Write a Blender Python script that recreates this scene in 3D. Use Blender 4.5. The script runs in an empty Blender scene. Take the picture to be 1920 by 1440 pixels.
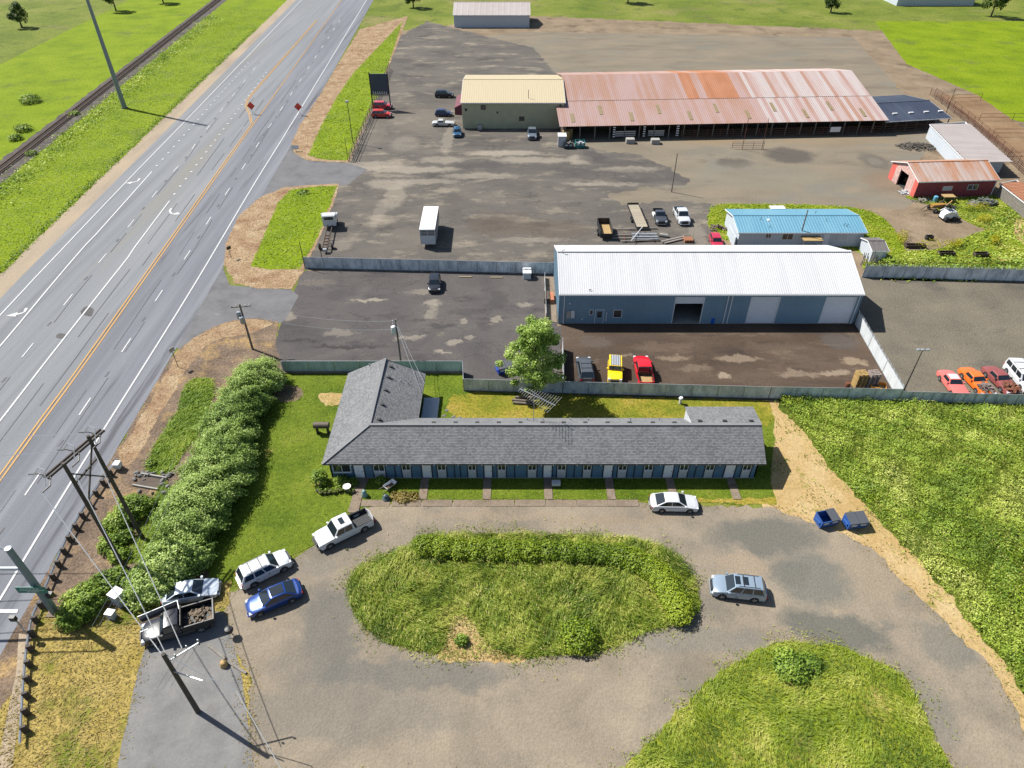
import bpy, bmesh, math, random
import numpy as np
from mathutils import Vector, Matrix
from mathutils.geometry import tessellate_polygon
random.seed(7); RNG = np.random.default_rng(11)
R = math.radians
SC = bpy.context.scene; COL = SC.collection

# ---------------------------------------------------------------- camera, sky, sun, exposure
CAM_H, PITCH, FPX = 53.0, 39.0, 1280.0
cd = bpy.data.cameras.new('camera'); cam = bpy.data.objects.new('camera', cd); COL.objects.link(cam)
cam.location = (0, 0, CAM_H); cam.rotation_euler = (R(90 - PITCH), 0, 0)
cd.sensor_width = 36; cd.lens = 24; cd.clip_start = .5; cd.clip_end = 4000
SC.camera = cam
SUN_DIR = Vector((-0.76, 0.40, 1.02)).normalized()          # towards the sun
EL = math.asin(SUN_DIR.z); AZ = math.atan2(SUN_DIR.x, SUN_DIR.y)
w = bpy.data.worlds.new('World'); SC.world = w; w.use_nodes = True
nt = w.node_tree; sky = nt.nodes.new('ShaderNodeTexSky'); sky.sky_type = 'NISHITA'
sky.sun_disc = False; sky.sun_elevation = EL; sky.sun_rotation = AZ
nt.links.new(sky.outputs[0], nt.nodes['Background'].inputs[0]); nt.nodes['Background'].inputs[1].default_value = 0.065
sl = bpy.data.lights.new('sun', 'SUN'); sun = bpy.data.objects.new('sun', sl); COL.objects.link(sun)
sl.energy = 4.6; sl.angle = R(.5); sl.color = (1, .965, .90)
sun.rotation_euler = (-SUN_DIR).to_track_quat('-Z', 'Y').to_euler(); sun.location = (-60, 60, 120)
SC.view_settings.view_transform = 'Standard'; SC.view_settings.look = 'None'
SC.view_settings.gamma = 1; SC.view_settings.exposure = 0.95

# ---------------------------------------------------------------- helpers
_S, _C = math.sin(R(PITCH)), math.cos(R(PITCH))
def G(px, py, h=0.0):
    """the place on the level h seen at this point of the photograph"""
    v = (py - 720) / FPX; z = (CAM_H - h) / (_S + v * _C)
    return Vector(((px - 960) / FPX * z, z * (_C - v * _S), h))
def HT(bx, by, ty):
    Y = G(bx, by).y; v = (ty - 720) / FPX
    return CAM_H - Y * (_S + v * _C) / (_C - v * _S)
def lin(c):
    c /= 255.0
    return c / 12.92 if c <= .04045 else ((c + .055) / 1.055) ** 2.4
KEXP = 2.15
def A(r, g, b, k=1.0): return (lin(r) / KEXP * k, lin(g) / KEXP * k, lin(b) / KEXP * k)

def Bl(px, py, rx, ry, c, s=.8, rot=0):
    """a stain or patch of its own shape lying on the ground at this spot"""
    g = G(px, py); return (g.x, g.y, (G(px + rx, py).x - g.x), (G(px, py - ry).y - G(px, py + ry).y) / 2, rot, A(*c), s)
def newmat(name):
    m = bpy.data.materials.new(name); m.use_nodes = True
    return m, m.node_tree, m.node_tree.nodes['Principled BSDF']
def pm(name, col, rough=.6, metal=0.0, coat=0.0, spec=.5, var=0.0, vscale=2.0, bump=0.0, emit=None):
    m, t, b = newmat(name)
    b.inputs['Base Color'].default_value = (*col, 1); b.inputs['Roughness'].default_value = rough
    b.inputs['Metallic'].default_value = metal; b.inputs['Coat Weight'].default_value = coat
    b.inputs['Coat Roughness'].default_value = .05; b.inputs['Specular IOR Level'].default_value = spec
    if var:
        tc = t.nodes.new('ShaderNodeTexCoord'); n = t.nodes.new('ShaderNodeTexNoise')
        n.inputs['Scale'].default_value = vscale; n.inputs['Detail'].default_value = 6
        t.links.new(tc.outputs['Object'], n.inputs['Vector'])
        mr = t.nodes.new('ShaderNodeMapRange'); mr.inputs[1].default_value = .3; mr.inputs[2].default_value = .7
        mr.inputs[3].default_value = 1 - var; mr.inputs[4].default_value = 1 + var
        t.links.new(n.outputs[0], mr.inputs[0])
        mx = t.nodes.new('ShaderNodeVectorMath'); mx.operation = 'SCALE'; mx.inputs[0].default_value = col
        t.links.new(mr.outputs[0], mx.inputs['Scale']); t.links.new(mx.outputs[0], b.inputs['Base Color'])
        if bump:
            bp = t.nodes.new('ShaderNodeBump'); bp.inputs['Strength'].default_value = bump; bp.inputs['Distance'].default_value = .03
            t.links.new(n.outputs[0], bp.inputs['Height']); t.links.new(bp.outputs[0], b.inputs['Normal'])
    return m
def gmat(name, cols, scale=.1, stretch=(1, 1, 1), rot=0, fine=4.0, famt=.25, fine2=None, patch=None, patches=(), bump=.3, rough=.95, detail=8, lo=.3, hi=.7, warp=0, crack=None, blobs=(), prough=.68):
    """ground material: broad tone ramp, grain and any number of patch layers, all in place on the ground"""
    m, t, b = newmat(name); N = t.nodes; Lk = t.links.new
    ge = N.new('ShaderNodeNewGeometry')
    def coords(st, rt):
        mp = N.new('ShaderNodeMapping'); mp.inputs['Scale'].default_value = st; mp.inputs['Rotation'].default_value = (0, 0, R(rt))
        Lk(ge.outputs['Position'], mp.inputs[0]); return mp.outputs[0]
    def noise(sc, de, st=(1, 1, 1), rt=0, dist=0, rg=.6):
        n = N.new('ShaderNodeTexNoise'); n.inputs['Scale'].default_value = sc; n.inputs['Detail'].default_value = de
        n.inputs['Distortion'].default_value = dist; n.inputs['Roughness'].default_value = rg
        Lk(coords(st, rt), n.inputs['Vector']); return n.outputs[0]
    n1 = noise(scale, detail, stretch, rot, warp)
    rp = N.new('ShaderNodeValToRGB'); e = rp.color_ramp.elements
    k = len(cols)
    for i, c in enumerate(cols):
        pos = lo + (hi - lo) * i / (k - 1)
        if i < 2: e[i].position = pos; el = e[i]
        else: el = e.new(pos)
        el.color = (*c, 1)
    e[0].position = lo; e[1].position = lo + (hi - lo) / (k - 1)
    Lk(n1, rp.inputs[0]); cur = rp.outputs[0]
    if patch: patches = (patch,) + tuple(patches)
    for (pc, psc, th, soft, st) in patches:
        pn = noise(psc, 12, st, rot, 0, prough)
        mr = N.new('ShaderNodeMapRange'); mr.inputs[1].default_value = th - soft; mr.inputs[2].default_value = th + soft
        Lk(pn, mr.inputs[0]); mx = N.new('ShaderNodeMix'); mx.data_type = 'RGBA'
        Lk(mr.outputs[0], mx.inputs[0]); Lk(cur, mx.inputs[6]); mx.inputs[7].default_value = (*pc, 1); cur = mx.outputs[2]
    if blobs:
        dn = N.new('ShaderNodeTexNoise'); dn.inputs['Scale'].default_value = .45; dn.inputs['Detail'].default_value = 10; dn.inputs['Roughness'].default_value = .68; Lk(ge.outputs['Position'], dn.inputs['Vector'])
        ds = N.new('ShaderNodeVectorMath'); ds.operation = 'MULTIPLY_ADD'; ds.inputs[1].default_value = (4.5, 4.5, 0); ds.inputs[2].default_value = (-2.25, -2.25, 0); Lk(dn.outputs[1], ds.inputs[0])
        da = N.new('ShaderNodeVectorMath'); da.operation = 'ADD'; Lk(ge.outputs['Position'], da.inputs[0]); Lk(ds.outputs[0], da.inputs[1])
        dz = N.new('ShaderNodeVectorMath'); dz.operation = 'MULTIPLY'; dz.inputs[1].default_value = (1, 1, 0); Lk(da.outputs[0], dz.inputs[0])
        for (bx, by, brx, bry, brot, bc, bs) in blobs:
            mp = N.new('ShaderNodeMapping'); mp.vector_type = 'TEXTURE'; mp.inputs['Location'].default_value = (bx, by, 0); mp.inputs['Rotation'].default_value = (0, 0, R(brot)); mp.inputs['Scale'].default_value = (brx, bry, 1)
            Lk(dz.outputs[0], mp.inputs[0]); ln = N.new('ShaderNodeVectorMath'); ln.operation = 'LENGTH'; Lk(mp.outputs[0], ln.inputs[0])
            mr = N.new('ShaderNodeMapRange'); mr.inputs[1].default_value = 1.26; mr.inputs[2].default_value = .78; mr.inputs[4].default_value = bs * .95; Lk(ln.outputs['Value'], mr.inputs[0])
            mx = N.new('ShaderNodeMix'); mx.data_type = 'RGBA'; Lk(mr.outputs[0], mx.inputs[0]); Lk(cur, mx.inputs[6]); mx.inputs[7].default_value = (*bc, 1); cur = mx.outputs[2]
    f = noise(fine, 4)
    if crack:
        vo = N.new('ShaderNodeTexVoronoi'); vo.feature = 'DISTANCE_TO_EDGE'; vo.inputs['Scale'].default_value = crack[0]
        wv = N.new('ShaderNodeTexNoise'); wv.inputs['Scale'].default_value = crack[0] * 2.5; wv.inputs['Detail'].default_value = 5; Lk(ge.outputs['Position'], wv.inputs['Vector'])
        sc_ = N.new('ShaderNodeVectorMath'); sc_.operation = 'MULTIPLY_ADD'; sc_.inputs[1].default_value = (1.6 / crack[0] * .5,) * 3; Lk(wv.outputs[1], sc_.inputs[0]); Lk(coords((.7, 1.5, 0), 0), sc_.inputs[2]); Lk(sc_.outputs[0], vo.inputs['Vector'])
        mr = N.new('ShaderNodeMapRange'); mr.inputs[1].default_value = 0; mr.inputs[2].default_value = crack[1]; mr.inputs[3].default_value = crack[2]; mr.inputs[4].default_value = 1
        Lk(vo.outputs['Distance'], mr.inputs[0]); vm = N.new('ShaderNodeVectorMath'); vm.operation = 'SCALE'; Lk(cur, vm.inputs[0]); Lk(mr.outputs[0], vm.inputs['Scale']); cur = vm.outputs[0]
    for fs, am in ((fine, famt), (fine2 or fine * 3.1, famt)):
        fn = noise(fs, 3)
        mr = N.new('ShaderNodeMapRange'); mr.inputs[1].default_value = .3; mr.inputs[2].default_value = .7
        mr.inputs[3].default_value = 1 - am; mr.inputs[4].default_value = 1 + am
        Lk(fn, mr.inputs[0]); vm = N.new('ShaderNodeVectorMath'); vm.operation = 'SCALE'
        Lk(cur, vm.inputs[0]); Lk(mr.outputs[0], vm.inputs['Scale']); cur = vm.outputs[0]
    Lk(cur, b.inputs['Base Color']); b.inputs['Roughness'].default_value = rough; b.inputs['Specular IOR Level'].default_value = .15
    bp = N.new('ShaderNodeBump'); bp.inputs['Strength'].default_value = bump; bp.inputs['Distance'].default_value = .12
    Lk(f, bp.inputs['Height']); Lk(bp.outputs[0], b.inputs['Normal'])
    return m
def leafmat(name, c1, c2, c3=None, patch=.15, trans=.3, rough=.55, pw=.45):
    """leaf and blade colours vary from leaf to leaf and from place to place"""
    m, t, b = newmat(name); N = t.nodes; Lk = t.links.new
    ge = N.new('ShaderNodeNewGeometry'); n = N.new('ShaderNodeTexNoise'); n.inputs['Scale'].default_value = patch; n.inputs['Detail'].default_value = 5
    Lk(ge.outputs['Position'], n.inputs['Vector'])
    mr = N.new('ShaderNodeMapRange'); mr.inputs[1].default_value = .35; mr.inputs[2].default_value = .65; Lk(n.outputs[0], mr.inputs[0])
    ad = N.new('ShaderNodeMath'); ad.operation = 'MULTIPLY_ADD'; ad.inputs[1].default_value = 1 - pw
    Lk(ge.outputs['Random Per Island'], ad.inputs[0])
    m2 = N.new('ShaderNodeMath'); m2.operation = 'MULTIPLY'; m2.inputs[1].default_value = pw; Lk(mr.outputs[0], m2.inputs[0]); Lk(m2.outputs[0], ad.inputs[2])
    rp = N.new('ShaderNodeValToRGB'); e = rp.color_ramp.elements; e[0].position = .15; e[1].position = .85 if not c3 else .55
    e[0].color = (*c1, 1); e[1].color = (*c2, 1)
    if c3: x = e.new(.95); x.color = (*c3, 1)
    Lk(ad.outputs[0], rp.inputs[0]); Lk(rp.outputs[0], b.inputs['Base Color']); b.inputs['Roughness'].default_value = rough
    b.inputs['Specular IOR Level'].default_value = .3
    tr = N.new('ShaderNodeBsdfTranslucent'); Lk(rp.outputs[0], tr.inputs[0]); mx = N.new('ShaderNodeMixShader'); mx.inputs[0].default_value = trans
    Lk(b.outputs[0], mx.inputs[1]); Lk(tr.outputs[0], mx.inputs[2]); Lk(mx.outputs[0], N['Material Output'].inputs[0])
    return m

def tag(o, label=None, cat=None, group=None, kind=None):
    if label: o['label'] = label
    if cat: o['category'] = cat
    if group: o['group'] = group
    if kind: o['kind'] = kind
    return o
def thing(name, label, cat, loc=(0, 0, 0), rot=0.0, group=None):
    o = bpy.data.objects.new(name, None); COL.objects.link(o); o.empty_display_size = .3
    o.location = loc; o.rotation_euler = (0, 0, rot); return tag(o, label, cat, group)
def inst(name, me, parent, mat4=None, like=None):
    o = bpy.data.objects.new(name, me); COL.objects.link(o); o.parent = parent
    if mat4 is not None: o.matrix_basis = mat4
    return o
def dup(root, loc, rot=None, label=None, group=None):
    r = root.copy(); COL.objects.link(r); r.location = loc
    if rot is not None: r.rotation_euler = (0, 0, rot)
    if label: r['label'] = label
    if group: r['group'] = group
    for ch in KIDS(root):
        c = ch.copy(); COL.objects.link(c); c.parent = r
        for g in KIDS(ch):
            d = g.copy(); COL.objects.link(d); d.parent = c
    return r
def KIDS(o): return [x for x in list(COL.objects) if x.parent == o]

class MB:
    """collects shapes that become ONE mesh object"""
    def __init__(s): s.v = []; s.f = []
    def add(s, vs, fs):
        n = len(s.v); s.v += [tuple(p) for p in vs]; s.f += [tuple(i + n for i in f) for f in fs]; return s
    def quad(s, a, b, c, d): return s.add([a, b, c, d], [(0, 1, 2, 3)])
    def poly(s, pts): return s.add(pts, [tuple(range(len(pts)))])
    def box(s, x0, x1, y0, y1, z0, z1):
        return s.add([(x0, y0, z0), (x1, y0, z0), (x1, y1, z0), (x0, y1, z0), (x0, y0, z1), (x1, y0, z1), (x1, y1, z1), (x0, y1, z1)],
                     [(0, 3, 2, 1), (4, 5, 6, 7), (0, 1, 5, 4), (1, 2, 6, 5), (2, 3, 7, 6), (3, 0, 4, 7)])
    def bar(s, p0, p1, wd, ht=None, up=(0, 0, 1)):
        p0, p1 = Vector(p0), Vector(p1); ht = ht or wd; d = (p1 - p0).normalized(); u = Vector(up)
        if abs(d.dot(u)) > .98: u = Vector((1, 0, 0))
        sx = d.cross(u).normalized() * wd / 2; sz = sx.cross(d).normalized() * ht / 2
        vs = [p + a * sx + b * sz for p in (p0, p1) for a, b in ((-1, -1), (1, -1), (1, 1), (-1, 1))]
        return s.add(vs, [(0, 1, 2, 3), (7, 6, 5, 4), (0, 4, 5, 1), (1, 5, 6, 2), (2, 6, 7, 3), (3, 7, 4, 0)])
    def tube(s, pts, r, n=8, r1=None, cap=True):
        pts = [Vector(p) for p in pts]; k = len(pts); vs = []; fs = []
        for i, p in enumerate(pts):
            d = (pts[min(i + 1, k - 1)] - pts[max(i - 1, 0)]).normalized()
            u = Vector((0, 0, 1)) if abs(d.z) < .9 else Vector((1, 0, 0))
            a = d.cross(u).normalized(); b = d.cross(a).normalized()
            rr = r if r1 is None else r + (r1 - r) * i / (k - 1)
            for j in range(n):
                t = 2 * math.pi * j / n; vs.append(p + (a * math.cos(t) + b * math.sin(t)) * rr)
        for i in range(k - 1):
            for j in range(n):
                fs.append((i * n + j, i * n + (j + 1) % n, (i + 1) * n + (j + 1) % n, (i + 1) * n + j))
        if cap: fs += [tuple(range(n))[::-1], tuple((k - 1) * n + j for j in range(n))]
        return s.add(vs, fs)
    def prism(s, outline, z0, z1):
        n = len(outline); vs = [(x, y, z0) for x, y in outline] + [(x, y, z1) for x, y in outline]
        return s.add(vs, [tuple(range(n))[::-1], tuple(range(n, 2 * n))] + [(i, (i + 1) % n, n + (i + 1) % n, n + i) for i in range(n)])
    def lathe(s, c, prof, n=12):
        vs = []; fs = []; k = len(prof)
        for (r, z) in prof:
            for j in range(n):
                t = 2 * math.pi * j / n; vs.append((c[0] + r * math.cos(t), c[1] + r * math.sin(t), c[2] + z))
        for i in range(k - 1):
            for j in range(n): fs.append((i * n + j, i * n + (j + 1) % n, (i + 1) * n + (j + 1) % n, (i + 1) * n + j))
        fs += [tuple(range(n))[::-1], tuple((k - 1) * n + j for j in range(n))]
        return s.add(vs, fs)
    def mesh(s, name, off=None, smooth=None, bevel=0):
        me = bpy.data.meshes.new(name)
        v = s.v if off is None else [(a - off[0], b - off[1], c - off[2]) for a, b, c in s.v]
        me.from_pydata(v, [], s.f)
        if bevel:
            bm = bmesh.new(); bm.from_mesh(me); bmesh.ops.remove_doubles(bm, verts=bm.verts, dist=1e-4)
            bmesh.ops.recalc_face_normals(bm, faces=bm.faces)
            es = [e for e in bm.edges if len(e.link_faces) == 2 and e.calc_face_angle(0) > R(25)]
            bmesh.ops.bevel(bm, geom=es, offset=bevel, segments=2, affect='EDGES', profile=.6); bm.to_mesh(me); bm.free()
        me.update()
        if smooth is not None:
            me.shade_smooth(); me.set_sharp_from_angle(angle=R(smooth))
        return me
    def obj(s, name, mat, parent=None, world=False, smooth=None, bevel=0, **kw):
        off = parent.location if (parent and world) else None
        me = s.mesh(name, off, smooth, bevel); me.materials.append(mat)
        o = bpy.data.objects.new(name, me); COL.objects.link(o); o.parent = parent
        return tag(o, **kw)
def origin_to(o):
    """put a top-level mesh's origin at its own base"""
    me = o.data; n = len(me.vertices); a = np.empty(n * 3, np.float32); me.vertices.foreach_get('co', a); a = a.reshape(-1, 3)
    c = np.array([(a[:, 0].min() + a[:, 0].max()) / 2, (a[:, 1].min() + a[:, 1].max()) / 2, a[:, 2].min()], np.float32)
    me.vertices.foreach_set('co', (a - c).ravel()); me.update(); o.location = Vector([float(q) for q in c]); return o
def fastmesh(name, V, k, mat, parent=None, off=None, **kw):
    """V: (N,k,3) array of separate k-gons"""
    V = np.asarray(V, np.float32)
    if off is not None: V = V - np.array(off, np.float32)
    n = V.shape[0]; me = bpy.data.meshes.new(name); me.vertices.add(n * k); me.vertices.foreach_set('co', V.reshape(-1))
    me.loops.add(n * k); me.loops.foreach_set('vertex_index', np.arange(n * k, dtype=np.int32))
    me.polygons.add(n); me.polygons.foreach_set('loop_start', np.arange(0, n * k, k, dtype=np.int32))
    me.polygons.foreach_set('loop_total', np.full(n, k, np.int32)); me.update(calc_edges=True)
    me.materials.append(mat); o = bpy.data.objects.new(name, me); COL.objects.link(o); o.parent = parent
    return tag(o, **kw)

def smooth_poly(pts, sub=6, closed=True):
    n = len(pts); out = []
    rng = range(n) if closed else range(n - 1)
    for i in rng:
        g = (lambda k: pts[k % n]) if closed else (lambda k: pts[max(0, min(n - 1, k))])
        p0, p1, p2, p3 = g(i - 1), g(i), g(i + 1), g(i + 2)
        for s in range(sub):
            t = s / sub
            out.append(tuple(.5 * (2 * p1[j] + (p2[j] - p0[j]) * t + (2 * p0[j] - 5 * p1[j] + 4 * p2[j] - p3[j]) * t * t + (3 * p1[j] - p0[j] - 3 * p2[j] + p3[j]) * t ** 3) for j in (0, 1)))
    if not closed: out.append(tuple(pts[-1][:2]))
    return out
def wn(x, y, s=1.0, seed=0):
    """cheap smooth noise about -1..1"""
    x = np.asarray(x) * s; y = np.asarray(y) * s; o = seed * 1.37
    return (np.sin(x * 1.3 + 2.1 * np.sin(y * .9 + o) + o) + np.sin(y * 1.7 + 1.7 * np.sin(x * 1.1 + 2 * o) + 2.3 * o)
            + .6 * np.sin(x * 3.1 + y * 2.3 + 2 * np.sin(y * 2.7 + o)) + .4 * np.sin(x * 6.3 - y * 5.1 + 3 * np.sin(x * 4.1 + o))) / 3.0
def wpoly(px, smooth=False):
    w_ = [G(*p)[:2] for p in px]
    return smooth_poly(w_) if smooth else [tuple(q) for q in w_]
ZONE_LEVEL = [0.0]
def jag(poly, amp, step):
    out = []; n = len(poly)
    for i in range(n):
        a, b = poly[i], poly[(i + 1) % n]; L = math.dist(a, b); k = max(1, min(400, int(L / step)))
        nx, ny = (b[1] - a[1]) / (L + 1e-6), -(b[0] - a[0]) / (L + 1e-6)
        for j in range(k):
            t = j / k; x = a[0] + (b[0] - a[0]) * t; y = a[1] + (b[1] - a[1]) * t
            d = amp * (float(wn(x, y, .9, 3)) * .7 + random.uniform(-.5, .5))
            out.append((x + nx * d, y + ny * d))
    return out
LEVELS = {'verge': 1, 'gravel_shoulder': 2, 'rail_ballast': 2, 'dirt_yard': 1, 'gravel_yard': 2, 'yard_asphalt': 3, 'access_road': 4, 'lower_access_road': 5, 'parking_lot': 4, 'stained_yard': 6.5, 'gravel_lot': 6,
 'highway': 6, 'highway_near_lanes': 7, 'bark_verge': 5.5, 'dry_edge_grass': 6, 'ditch_grass': 6.5, 'hedge_side_grass': 6.2, 'sandy_path': 7, 'lawn': 8, 'roadside_island': 8, 'dry_lawn': 9, 'yellow_lawn': 9, 'brush_ground': 9, 'motel_drive': 10, 'drive_patch': 11, 'island_grass': 11.4,
 'lower_island_grass': 12, 'bare_patch': 12.5, 'driveway_slab': 12.5, 'house_grass': 5, 'weed_bank': 6, 'barn_grass': 5.4, 'stock_pen': 3, 'corner_meadow': 4, 'gravel_patch': 7, 'asphalt_patch': 9, 'sidewalk': 10.5}
ZONE_LEVEL[0] = .055
def zone(name, poly, mat, amp=.0, step=.6, kind='structure', parent=None, z=None, **kw):
    if z is None: z = .004 * LEVELS[name]
    p = jag(poly, amp, step) if amp else poly
    tri = tessellate_polygon([[Vector((x, y, 0)) for x, y in p]])
    me = bpy.data.meshes.new(name); v = [(x, y, z) for x, y in p]
    fs = []
    for t in tri:
        a, b, c = [Vector(v[i]) for i in t]
        fs.append(tuple(t) if (b - a).cross(c - a).z > 0 else tuple(t)[::-1])
    me.from_pydata(v, [], fs); me.update(); me.materials.append(mat)
    o = bpy.data.objects.new(name, me); COL.objects.link(o); o.parent = parent
    if parent: kind = None
    return tag(o, kind=kind, **kw)
def inside(poly, x, y):
    x = np.asarray(x); y = np.asarray(y); c = np.zeros(x.shape, bool); n = len(poly); j = n - 1
    for i in range(n):
        xi, yi = poly[i]; xj, yj = poly[j]
        m = ((yi > y) != (yj > y)) & (x < (xj - xi) * (y - yi) / (yj - yi + 1e-12) + xi); c ^= m; j = i
    return c
def scatter(poly, dens, holes=(), maxn=400000):
    P = np.array(poly); x0, y0 = P.min(0); x1, y1 = P.max(0); n = int((x1 - x0) * (y1 - y0) * dens); n = min(n, maxn * 3)
    x = RNG.uniform(x0, x1, n); y = RNG.uniform(y0, y1, n); k = inside(poly, x + RNG.normal(0, .22, n), y + RNG.normal(0, .22, n))
    for h in holes: k &= ~inside(h, x + RNG.normal(0, .45, n), y + RNG.normal(0, .45, n))
    return x[k][:maxn], y[k][:maxn]
def blades(name, x, y, z, h, wd, mat, lean=.35, coh=None, hvar=.5, parent=None, **kw):
    n = len(x); a = RNG.uniform(0, 2 * np.pi, n); hh = h * (1 - hvar + 2 * hvar * RNG.random(n)); ww = wd * RNG.uniform(.6, 1.4, n)
    if coh is not None:
        th = coh[0] + 2.2 * wn(x, y, coh[1], 5); lx = np.cos(th) * coh[2] + RNG.normal(0, lean, n); ly = np.sin(th) * coh[2] + RNG.normal(0, lean, n)
    else: lx = RNG.normal(0, lean, n); ly = RNG.normal(0, lean, n)
    V = np.empty((n, 3, 3)); V[:, 0] = np.stack([x - np.cos(a) * ww / 2, y - np.sin(a) * ww / 2, z + 0 * x], 1)
    V[:, 1] = np.stack([x + np.cos(a) * ww / 2, y + np.sin(a) * ww / 2, z + 0 * x], 1)
    V[:, 2] = np.stack([x + lx * hh, y + ly * hh, z + hh], 1)
    return fastmesh(name, V, 3, mat, parent, **kw)
def flowquads(x, y, z, nrm, size, flow=(1.0, .3), jit=.35, asp=.2, spread=.6):
    """blades lying the way the wind and rain left them"""
    n = len(x); th = flow[0] + 2.0 * wn(x, y, flow[1], 5) + RNG.normal(0, spread, n); u = np.stack([np.cos(th), np.sin(th), RNG.normal(.25, .3, n)], 1); u /= np.linalg.norm(u, axis=1, keepdims=True)
    N_ = nrm + RNG.normal(0, jit, (n, 3)); v = np.cross(N_, u); v /= np.linalg.norm(v, axis=1, keepdims=True) + 1e-9; s = (size * RNG.uniform(.6, 1.5, n))[:, None]; P = np.stack([x, y, z], 1); u = u * s * .5; v = v * s * asp * .5
    return np.stack([P - u, P + v, P + u, P - v], 1)
def leafquads(P, Nn, size, jit=.7):
    """P (n,3) points, Nn (n,3) outward normals -> (n,4,3)"""
    n = len(P); Nn = Nn + RNG.normal(0, jit, (n, 3)); Nn /= np.linalg.norm(Nn, axis=1, keepdims=True) + 1e-9
    t = RNG.normal(0, 1, (n, 3)); u = np.cross(Nn, t); u /= np.linalg.norm(u, axis=1, keepdims=True) + 1e-9; v = np.cross(Nn, u)
    s = (size * RNG.uniform(.55, 1.35, n))[:, None]; u = u * s * .5; v = v * s * .36
    return np.stack([P - u, P + v * .9, P + u, P - v * .9], 1)
# ---------------------------------------------------------------- ground materials
M = {}
M['pasture'] = gmat('pasture_grass', [A(108, 128, 44), A(134, 148, 56), A(158, 160, 80)], .05, fine=1.2, famt=.24, patches=((A(176, 160, 110), .03, .6, .06, (1, 1, 1)), (A(96, 118, 44), .12, .6, .08, (1, 1, 1))), bump=.6)
M['vergegrass'] = gmat('verge_grass', [A(120, 146, 10), A(142, 166, 12), A(156, 176, 26)], .12, fine=1.6, famt=.2, patch=(A(120, 135, 55), .08, .62, .06, (1, 1, 1)), bump=.7)
M['lawn'] = gmat('mown_lawn', [A(82, 104, 26), A(104, 126, 32), A(126, 144, 42), A(146, 154, 60)], .13, fine=2.2, famt=.22, patch=(A(178, 160, 88), .16, .69, .04, (1, 1, 1)), bump=.6)
M['drygrass'] = gmat('dry_grass', [A(150, 148, 54), A(190, 168, 88), A(206, 182, 108), A(172, 156, 82)], .25, fine=2.4, famt=.22, patch=(A(118, 138, 35), .2, .56, .06, (1, 1, 1)), bump=.8)
M['strip'] = gmat('straw_strip', [A(170, 138, 106), A(198, 168, 132), A(218, 194, 158)], .4, fine=3, famt=.2, patches=((A(160, 118, 88), .25, .6, .08, (1, 1, 1)), (A(150, 152, 70), .35, .66, .05, (1, 1, 1))), bump=.7)
M['bark'] = gmat('bark_mulch', [A(122, 104, 88), A(146, 126, 108), A(172, 148, 124)], .3, fine=3.5, famt=.35, patch=(A(212, 176, 118), .22, .6, .08, (1, 1, 1)), bump=1)
M['shoulder'] = gmat('shoulder_gravel', [A(178, 162, 142), A(200, 182, 158), A(214, 192, 160)], .25, stretch=(1, .2, 1), rot=3, fine=4, famt=.15)
M['road'] = gmat('old_road_asphalt', [A(148, 150, 154), A(162, 165, 169), A(175, 176, 178)], .55, stretch=(1, .025, 1), rot=-3.3, fine=6, famt=.07, patches=((A(168, 165, 158), .16, .6, .05, (1, .05, 1)), (A(112, 114, 122), .5, .745, .025, (1, .16, 1))), bump=.1, lo=.3, hi=.7)
M['roadnew'] = gmat('darker_road_asphalt', [A(138, 140, 147), A(150, 152, 160), A(166, 168, 175)], .5, stretch=(1, .03, 1), rot=-3.3, fine=6, famt=.07, patches=((A(118, 118, 124), .33, .62, .04, (1, .04, 1)),), bump=.1)
M['drivepave'] = gmat('driveway_asphalt', [A(124, 122, 124), A(140, 139, 141), A(150, 149, 150)], .3, fine=5, famt=.08, patch=(A(176, 170, 162), .25, .68, .04, (1, 1, 1)), bump=.15)
PAL, DRK = (196, 184, 166), (94, 90, 90)
YB = [Bl(*q) for q in ((700, 310, 60, 7, PAL, .6), (760, 318, 90, 6, PAL, .65), (830, 300, 40, 6, PAL, .5), (730, 345, 40, 9, PAL, .6), (800, 340, 60, 5, PAL, .5), (950, 287, 60, 5, PAL, .7), (1000, 300, 70, 6, PAL, .6), (1090, 300, 22, 9, PAL, .65), (1180, 318, 60, 5, PAL, .5), (900, 330, 70, 5, PAL, .45), (1130, 345, 70, 4, PAL, .5), (760, 270, 26, 14, PAL, .3), (840, 262, 10, 26, PAL, .4),
   (710, 400, 12, 26, PAL, .3), (740, 370, 18, 22, PAL, .45), (640, 460, 20, 10, PAL, .3), (990, 450, 60, 5, PAL, .35), (1310, 440, 14, 26, PAL, .35), (940, 420, 60, 22, (120, 106, 92), .5), (1040, 430, 60, 16, (116, 102, 88), .5), (1170, 330, 120, 12, DRK, .45), (980, 318, 90, 8, DRK, .4), (1110, 293, 24, 10, DRK, .6), (848, 374, 16, 13, (112, 106, 98), .6), (1150, 300, 60, 9, DRK, .4), (900, 310, 50, 5, DRK, .4), (700, 250, 22, 24, (150, 142, 130), .5), (780, 225, 50, 24, (154, 144, 130), .5))]
M['yard'] = gmat('worn_yard_asphalt', [A(110, 105, 100), A(124, 118, 111), A(136, 129, 120)], .1, stretch=(.8, 1.3, 1), fine=4, famt=.13, blobs=YB,
    patches=((A(176, 164, 146), .22, .60, .07, (.45, 1.0, 1)), (A(100, 94, 90), .11, .60, .07, (.8, 1.3, 1)), (A(170, 158, 140), .5, .66, .05, (.6, 1, 1))), crack=(.14, .012, .7), bump=.35)
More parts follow.
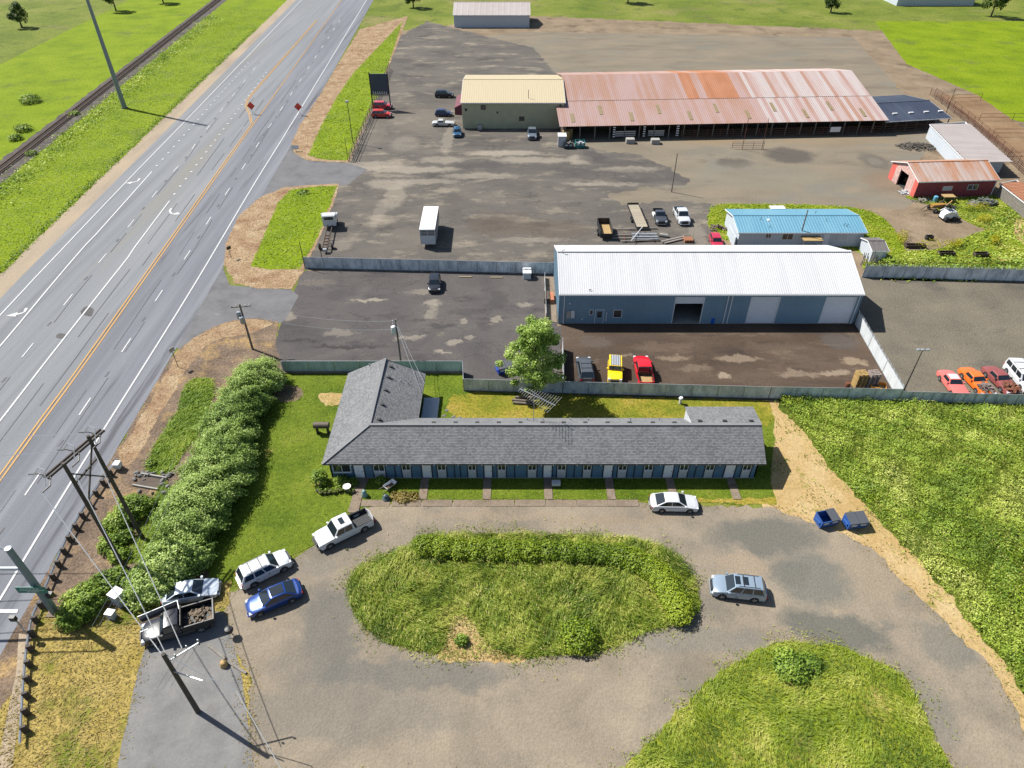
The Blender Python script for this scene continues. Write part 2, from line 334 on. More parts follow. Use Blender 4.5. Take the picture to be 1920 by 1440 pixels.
M['gravelyard'] = gmat('gravel_yard', [A(142, 131, 115), A(158, 146, 127), A(170, 155, 133)], .1, stretch=(.6, 1.4, 1), fine=4, famt=.14, blobs=[Bl(*q) for q in ((1480, 291, 42, 14, (104, 99, 94), .85), (1376, 306, 32, 9, (112, 104, 96), .8), (1640, 302, 24, 14, (110, 104, 98), .6), (1640, 302, 12, 8, (150, 142, 128), .7), (1420, 330, 120, 22, (156, 150, 134), .5), (1330, 262, 60, 8, (178, 152, 118), .6), (1560, 262, 120, 10, (172, 150, 120), .5), (1680, 340, 60, 20, (150, 128, 108), .6))],
    patches=((A(148, 144, 132), .08, .58, .07, (.7, 1.3, 1)), (A(124, 110, 96), .17, .66, .07, (.5, 1.5, 1))), bump=.4, warp=.6)
PK_ = [Bl(*q) for q in ((545, 611, 24, 4, DRK, .8), (560, 640, 42, 3, (84, 78, 80), .8), (650, 651, 62, 4, (80, 72, 74), .85), (700, 648, 40, 3, DRK, .7), (690, 597, 9, 3, DRK, .8), (782, 600, 30, 3, DRK, .7), (830, 612, 24, 5, (82, 80, 82), .7), (775, 655, 12, 2, DRK, .7), (905, 610, 9, 9, DRK, .6), (935, 560, 18, 14, (92, 88, 88), .6), (870, 585, 34, 7, DRK, .6), (630, 553, 18, 10, (96, 92, 92), .6), (720, 530, 60, 8, (108, 102, 98), .5),
   (695, 563, 33, 3, PAL, .7), (808, 570, 16, 6, PAL, .6), (765, 633, 26, 4, PAL, .5), (850, 640, 16, 4, PAL, .6), (640, 625, 30, 6, PAL, .35), (830, 662, 14, 3, PAL, .7), (545, 592, 9, 7, PAL, .5), (985, 572, 16, 4, PAL, .5), (870, 600, 9, 5, PAL, .5), (800, 548, 34, 5, PAL, .4), (930, 598, 7, 5, PAL, .5), (880, 632, 9, 4, PAL, .5), (810, 585, 10, 12, PAL, .4), (590, 530, 40, 6, (150, 140, 126), .4), (990, 640, 30, 14, (112, 104, 98), .5))]
M['parking'] = gmat('patched_parking_asphalt', [A(100, 96, 95), A(113, 108, 106), A(126, 120, 114)], .12, fine=4, famt=.12, blobs=PK_,
    patches=((A(88, 84, 85), .22, .62, .07, (.5, 1.2, 1)), (A(150, 140, 124), .4, .68, .05, (.6, 1, 1))), crack=(.14, .012, .7), bump=.3, warp=.8)
WB = [Bl(*q) for q in ((1265, 672, 28, 6, (176, 156, 132), .6), (1385, 672, 38, 6, (184, 164, 140), .6), (1355, 705, 14, 5, (190, 172, 150), .8), (1165, 668, 20, 4, (170, 154, 132), .6), (1600, 678, 22, 7, (186, 164, 138), .75), (1500, 700, 40, 7, (178, 158, 136), .6), (1565, 700, 26, 6, (192, 172, 148), .7), (1300, 692, 34, 6, (160, 142, 122), .5), (1450, 650, 60, 8, (128, 110, 94), .5), (1250, 650, 60, 7, (132, 114, 98), .5), (1575, 640, 34, 16, (112, 106, 102), .7), (1115, 640, 30, 12, (118, 108, 100), .6), (1200, 635, 60, 6, (96, 84, 76), .6), (1340, 730, 80, 12, (98, 80, 68), .6))]
M['wetyard'] = gmat('stained_brown_asphalt', [A(92, 77, 66), A(106, 90, 77), A(122, 105, 90)], .14, stretch=(.6, 1.3, 1), fine=4, famt=.12, blobs=WB,
    patches=((A(150, 132, 112), .2, .64, .08, (.5, 1.2, 1)), (A(80, 70, 65), .12, .6, .06, (.5, 1, 1))), crack=(.14, .012, .75), bump=.3, warp=.5)
M['gravellot'] = gmat('grey_gravel_lot', [A(125, 117, 104), A(141, 133, 117), A(156, 146, 126)], .1, fine=4.5, famt=.2, patches=((A(110, 106, 99), .14, .62, .07, (.6, 1, 1)),), bump=.8)
GY = (136, 134, 124)
DB = [Bl(*q) for q in ((1440, 1005, 100, 34, (128, 127, 119), .9), (1525, 1085, 72, 48, (136, 135, 126), .85), (1480, 1075, 36, 26, (130, 128, 120), .6), (1565, 1182, 100, 34, (122, 122, 114), .9, -18), (1690, 1120, 16, 12, GY, .5), (1770, 1210, 50, 46, (140, 138, 128), .7, -30), (1660, 1180, 12, 10, GY, .6), (620, 1180, 50, 90, (132, 129, 122), .8, 18), (760, 1268, 190, 26, (134, 131, 124), .75), (560, 1250, 60, 40, (150, 142, 130), .5),
   (1300, 1200, 130, 26, (150, 146, 136), .6), (600, 1060, 30, 18, (158, 150, 138), .5), (900, 965, 160, 8, (186, 166, 142), .5), (1150, 975, 120, 10, (178, 158, 134), .5), (1400, 1060, 50, 22, (188, 168, 144), .6), (1640, 1080, 60, 50, (186, 168, 144), .5), (640, 1340, 240, 50, (146, 140, 130), .6), (1700, 1330, 90, 70, (146, 142, 132), .6))]
M['drive'] = gmat('motel_drive_gravel', [A(156, 144, 126), A(176, 162, 142), A(190, 175, 152)], .13, fine=5, famt=.11, blobs=DB,
    patches=((A(148, 140, 126), .09, .57, .08, (1, 1, 1)), (A(198, 178, 150), .2, .66, .07, (1, 1, 1)), (A(160, 128, 108), .3, .71, .05, (1, 1, 1))), bump=.5, warp=.7)
M['sand'] = gmat('pale_sandy_path', [A(206, 172, 112), A(222, 190, 134), A(232, 204, 152)], .3, fine=3, famt=.14, patches=((A(150, 148, 60), .5, .63, .05, (1, 1, 1)),), bump=.6)
M['dirt'] = gmat('brown_dirt', [A(146, 126, 104), A(166, 146, 121), A(184, 164, 136)], .14, fine=3, famt=.18, patches=((A(126, 108, 90), .12, .6, .06, (1, 1, 1)), (A(196, 180, 90), .2, .68, .05, (1, 1, 1))), bump=.6)
M['yardgrass'] = gmat('weedy_yard_grass', [A(118, 140, 26), A(150, 165, 40), A(182, 180, 70)], .2, fine=1.8, famt=.25, patches=((A(205, 178, 112), .25, .62, .06, (1, 1, 1)),), bump=.9)
M['pen'] = gmat('pen_dirt', [A(142, 112, 84), A(166, 136, 104), A(182, 154, 120)], .14, fine=2.5, famt=.16, bump=.7)
M['concrete'] = gmat('old_concrete', [A(142, 126, 110), A(166, 149, 131), A(184, 168, 148)], .5, fine=5, famt=.12, patch=(A(140, 118, 98), .5, .6, .06, (1, 1, 1)), bump=.3)
M['slab'] = gmat('smooth_concrete', [A(140, 138, 136), A(156, 154, 152), A(170, 167, 163)], .4, fine=6, famt=.08, patch=(A(126, 104, 84), .35, .66, .06, (1, 1, 1)), bump=.15)
M['ballast'] = gmat('rail_ballast', [A(96, 90, 88), A(116, 108, 104), A(132, 124, 118)], .4, fine=3.5, famt=.3, bump=1)
M['islandsoil'] = gmat('island_turf', [A(76, 92, 24), A(104, 120, 34), A(128, 138, 50)], .2, fine=1.5, famt=.3, bump=1)
M['brushsoil'] = gmat('brush_floor', [A(84, 98, 30), A(108, 122, 40), A(134, 138, 60)], .15, fine=1.3, famt=.3, bump=1)
M['paint'] = pm('road_paint_white', A(238, 238, 238), .7, var=.12, vscale=3)
M['ypaint'] = pm('road_paint_yellow', A(226, 170, 72), .7, var=.12, vscale=3)
M['fresh2'] = pm('tar_seal', A(104, 104, 112), .7, var=.1)
M['yellowlawn'] = gmat('yellowing_lawn', [A(112, 126, 34), A(150, 150, 48), A(182, 164, 66), A(208, 176, 100)], .16, fine=2.2, famt=.24, bump=.6)
M['drivepatch'] = gmat('grey_drive_patch', [A(122, 122, 115), A(138, 136, 128), A(154, 150, 140)], .2, fine=5, famt=.15, patch=(A(168, 158, 142), .3, .6, .05, (1, 1, 1)), bump=.4)
M['fresh'] = gmat('fresh_asphalt_patch', [A(112, 110, 110), A(126, 123, 121)], .4, fine=5, famt=.12, bump=.2)
M['darkgravel'] = gmat('dark_gravel_patch', [A(116, 110, 104), A(134, 127, 119)], .4, fine=3, famt=.25, bump=.6)

# ---------------------------------------------------------------- ground
far = [(-1500, -200), (1500, -200), (1500, 2600), (-1500, 2600)]
zone('ground', far, M['pasture'], z=0)
def rline(px, lo=8, hi=420):
    w_ = sorted([tuple(G(*p)[:2]) for p in px], key=lambda q: q[1]); out = []
    (x0, y0), (x1, y1) = w_[0], w_[min(2, len(w_) - 1)]; out.append((x0 + (x1 - x0) / (y1 - y0) * (lo - y0), lo))
    out += w_; (x0, y0), (x1, y1) = w_[max(-3, -len(w_))], w_[-1]; out.append((x1 + (x1 - x0) / (y1 - y0) * (hi - y1), hi))
    return smooth_poly(out, 8, False)
def xat(line, y):
    for a, b in zip(line, line[1:]):
        if a[1] <= y <= b[1]: return a[0] + (b[0] - a[0]) * (y - a[1]) / (b[1] - a[1])
    return line[-1][0] if y > line[-1][1] else line[0][0]
LW = rline([(392, 181), (240, 338), (105, 480), (50, 538), (0, 592)])
RW = rline([(578, 181), (480, 340), (361, 540), (194, 807), (132, 907), (75, 1000), (0, 1125)])
YL = rline([(511, 181), (480, 224), (400, 337), (257, 540), (140, 705), (70, 800), (5, 890)])
S2 = rline([(285, 322), (165, 455), (92, 540), (0, 650)])
S3 = rline([(318, 377), (250, 470), (195, 540), (85, 680), (0, 790)])
DL = rline([(425, 195), (355, 287), (310, 340), (260, 402), (203, 472), (134, 555), (50, 660)])
DR = rline([(534, 195), (505, 237), (480, 277), (442, 336), (402, 397), (357, 470), (308, 540), (237, 648), (158, 765), (50, 925)])
YS = list(range(8, 421, 6))
def strip(la, oa, lb, ob, ys=YS): return [(xat(la, y) + oa, y) for y in ys] + [(xat(lb, y) + ob, y) for y in reversed(ys)]
# left of the highway
zone('verge', strip(LW, -70, LW, -2, YS), M['vergegrass'])
zone('gravel_shoulder', strip(LW, -5.8, LW, -1.5), M['shoulder'], .35, 1.2)
# railway
def rail_c(y): return -107.3 - (y - 183) * .088
yr = list(range(60, 421, 8))
zone('rail_ballast', [(rail_c(y) - 2.6, y) for y in yr] + [(rail_c(y) + 3.6, y) for y in reversed(yr)], M['ballast'], .4, 1)
# yards on the right of the highway, broad to fine
pxw = lambda *p, s=False: wpoly(list(p), s)
zone('dirt_yard', pxw((560, 560), (730, 60), (1000, 30), (1700, 60), (2300, 200), (3300, 760), (1400, 760), (1040, 760)), M['dirt'], 1.5, 1.5)
zone('gravel_yard', pxw((745, 80), (1000, 60), (1600, 70), (1760, 250), (1700, 340), (1730, 372), (1690, 392), (1560, 386), (1345, 386), (1330, 470), (600, 520), (640, 345)), M['gravelyard'], .5, 1.5)
zone('yard_asphalt', pxw((568, 505), (632, 345), (655, 305), (692, 215), (745, 70), (800, 40), (1000, 90), (1060, 160), (1060, 268), (1140, 285), (1190, 288), (1255, 315), (1300, 342), (1265, 355), (1215, 350), (1140, 365), (1165, 385), (1260, 375), (1335, 382), (1352, 470), (1200, 520), (1040, 520)), M['yard'], .9, .8)
zone('access_road', pxw((548, 282), (578, 301), (655, 306), (690, 318), (650, 347), (540, 352), (470, 380), (420, 440), (400, 500), (500, 340), (545, 262)), M['drivepave'], .12, .8)
zone('lower_access_road', pxw((410, 480), (430, 535), (545, 543), (560, 555), (535, 600), (525, 606), (470, 598), (400, 615), (340, 660), (330, 650), (380, 540)), M['drivepave'], .1, .8)
zone('parking_lot', pxw((566, 508), (1044, 515), (1044, 612), (1075, 612), (1060, 738), (868, 733), (868, 700), (526, 700), (515, 650), (528, 600), (552, 545)), M['parking'], .25, .8)
zone('stained_yard', pxw((1052, 606), (1605, 604), (1690, 748), (1440, 750), (1050, 740)), M['wetyard'], .2, .8)
zone('gravel_lot', pxw((1570, 520), (2500, 530), (2700, 775), (1690, 748), (1600, 604)), M['gravellot'], .3, 1)
# highway
zone('highway', strip(LW, -2.3, YL, -.1), M['road'], .05, 1.5)
HWP = [(xat(YL, y) - .1, y) for y in YS] + [(xat(RW, y) + 2.8, y) for y in reversed(YS)]
zone('highway_near_lanes', HWP, M['roadnew'], .05, 1.5)
# verge between the highway and the hedge
vg = [(xat(RW, y) + 2.8, y) for y in range(8, 76, 4)] + pxw((400, 613), (440, 600), (480, 597), (522, 602), (518, 650), (530, 700), (520, 800), (440, 1000), (420, 1110), (300, 1160), (200, 1460))
zone('bark_verge', vg, M['bark'], .25, .6)
GR = {}
def green(name, key, pts, mat, s=True, amp=.3):
    GR[key] = pxw(*pts, s=s); return zone(name, GR[key], mat, amp, .5)
green('dry_edge_grass', 'edge', [(345, 650), (400, 616), (460, 600), (512, 606), (470, 625), (400, 640), (360, 680), (310, 760), (250, 865), (225, 850), (290, 740)], M['strip'])
green('ditch_grass', 'ditch', [(352, 718), (400, 716), (385, 790), (345, 850), (318, 885), (275, 880), (300, 820), (335, 770)], M['lawn'])
green('hedge_side_grass', 'hside', [(310, 900), (330, 960), (300, 1010), (262, 1050), (240, 1050), (262, 990), (290, 930)], M['lawn'])
green('lawn', 'lawn', [(533, 700), (868, 701), (868, 735), (1055, 741), (1440, 752), (1452, 790), (1445, 900), (1455, 938), (1400, 946), (1180, 938), (900, 937), (700, 937), (660, 960), (608, 1008), (545, 1045), (470, 1085), (430, 1100), (395, 1100), (360, 1000), (420, 860), (500, 760)], M['lawn'], s=False)
green('yellow_lawn', 'yl', [(850, 738), (868, 736), (1055, 742), (1440, 753), (1450, 780), (1440, 800), (1000, 800), (870, 795), (835, 770)], M['yellowlawn'], s=False, amp=.6)
zone('bare_patch', pxw((520, 722), (560, 728), (566, 745), (535, 755), (515, 745), s=True), M['bark'], .3, .3); zone('bare_patch', pxw((600, 740), (640, 738), (636, 758), (608, 760), s=True), M['sand'], .3, .3)
zone('yellow_lawn', pxw((1290, 936), (1380, 936), (1455, 932), (1455, 946), (1180, 940)), M['yellowlawn'], .3, .3)
green('dry_lawn', 'dry', [(82, 1130), (180, 1140), (300, 1130), (430, 1090), (440, 1150), (470, 1262), (500, 1460), (-60, 1460), (40, 1262)], M['drygrass'], s=False)
# islands with a straw strip on the road side
A1 = pxw((600, 178), (628, 130), (675, 55), (765, 30), (712, 170), (692, 215), (668, 270), (653, 304), (620, 304), (576, 301), (552, 288), (547, 268), (562, 235))
zone('roadside_island', A1, M['strip'], .2, .5)
GR['ia'] = pxw((632, 181), (660, 140), (755, 40), (710, 176), (690, 216), (652, 301), (610, 300), (578, 292), (600, 240)); zone('island_grass', GR['ia'], M['vergegrass'], .2, .5)
B1 = pxw((636, 345), (600, 346), (535, 351), (485, 372), (448, 405), (424, 455), (420, 495), (440, 530), (480, 541), (548, 542), (570, 508), (602, 440), (628, 375))
zone('roadside_island', B1, M['strip'], .2, .5)
GR['ib'] = pxw((632, 349), (600, 349), (545, 356), (522, 380), (500, 430), (470, 500), (500, 505), (562, 505), (598, 440), (622, 375)); zone('island_grass', GR['ib'], M['vergegrass'], .2, .5)
# motel drive and what lies round it
zone('sandy_path', pxw((1405, 752), (1455, 748), (1500, 800), (1560, 880), (1640, 960), (1720, 1030), (1800, 1120), (1910, 1262), (2020, 1460), (1700, 1460), (1430, 1000), (1430, 940), (1444, 900), (1440, 800)), M['sand'], .5, .5)
DRV = pxw((430, 1215), (418, 1160), (428, 1112), (475, 1090), (545, 1052), (606, 1014), (672, 960), (720, 947), (800, 941), (1180, 944), (1450, 952), (1500, 972), (1560, 990), (1640, 1035), (1720, 1115), (1795, 1190), (1872, 1266), (1960, 1460), (470, 1460), (468, 1262))
zone('motel_drive', DRV, M['drive'], .35, .5)
green('island_grass', 'isl', [(650, 1110), (664, 1078), (700, 1050), (770, 1022), (800, 1006), (1000, 1002), (1215, 1018), (1290, 1070), (1312, 1130), (1290, 1160), (1220, 1184), (1130, 1218), (980, 1234), (850, 1230), (740, 1208), (680, 1172)], M['islandsoil'])
green('lower_island_grass', 'isl2', [(1340, 1266), (1420, 1218), (1485, 1203), (1560, 1207), (1640, 1240), (1700, 1272), (1790, 1460), (1150, 1460)], M['yardgrass'], s=False)
BARE = pxw((820, 1234), (830, 1205), (845, 1170), (866, 1152), (886, 1165), (900, 1195), (925, 1215), (985, 1236), (880, 1242), s=True)
zone('bare_patch', BARE, M['sand'], .3, .4)
SLAB = pxw((330, 1142), (420, 1148), (432, 1190), (452, 1262), (480, 1460), (215, 1460), (258, 1262), (276, 1205), (300, 1165))
zone('driveway_slab', SLAB, M['slab'], .06, .8)
BR = pxw((1452, 742), (1700, 752), (1920, 762), (2500, 780), (2900, 1460), (2010, 1460), (1895, 1262), (1790, 1130), (1700, 1030), (1620, 945), (1555, 875), (1500, 800), (1458, 764))
zone('brush_ground', BR, M['brushsoil'], .5, .5)
# grass round the pale blue house and the red barn
green('house_grass', 'house', [(1335, 388), (1420, 383), (1560, 386), (1640, 400), (1680, 435), (1698, 470), (1680, 500), (1620, 505), (1600, 470), (1360, 450)], M['yardgrass'])
green('weed_bank', 'bank', [(1660, 480), (1760, 465), (1820, 440), (1850, 430), (1880, 395), (1960, 380), (2100, 520), (1920, 526), (1640, 522)], M['yardgrass'])
zone('sandy_path', pxw((1915, 408), (1990, 440), (2040, 500), (1935, 470), (1900, 430), s=True), M['sand'], .3, .5)
green('barn_grass', 'barng', [(1700, 368), (1790, 372), (1880, 366), (1915, 395), (1905, 425), (1850, 430), (1800, 410), (1740, 385)], M['yardgrass'])
zone('stock_pen', pxw((1755, 178), (1835, 178), (1918, 240), (2200, 420), (1910, 300), (1840, 240)), M['pen'], .3, 1)
green('corner_meadow', 'mead', [(1832, 178), (1700, 120), (1640, 40), (2600, 40), (2600, 250), (1960, 238), (1900, 225)], M['vergegrass'], s=False)
# darker and paler patches that are repairs and puddle hollows
for nm, cx, cy, rx, ry, mt in [('asphalt_patch', 165, 584, 12, 9, 'fresh'), ('asphalt_patch', 115, 630, 10, 5, 'fresh')]:
    pts = [(cx + rx * math.cos(t) * random.uniform(.8, 1.15), cy + ry * math.sin(t) * random.uniform(.8, 1.15)) for t in [i * math.pi / 6 for i in range(12)]]
    zone(nm, pxw(*pts, s=True), M[mt], .12, .4)
# kerb walk in front of the motel: slabs, walks to the doors
for i, x0 in enumerate(range(676, 1196, 58)):
    a, b = G(x0, 950), G(x0 + 56, 938)
    MB().box(a.x, b.x, a.y, b.y, .0, .07 + .01 * (i % 3)).obj('kerb_slab', M['concrete'], kind='structure')
ZONE_LEVEL[0] += .004
for px, pb in ((667, 1), (797, 0), (914, 0), (1027, 0), (1142, 0), (1256, 0), (1371, 0)):
    x = (px - 960) / FPX * 71.2; ye = G(px, 937).y
    if pb: MB().prism([tuple(G(652, 962)[:2]), tuple(G(672, 962)[:2]), tuple(G(682, 920)[:2]), (x + 1.3, 49.6), (x - 1.2, 49.6), tuple(G(664, 922)[:2])], .0, ZONE_LEVEL[0] + .05).obj('front_walk', M['concrete'], kind='structure')
    else: MB().box(x - .42 + (px - 1000) * .0003, x + .42 + (px - 1000) * .0003, ye, 49.62, 0, ZONE_LEVEL[0] + .045).obj('front_walk', M['concrete'], kind='structure')
# concrete apron beside the warehouse
MB().prism([tuple(G(*p)[:2]) for p in ((1020, 520), (1042, 520), (1044, 606), (1022, 600))], 0, ZONE_LEVEL[0] + .05).obj('side_apron', M['concrete'], kind='structure')
MB().prism([tuple(G(*p)[:2]) for p in ((868, 701), (533, 701), (533, 697), (868, 697))], 0, .16).obj('fence_kerb', M['concrete'], kind='structure')

# ---------------------------------------------------------------- road markings (each line a part of the highway)
HW = [o for o in COL.objects if o.name.startswith('highway')]
hway = [o for o in HW if o.name == 'highway'][0]
ZL = ZONE_LEVEL[0] + .004
def ribbon(mb, line, y0, y1, off, wd, z=ZL, step=3.0):
    n = max(1, int((y1 - y0) / step)); ys = [y0 + (y1 - y0) * i / n for i in range(n + 1)]
    for a, b in zip(ys, ys[1:]):
        xa, xb = xat(line, a) + off, xat(line, b) + off
        mb.quad((xa - wd / 2, a, z), (xa + wd / 2, a, z), (xb + wd / 2, b, z), (xb - wd / 2, b, z))
    return mb
ribbon(MB(), LW, 10, 400, 0, .22).obj('edge_line', M['paint'], hway)
ribbon(MB(), RW, 10, 400, 0, .22).obj('edge_line', M['paint'], hway)
ribbon(MB(), S2, 10, G(285, 322).y, 0, .24).obj('lane_line', M['paint'], hway)
ribbon(MB(), S3, 10, G(318, 377).y, 0, .24).obj('lane_line', M['paint'], hway)
ysp = G(470, 232).y
ribbon(MB(), YL, 10, ysp, -.24, .2).obj('centre_line', M['ypaint'], hway, label='left half of the double yellow centre line')
ribbon(MB(), YL, 10, 400, .24, .2).obj('centre_line', M['ypaint'], hway, label='right half of the double yellow centre line')
mb = MB(); q = [G(*p) for p in ((470, 232), (467, 215), (460, 200), (462, 190), (470, 178))]
q += [q[-1] + Vector((-.9, 25, 0)), q[-1] + Vector((-3, 90, 0))]
for a, b in zip(q, q[1:]):
    mb.quad((a.x - .1, a.y, ZL), (a.x + .1, a.y, ZL), (b.x + .1, b.y, ZL), (b.x - .1, b.y, ZL)); mb.quad((a.x + .3, a.y, ZL), (a.x + .5, a.y, ZL), (b.x + .5, b.y, ZL), (b.x + .3, b.y, ZL))
mb.obj('median_line', M['ypaint'], hway)
def dashes(line, first, n, step, ln, off=0):
    for i in range(n): ribbon(MB(), line, first + i * step, first + i * step + ln, off, .17, ZL, ln).obj('lane_dash', M['paint'], hway)
    mb = MB()
    for i in range(n):
        y = first + i * step + ln + (step - ln) / 2; x = xat(line, y); mb.box(x - .13, x + .13, y - .5, y + .5, ZL - .004, ZL - .002); mb.box(x - .05, x + .05, y - .06, y + .06, ZL - .002, ZL + .01)
    mb.obj('reflector_recess', M['fresh2'], hway, kind='stuff')
dashes(DL, G(50, 672).y - 24.6, 14, 12.4, 3.1)
dashes(DR, G(50, 935).y - 12, 20, 12.4, 3.1)
def dots(line, y0, y1, step):
    y = y0
    while y < y1:
        x = xat(line, y); MB().box(x - .2, x + .2, y - .28, y + .28, ZL - .002, ZL + .015).obj('marker_dot', M['paint'], hway); y += step
dots(S2, G(285, 322).y + 3, G(395, 195).y + 40, 3.6); dots(S3, G(318, 377).y + 3, G(455, 195).y + 30, 3.6)
def arrow(pts, tip):
    """curved turn arrow through these points of the photograph, head at tip"""
    w_ = smooth_poly([tuple(G(*p)[:2]) for p in pts], 5, False); mb = MB()
    for a, b in zip(w_, w_[1:]):
        dx, dy = b[0] - a[0], b[1] - a[1]; L = math.hypot(dx, dy); nx, ny = -dy / L * .2, dx / L * .2
        mb.quad((a[0] - nx, a[1] - ny, ZL), (b[0] - nx, b[1] - ny, ZL), (b[0] + nx, b[1] + ny, ZL), (a[0] + nx, a[1] + ny, ZL))
    b = w_[-1]; t = G(*tip); dx, dy = t.x - b[0], t.y - b[1]; L = math.hypot(dx, dy); dx /= L; dy /= L
    mb.poly([(b[0] - dy * .62, b[1] + dx * .62, ZL + .002), (t.x, t.y, ZL + .002), (b[0] + dy * .62, b[1] - dx * .62, ZL + .002)])
    o = mb.obj('turn_arrow', M['paint'], hway)
    for p in o.data.polygons:
        if p.normal.z < 0: p.flip()
arrow([(262, 335), (258, 340), (247, 343)], (235, 344)); arrow([(322, 391), (319, 396), (322, 401), (329, 401)], (339, 402)); arrow([(50, 578), (45, 586), (32, 590)], (11, 593))
MB().quad(*[Vector((*G(*p)[:2], ZL + .004)) for p in ((-40, 1150), (33, 1150), (35, 1143), (-40, 1143))]).obj('stop_line', M['paint'], hway)
rr = random.Random(4)
for ln_, of in ((DR, .45), (DL, .5), (YL, -1.6), (DR, -1.3), (S3, 1.7)):
    y = 20
    while y < 180: L_ = rr.uniform(4, 22); ribbon(MB(), ln_, y, y + L_, of + rr.uniform(-.08, .08), rr.uniform(.04, .12), ZL - .003).obj('tar_seam', M['fresh2'], hway); y += L_ + rr.uniform(2, 14)
# sidewalk strip in the lower left corner
zone('sidewalk', pxw((36, 1188), (54, 1192), (48, 1262), (20, 1460), (-10, 1460), (30, 1262)), M['shoulder'], .05, 1)

# ---------------------------------------------------------------- railway
M['steel'] = pm('rail_steel', A(150, 120, 100), .5, .6); M['tie'] = pm('rail_tie', A(92, 78, 70), .9, var=.2, vscale=1)
rw_ = thing('railway_track', 'single railway track on dark ballast left of the highway', 'railway', (rail_c(180), 180, 0))
for s in (-.72, .72):
    mb = MB(); mb.bar((rail_c(60) + s, 60, .27), (rail_c(420) + s, 420, .27), .1, .16); mb.obj('rail', M['steel'], rw_, world=True)
mb = MB(); y = 100
while y < 330: mb.box(rail_c(y) - 1.3, rail_c(y) + 1.3, y - .12, y + .12, .1, .2); y += .55
mb.obj('tie', M['tie'], rw_, world=True, kind='stuff')
# ---------------------------------------------------------------- building materials
def tint(name, base, alt, rough=.5, scale=.5, st=(1, 1, 1), amt=.5, metal=0, rnd=.12):
    """metal sheet: own tone per sheet, weather stains along it"""
    m, t, b = newmat(name); N = t.nodes; Lk = t.links.new
    ge = N.new('ShaderNodeNewGeometry'); oi = N.new('ShaderNodeObjectInfo')
    mp = N.new('ShaderNodeMapping'); mp.inputs['Scale'].default_value = st; Lk(ge.outputs['Position'], mp.inputs[0])
    n = N.new('ShaderNodeTexNoise'); n.inputs['Scale'].default_value = scale; n.inputs['Detail'].default_value = 8; Lk(mp.outputs[0], n.inputs['Vector'])
    ad = N.new('ShaderNodeMath'); ad.operation = 'MULTIPLY_ADD'; ad.inputs[1].default_value = rnd * 2; Lk(oi.outputs['Random'], ad.inputs[0]); Lk(n.outputs[0], ad.inputs[2])
    mr = N.new('ShaderNodeMapRange'); mr.inputs[1].default_value = .5 + rnd - .12; mr.inputs[2].default_value = .5 + rnd + .16; mr.inputs[4].default_value = amt; Lk(ad.outputs[0], mr.inputs[0])
    mx = N.new('ShaderNodeMix'); mx.data_type = 'RGBA'; Lk(mr.outputs[0], mx.inputs[0]); mx.inputs[6].default_value = (*base, 1); mx.inputs[7].default_value = (*alt, 1)
    f = N.new('ShaderNodeTexNoise'); f.inputs['Scale'].default_value = 5; f.inputs['Detail'].default_value = 4; Lk(ge.outputs['Position'], f.inputs['Vector'])
    m3 = N.new('ShaderNodeMapRange'); m3.inputs[3].default_value = .88; m3.inputs[4].default_value = 1.12; Lk(f.outputs[0], m3.inputs[0])
    vm = N.new('ShaderNodeVectorMath'); vm.operation = 'SCALE'; Lk(mx.outputs[2], vm.inputs[0]); Lk(m3.outputs[0], vm.inputs['Scale'])
    Lk(vm.outputs[0], b.inputs['Base Color']); b.inputs['Roughness'].default_value = rough; b.inputs['Metallic'].default_value = metal
    return m
M['whiteroof'] = tint('white_metal_roofing', (.47, .47, .48), (.43, .43, .44), .5, .2, (3, .15, 1), 1)
M['bluewall'] = tint('slate_blue_metal_siding', (.16, .26, .335), (.14, .23, .305), .55, .3, (1, 1, .4), 1)
M['whitedoor'] = pm('white_door_paint', (.62, .64, .68), .5, var=.04)
M['trim'] = pm('white_trim', (.60, .61, .62), .5)
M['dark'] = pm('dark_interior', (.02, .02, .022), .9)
M['glass'] = pm('window_glass', (.025, .03, .035), .08, spec=.8)
M['motelblue'] = pm('motel_blue_boards', (.068, .145, .23), .65, var=.1, vscale=1.2)
M['navy'] = pm('motel_navy_trim', (.012, .02, .045), .6)
M['greypanel'] = pm('pale_grey_panel', (.40, .42, .44), .7, var=.06)
M['motelroof_fascia'] = pm('dark_fascia', (.06, .06, .065), .6)
M['vent'] = pm('black_roof_vent', (.02, .02, .022), .6)
M['pinkroof'] = tint('faded_pink_rusty_sheet', A(206, 172, 164), A(196, 148, 120), .65, .16, (1.2, .35, 1), .75, rnd=.16)
M['pinkwhite'] = tint('whitish_rusty_sheet', A(220, 206, 202), A(208, 170, 160), .65, .2, (1.6, .3, 1), .7, rnd=.16)
M['orangeroof'] = tint('orange_rust_sheet', A(210, 144, 104), A(196, 126, 80), .7, .3, (1, .4, 1), .8)
M['barnroof'] = tint('rusty_barn_sheet', A(216, 150, 106), A(224, 208, 200), .6, .25, (1.5, .4, 1), .8, rnd=.2)
M['paleroof'] = tint('pale_pinkish_metal_roof', A(226, 214, 208), A(214, 200, 192), .5, .3, (1, 1, 1), .6)
M['blackroof'] = tint('black_roofing', A(64, 74, 96), A(84, 94, 114), .6, .2, (1, 1, 1), .8)
M['blueroof'] = tint('light_blue_metal_roof', A(122, 186, 214), A(136, 196, 222), .4, .3, (1, .3, 1), .8)
M['beige'] = pm('beige_sheet_wall', A(172, 170, 140, 1.9), .7, var=.07, vscale=.6)
M['tanroof'] = pm('cream_roof', A(236, 218, 178), .6, var=.03)
M['wine'] = pm('wine_red_awning', A(120, 45, 62, 1.2), .6)
M['redwall'] = pm('red_board_wall', (.21, .035, .045), .7, var=.12, vscale=1)
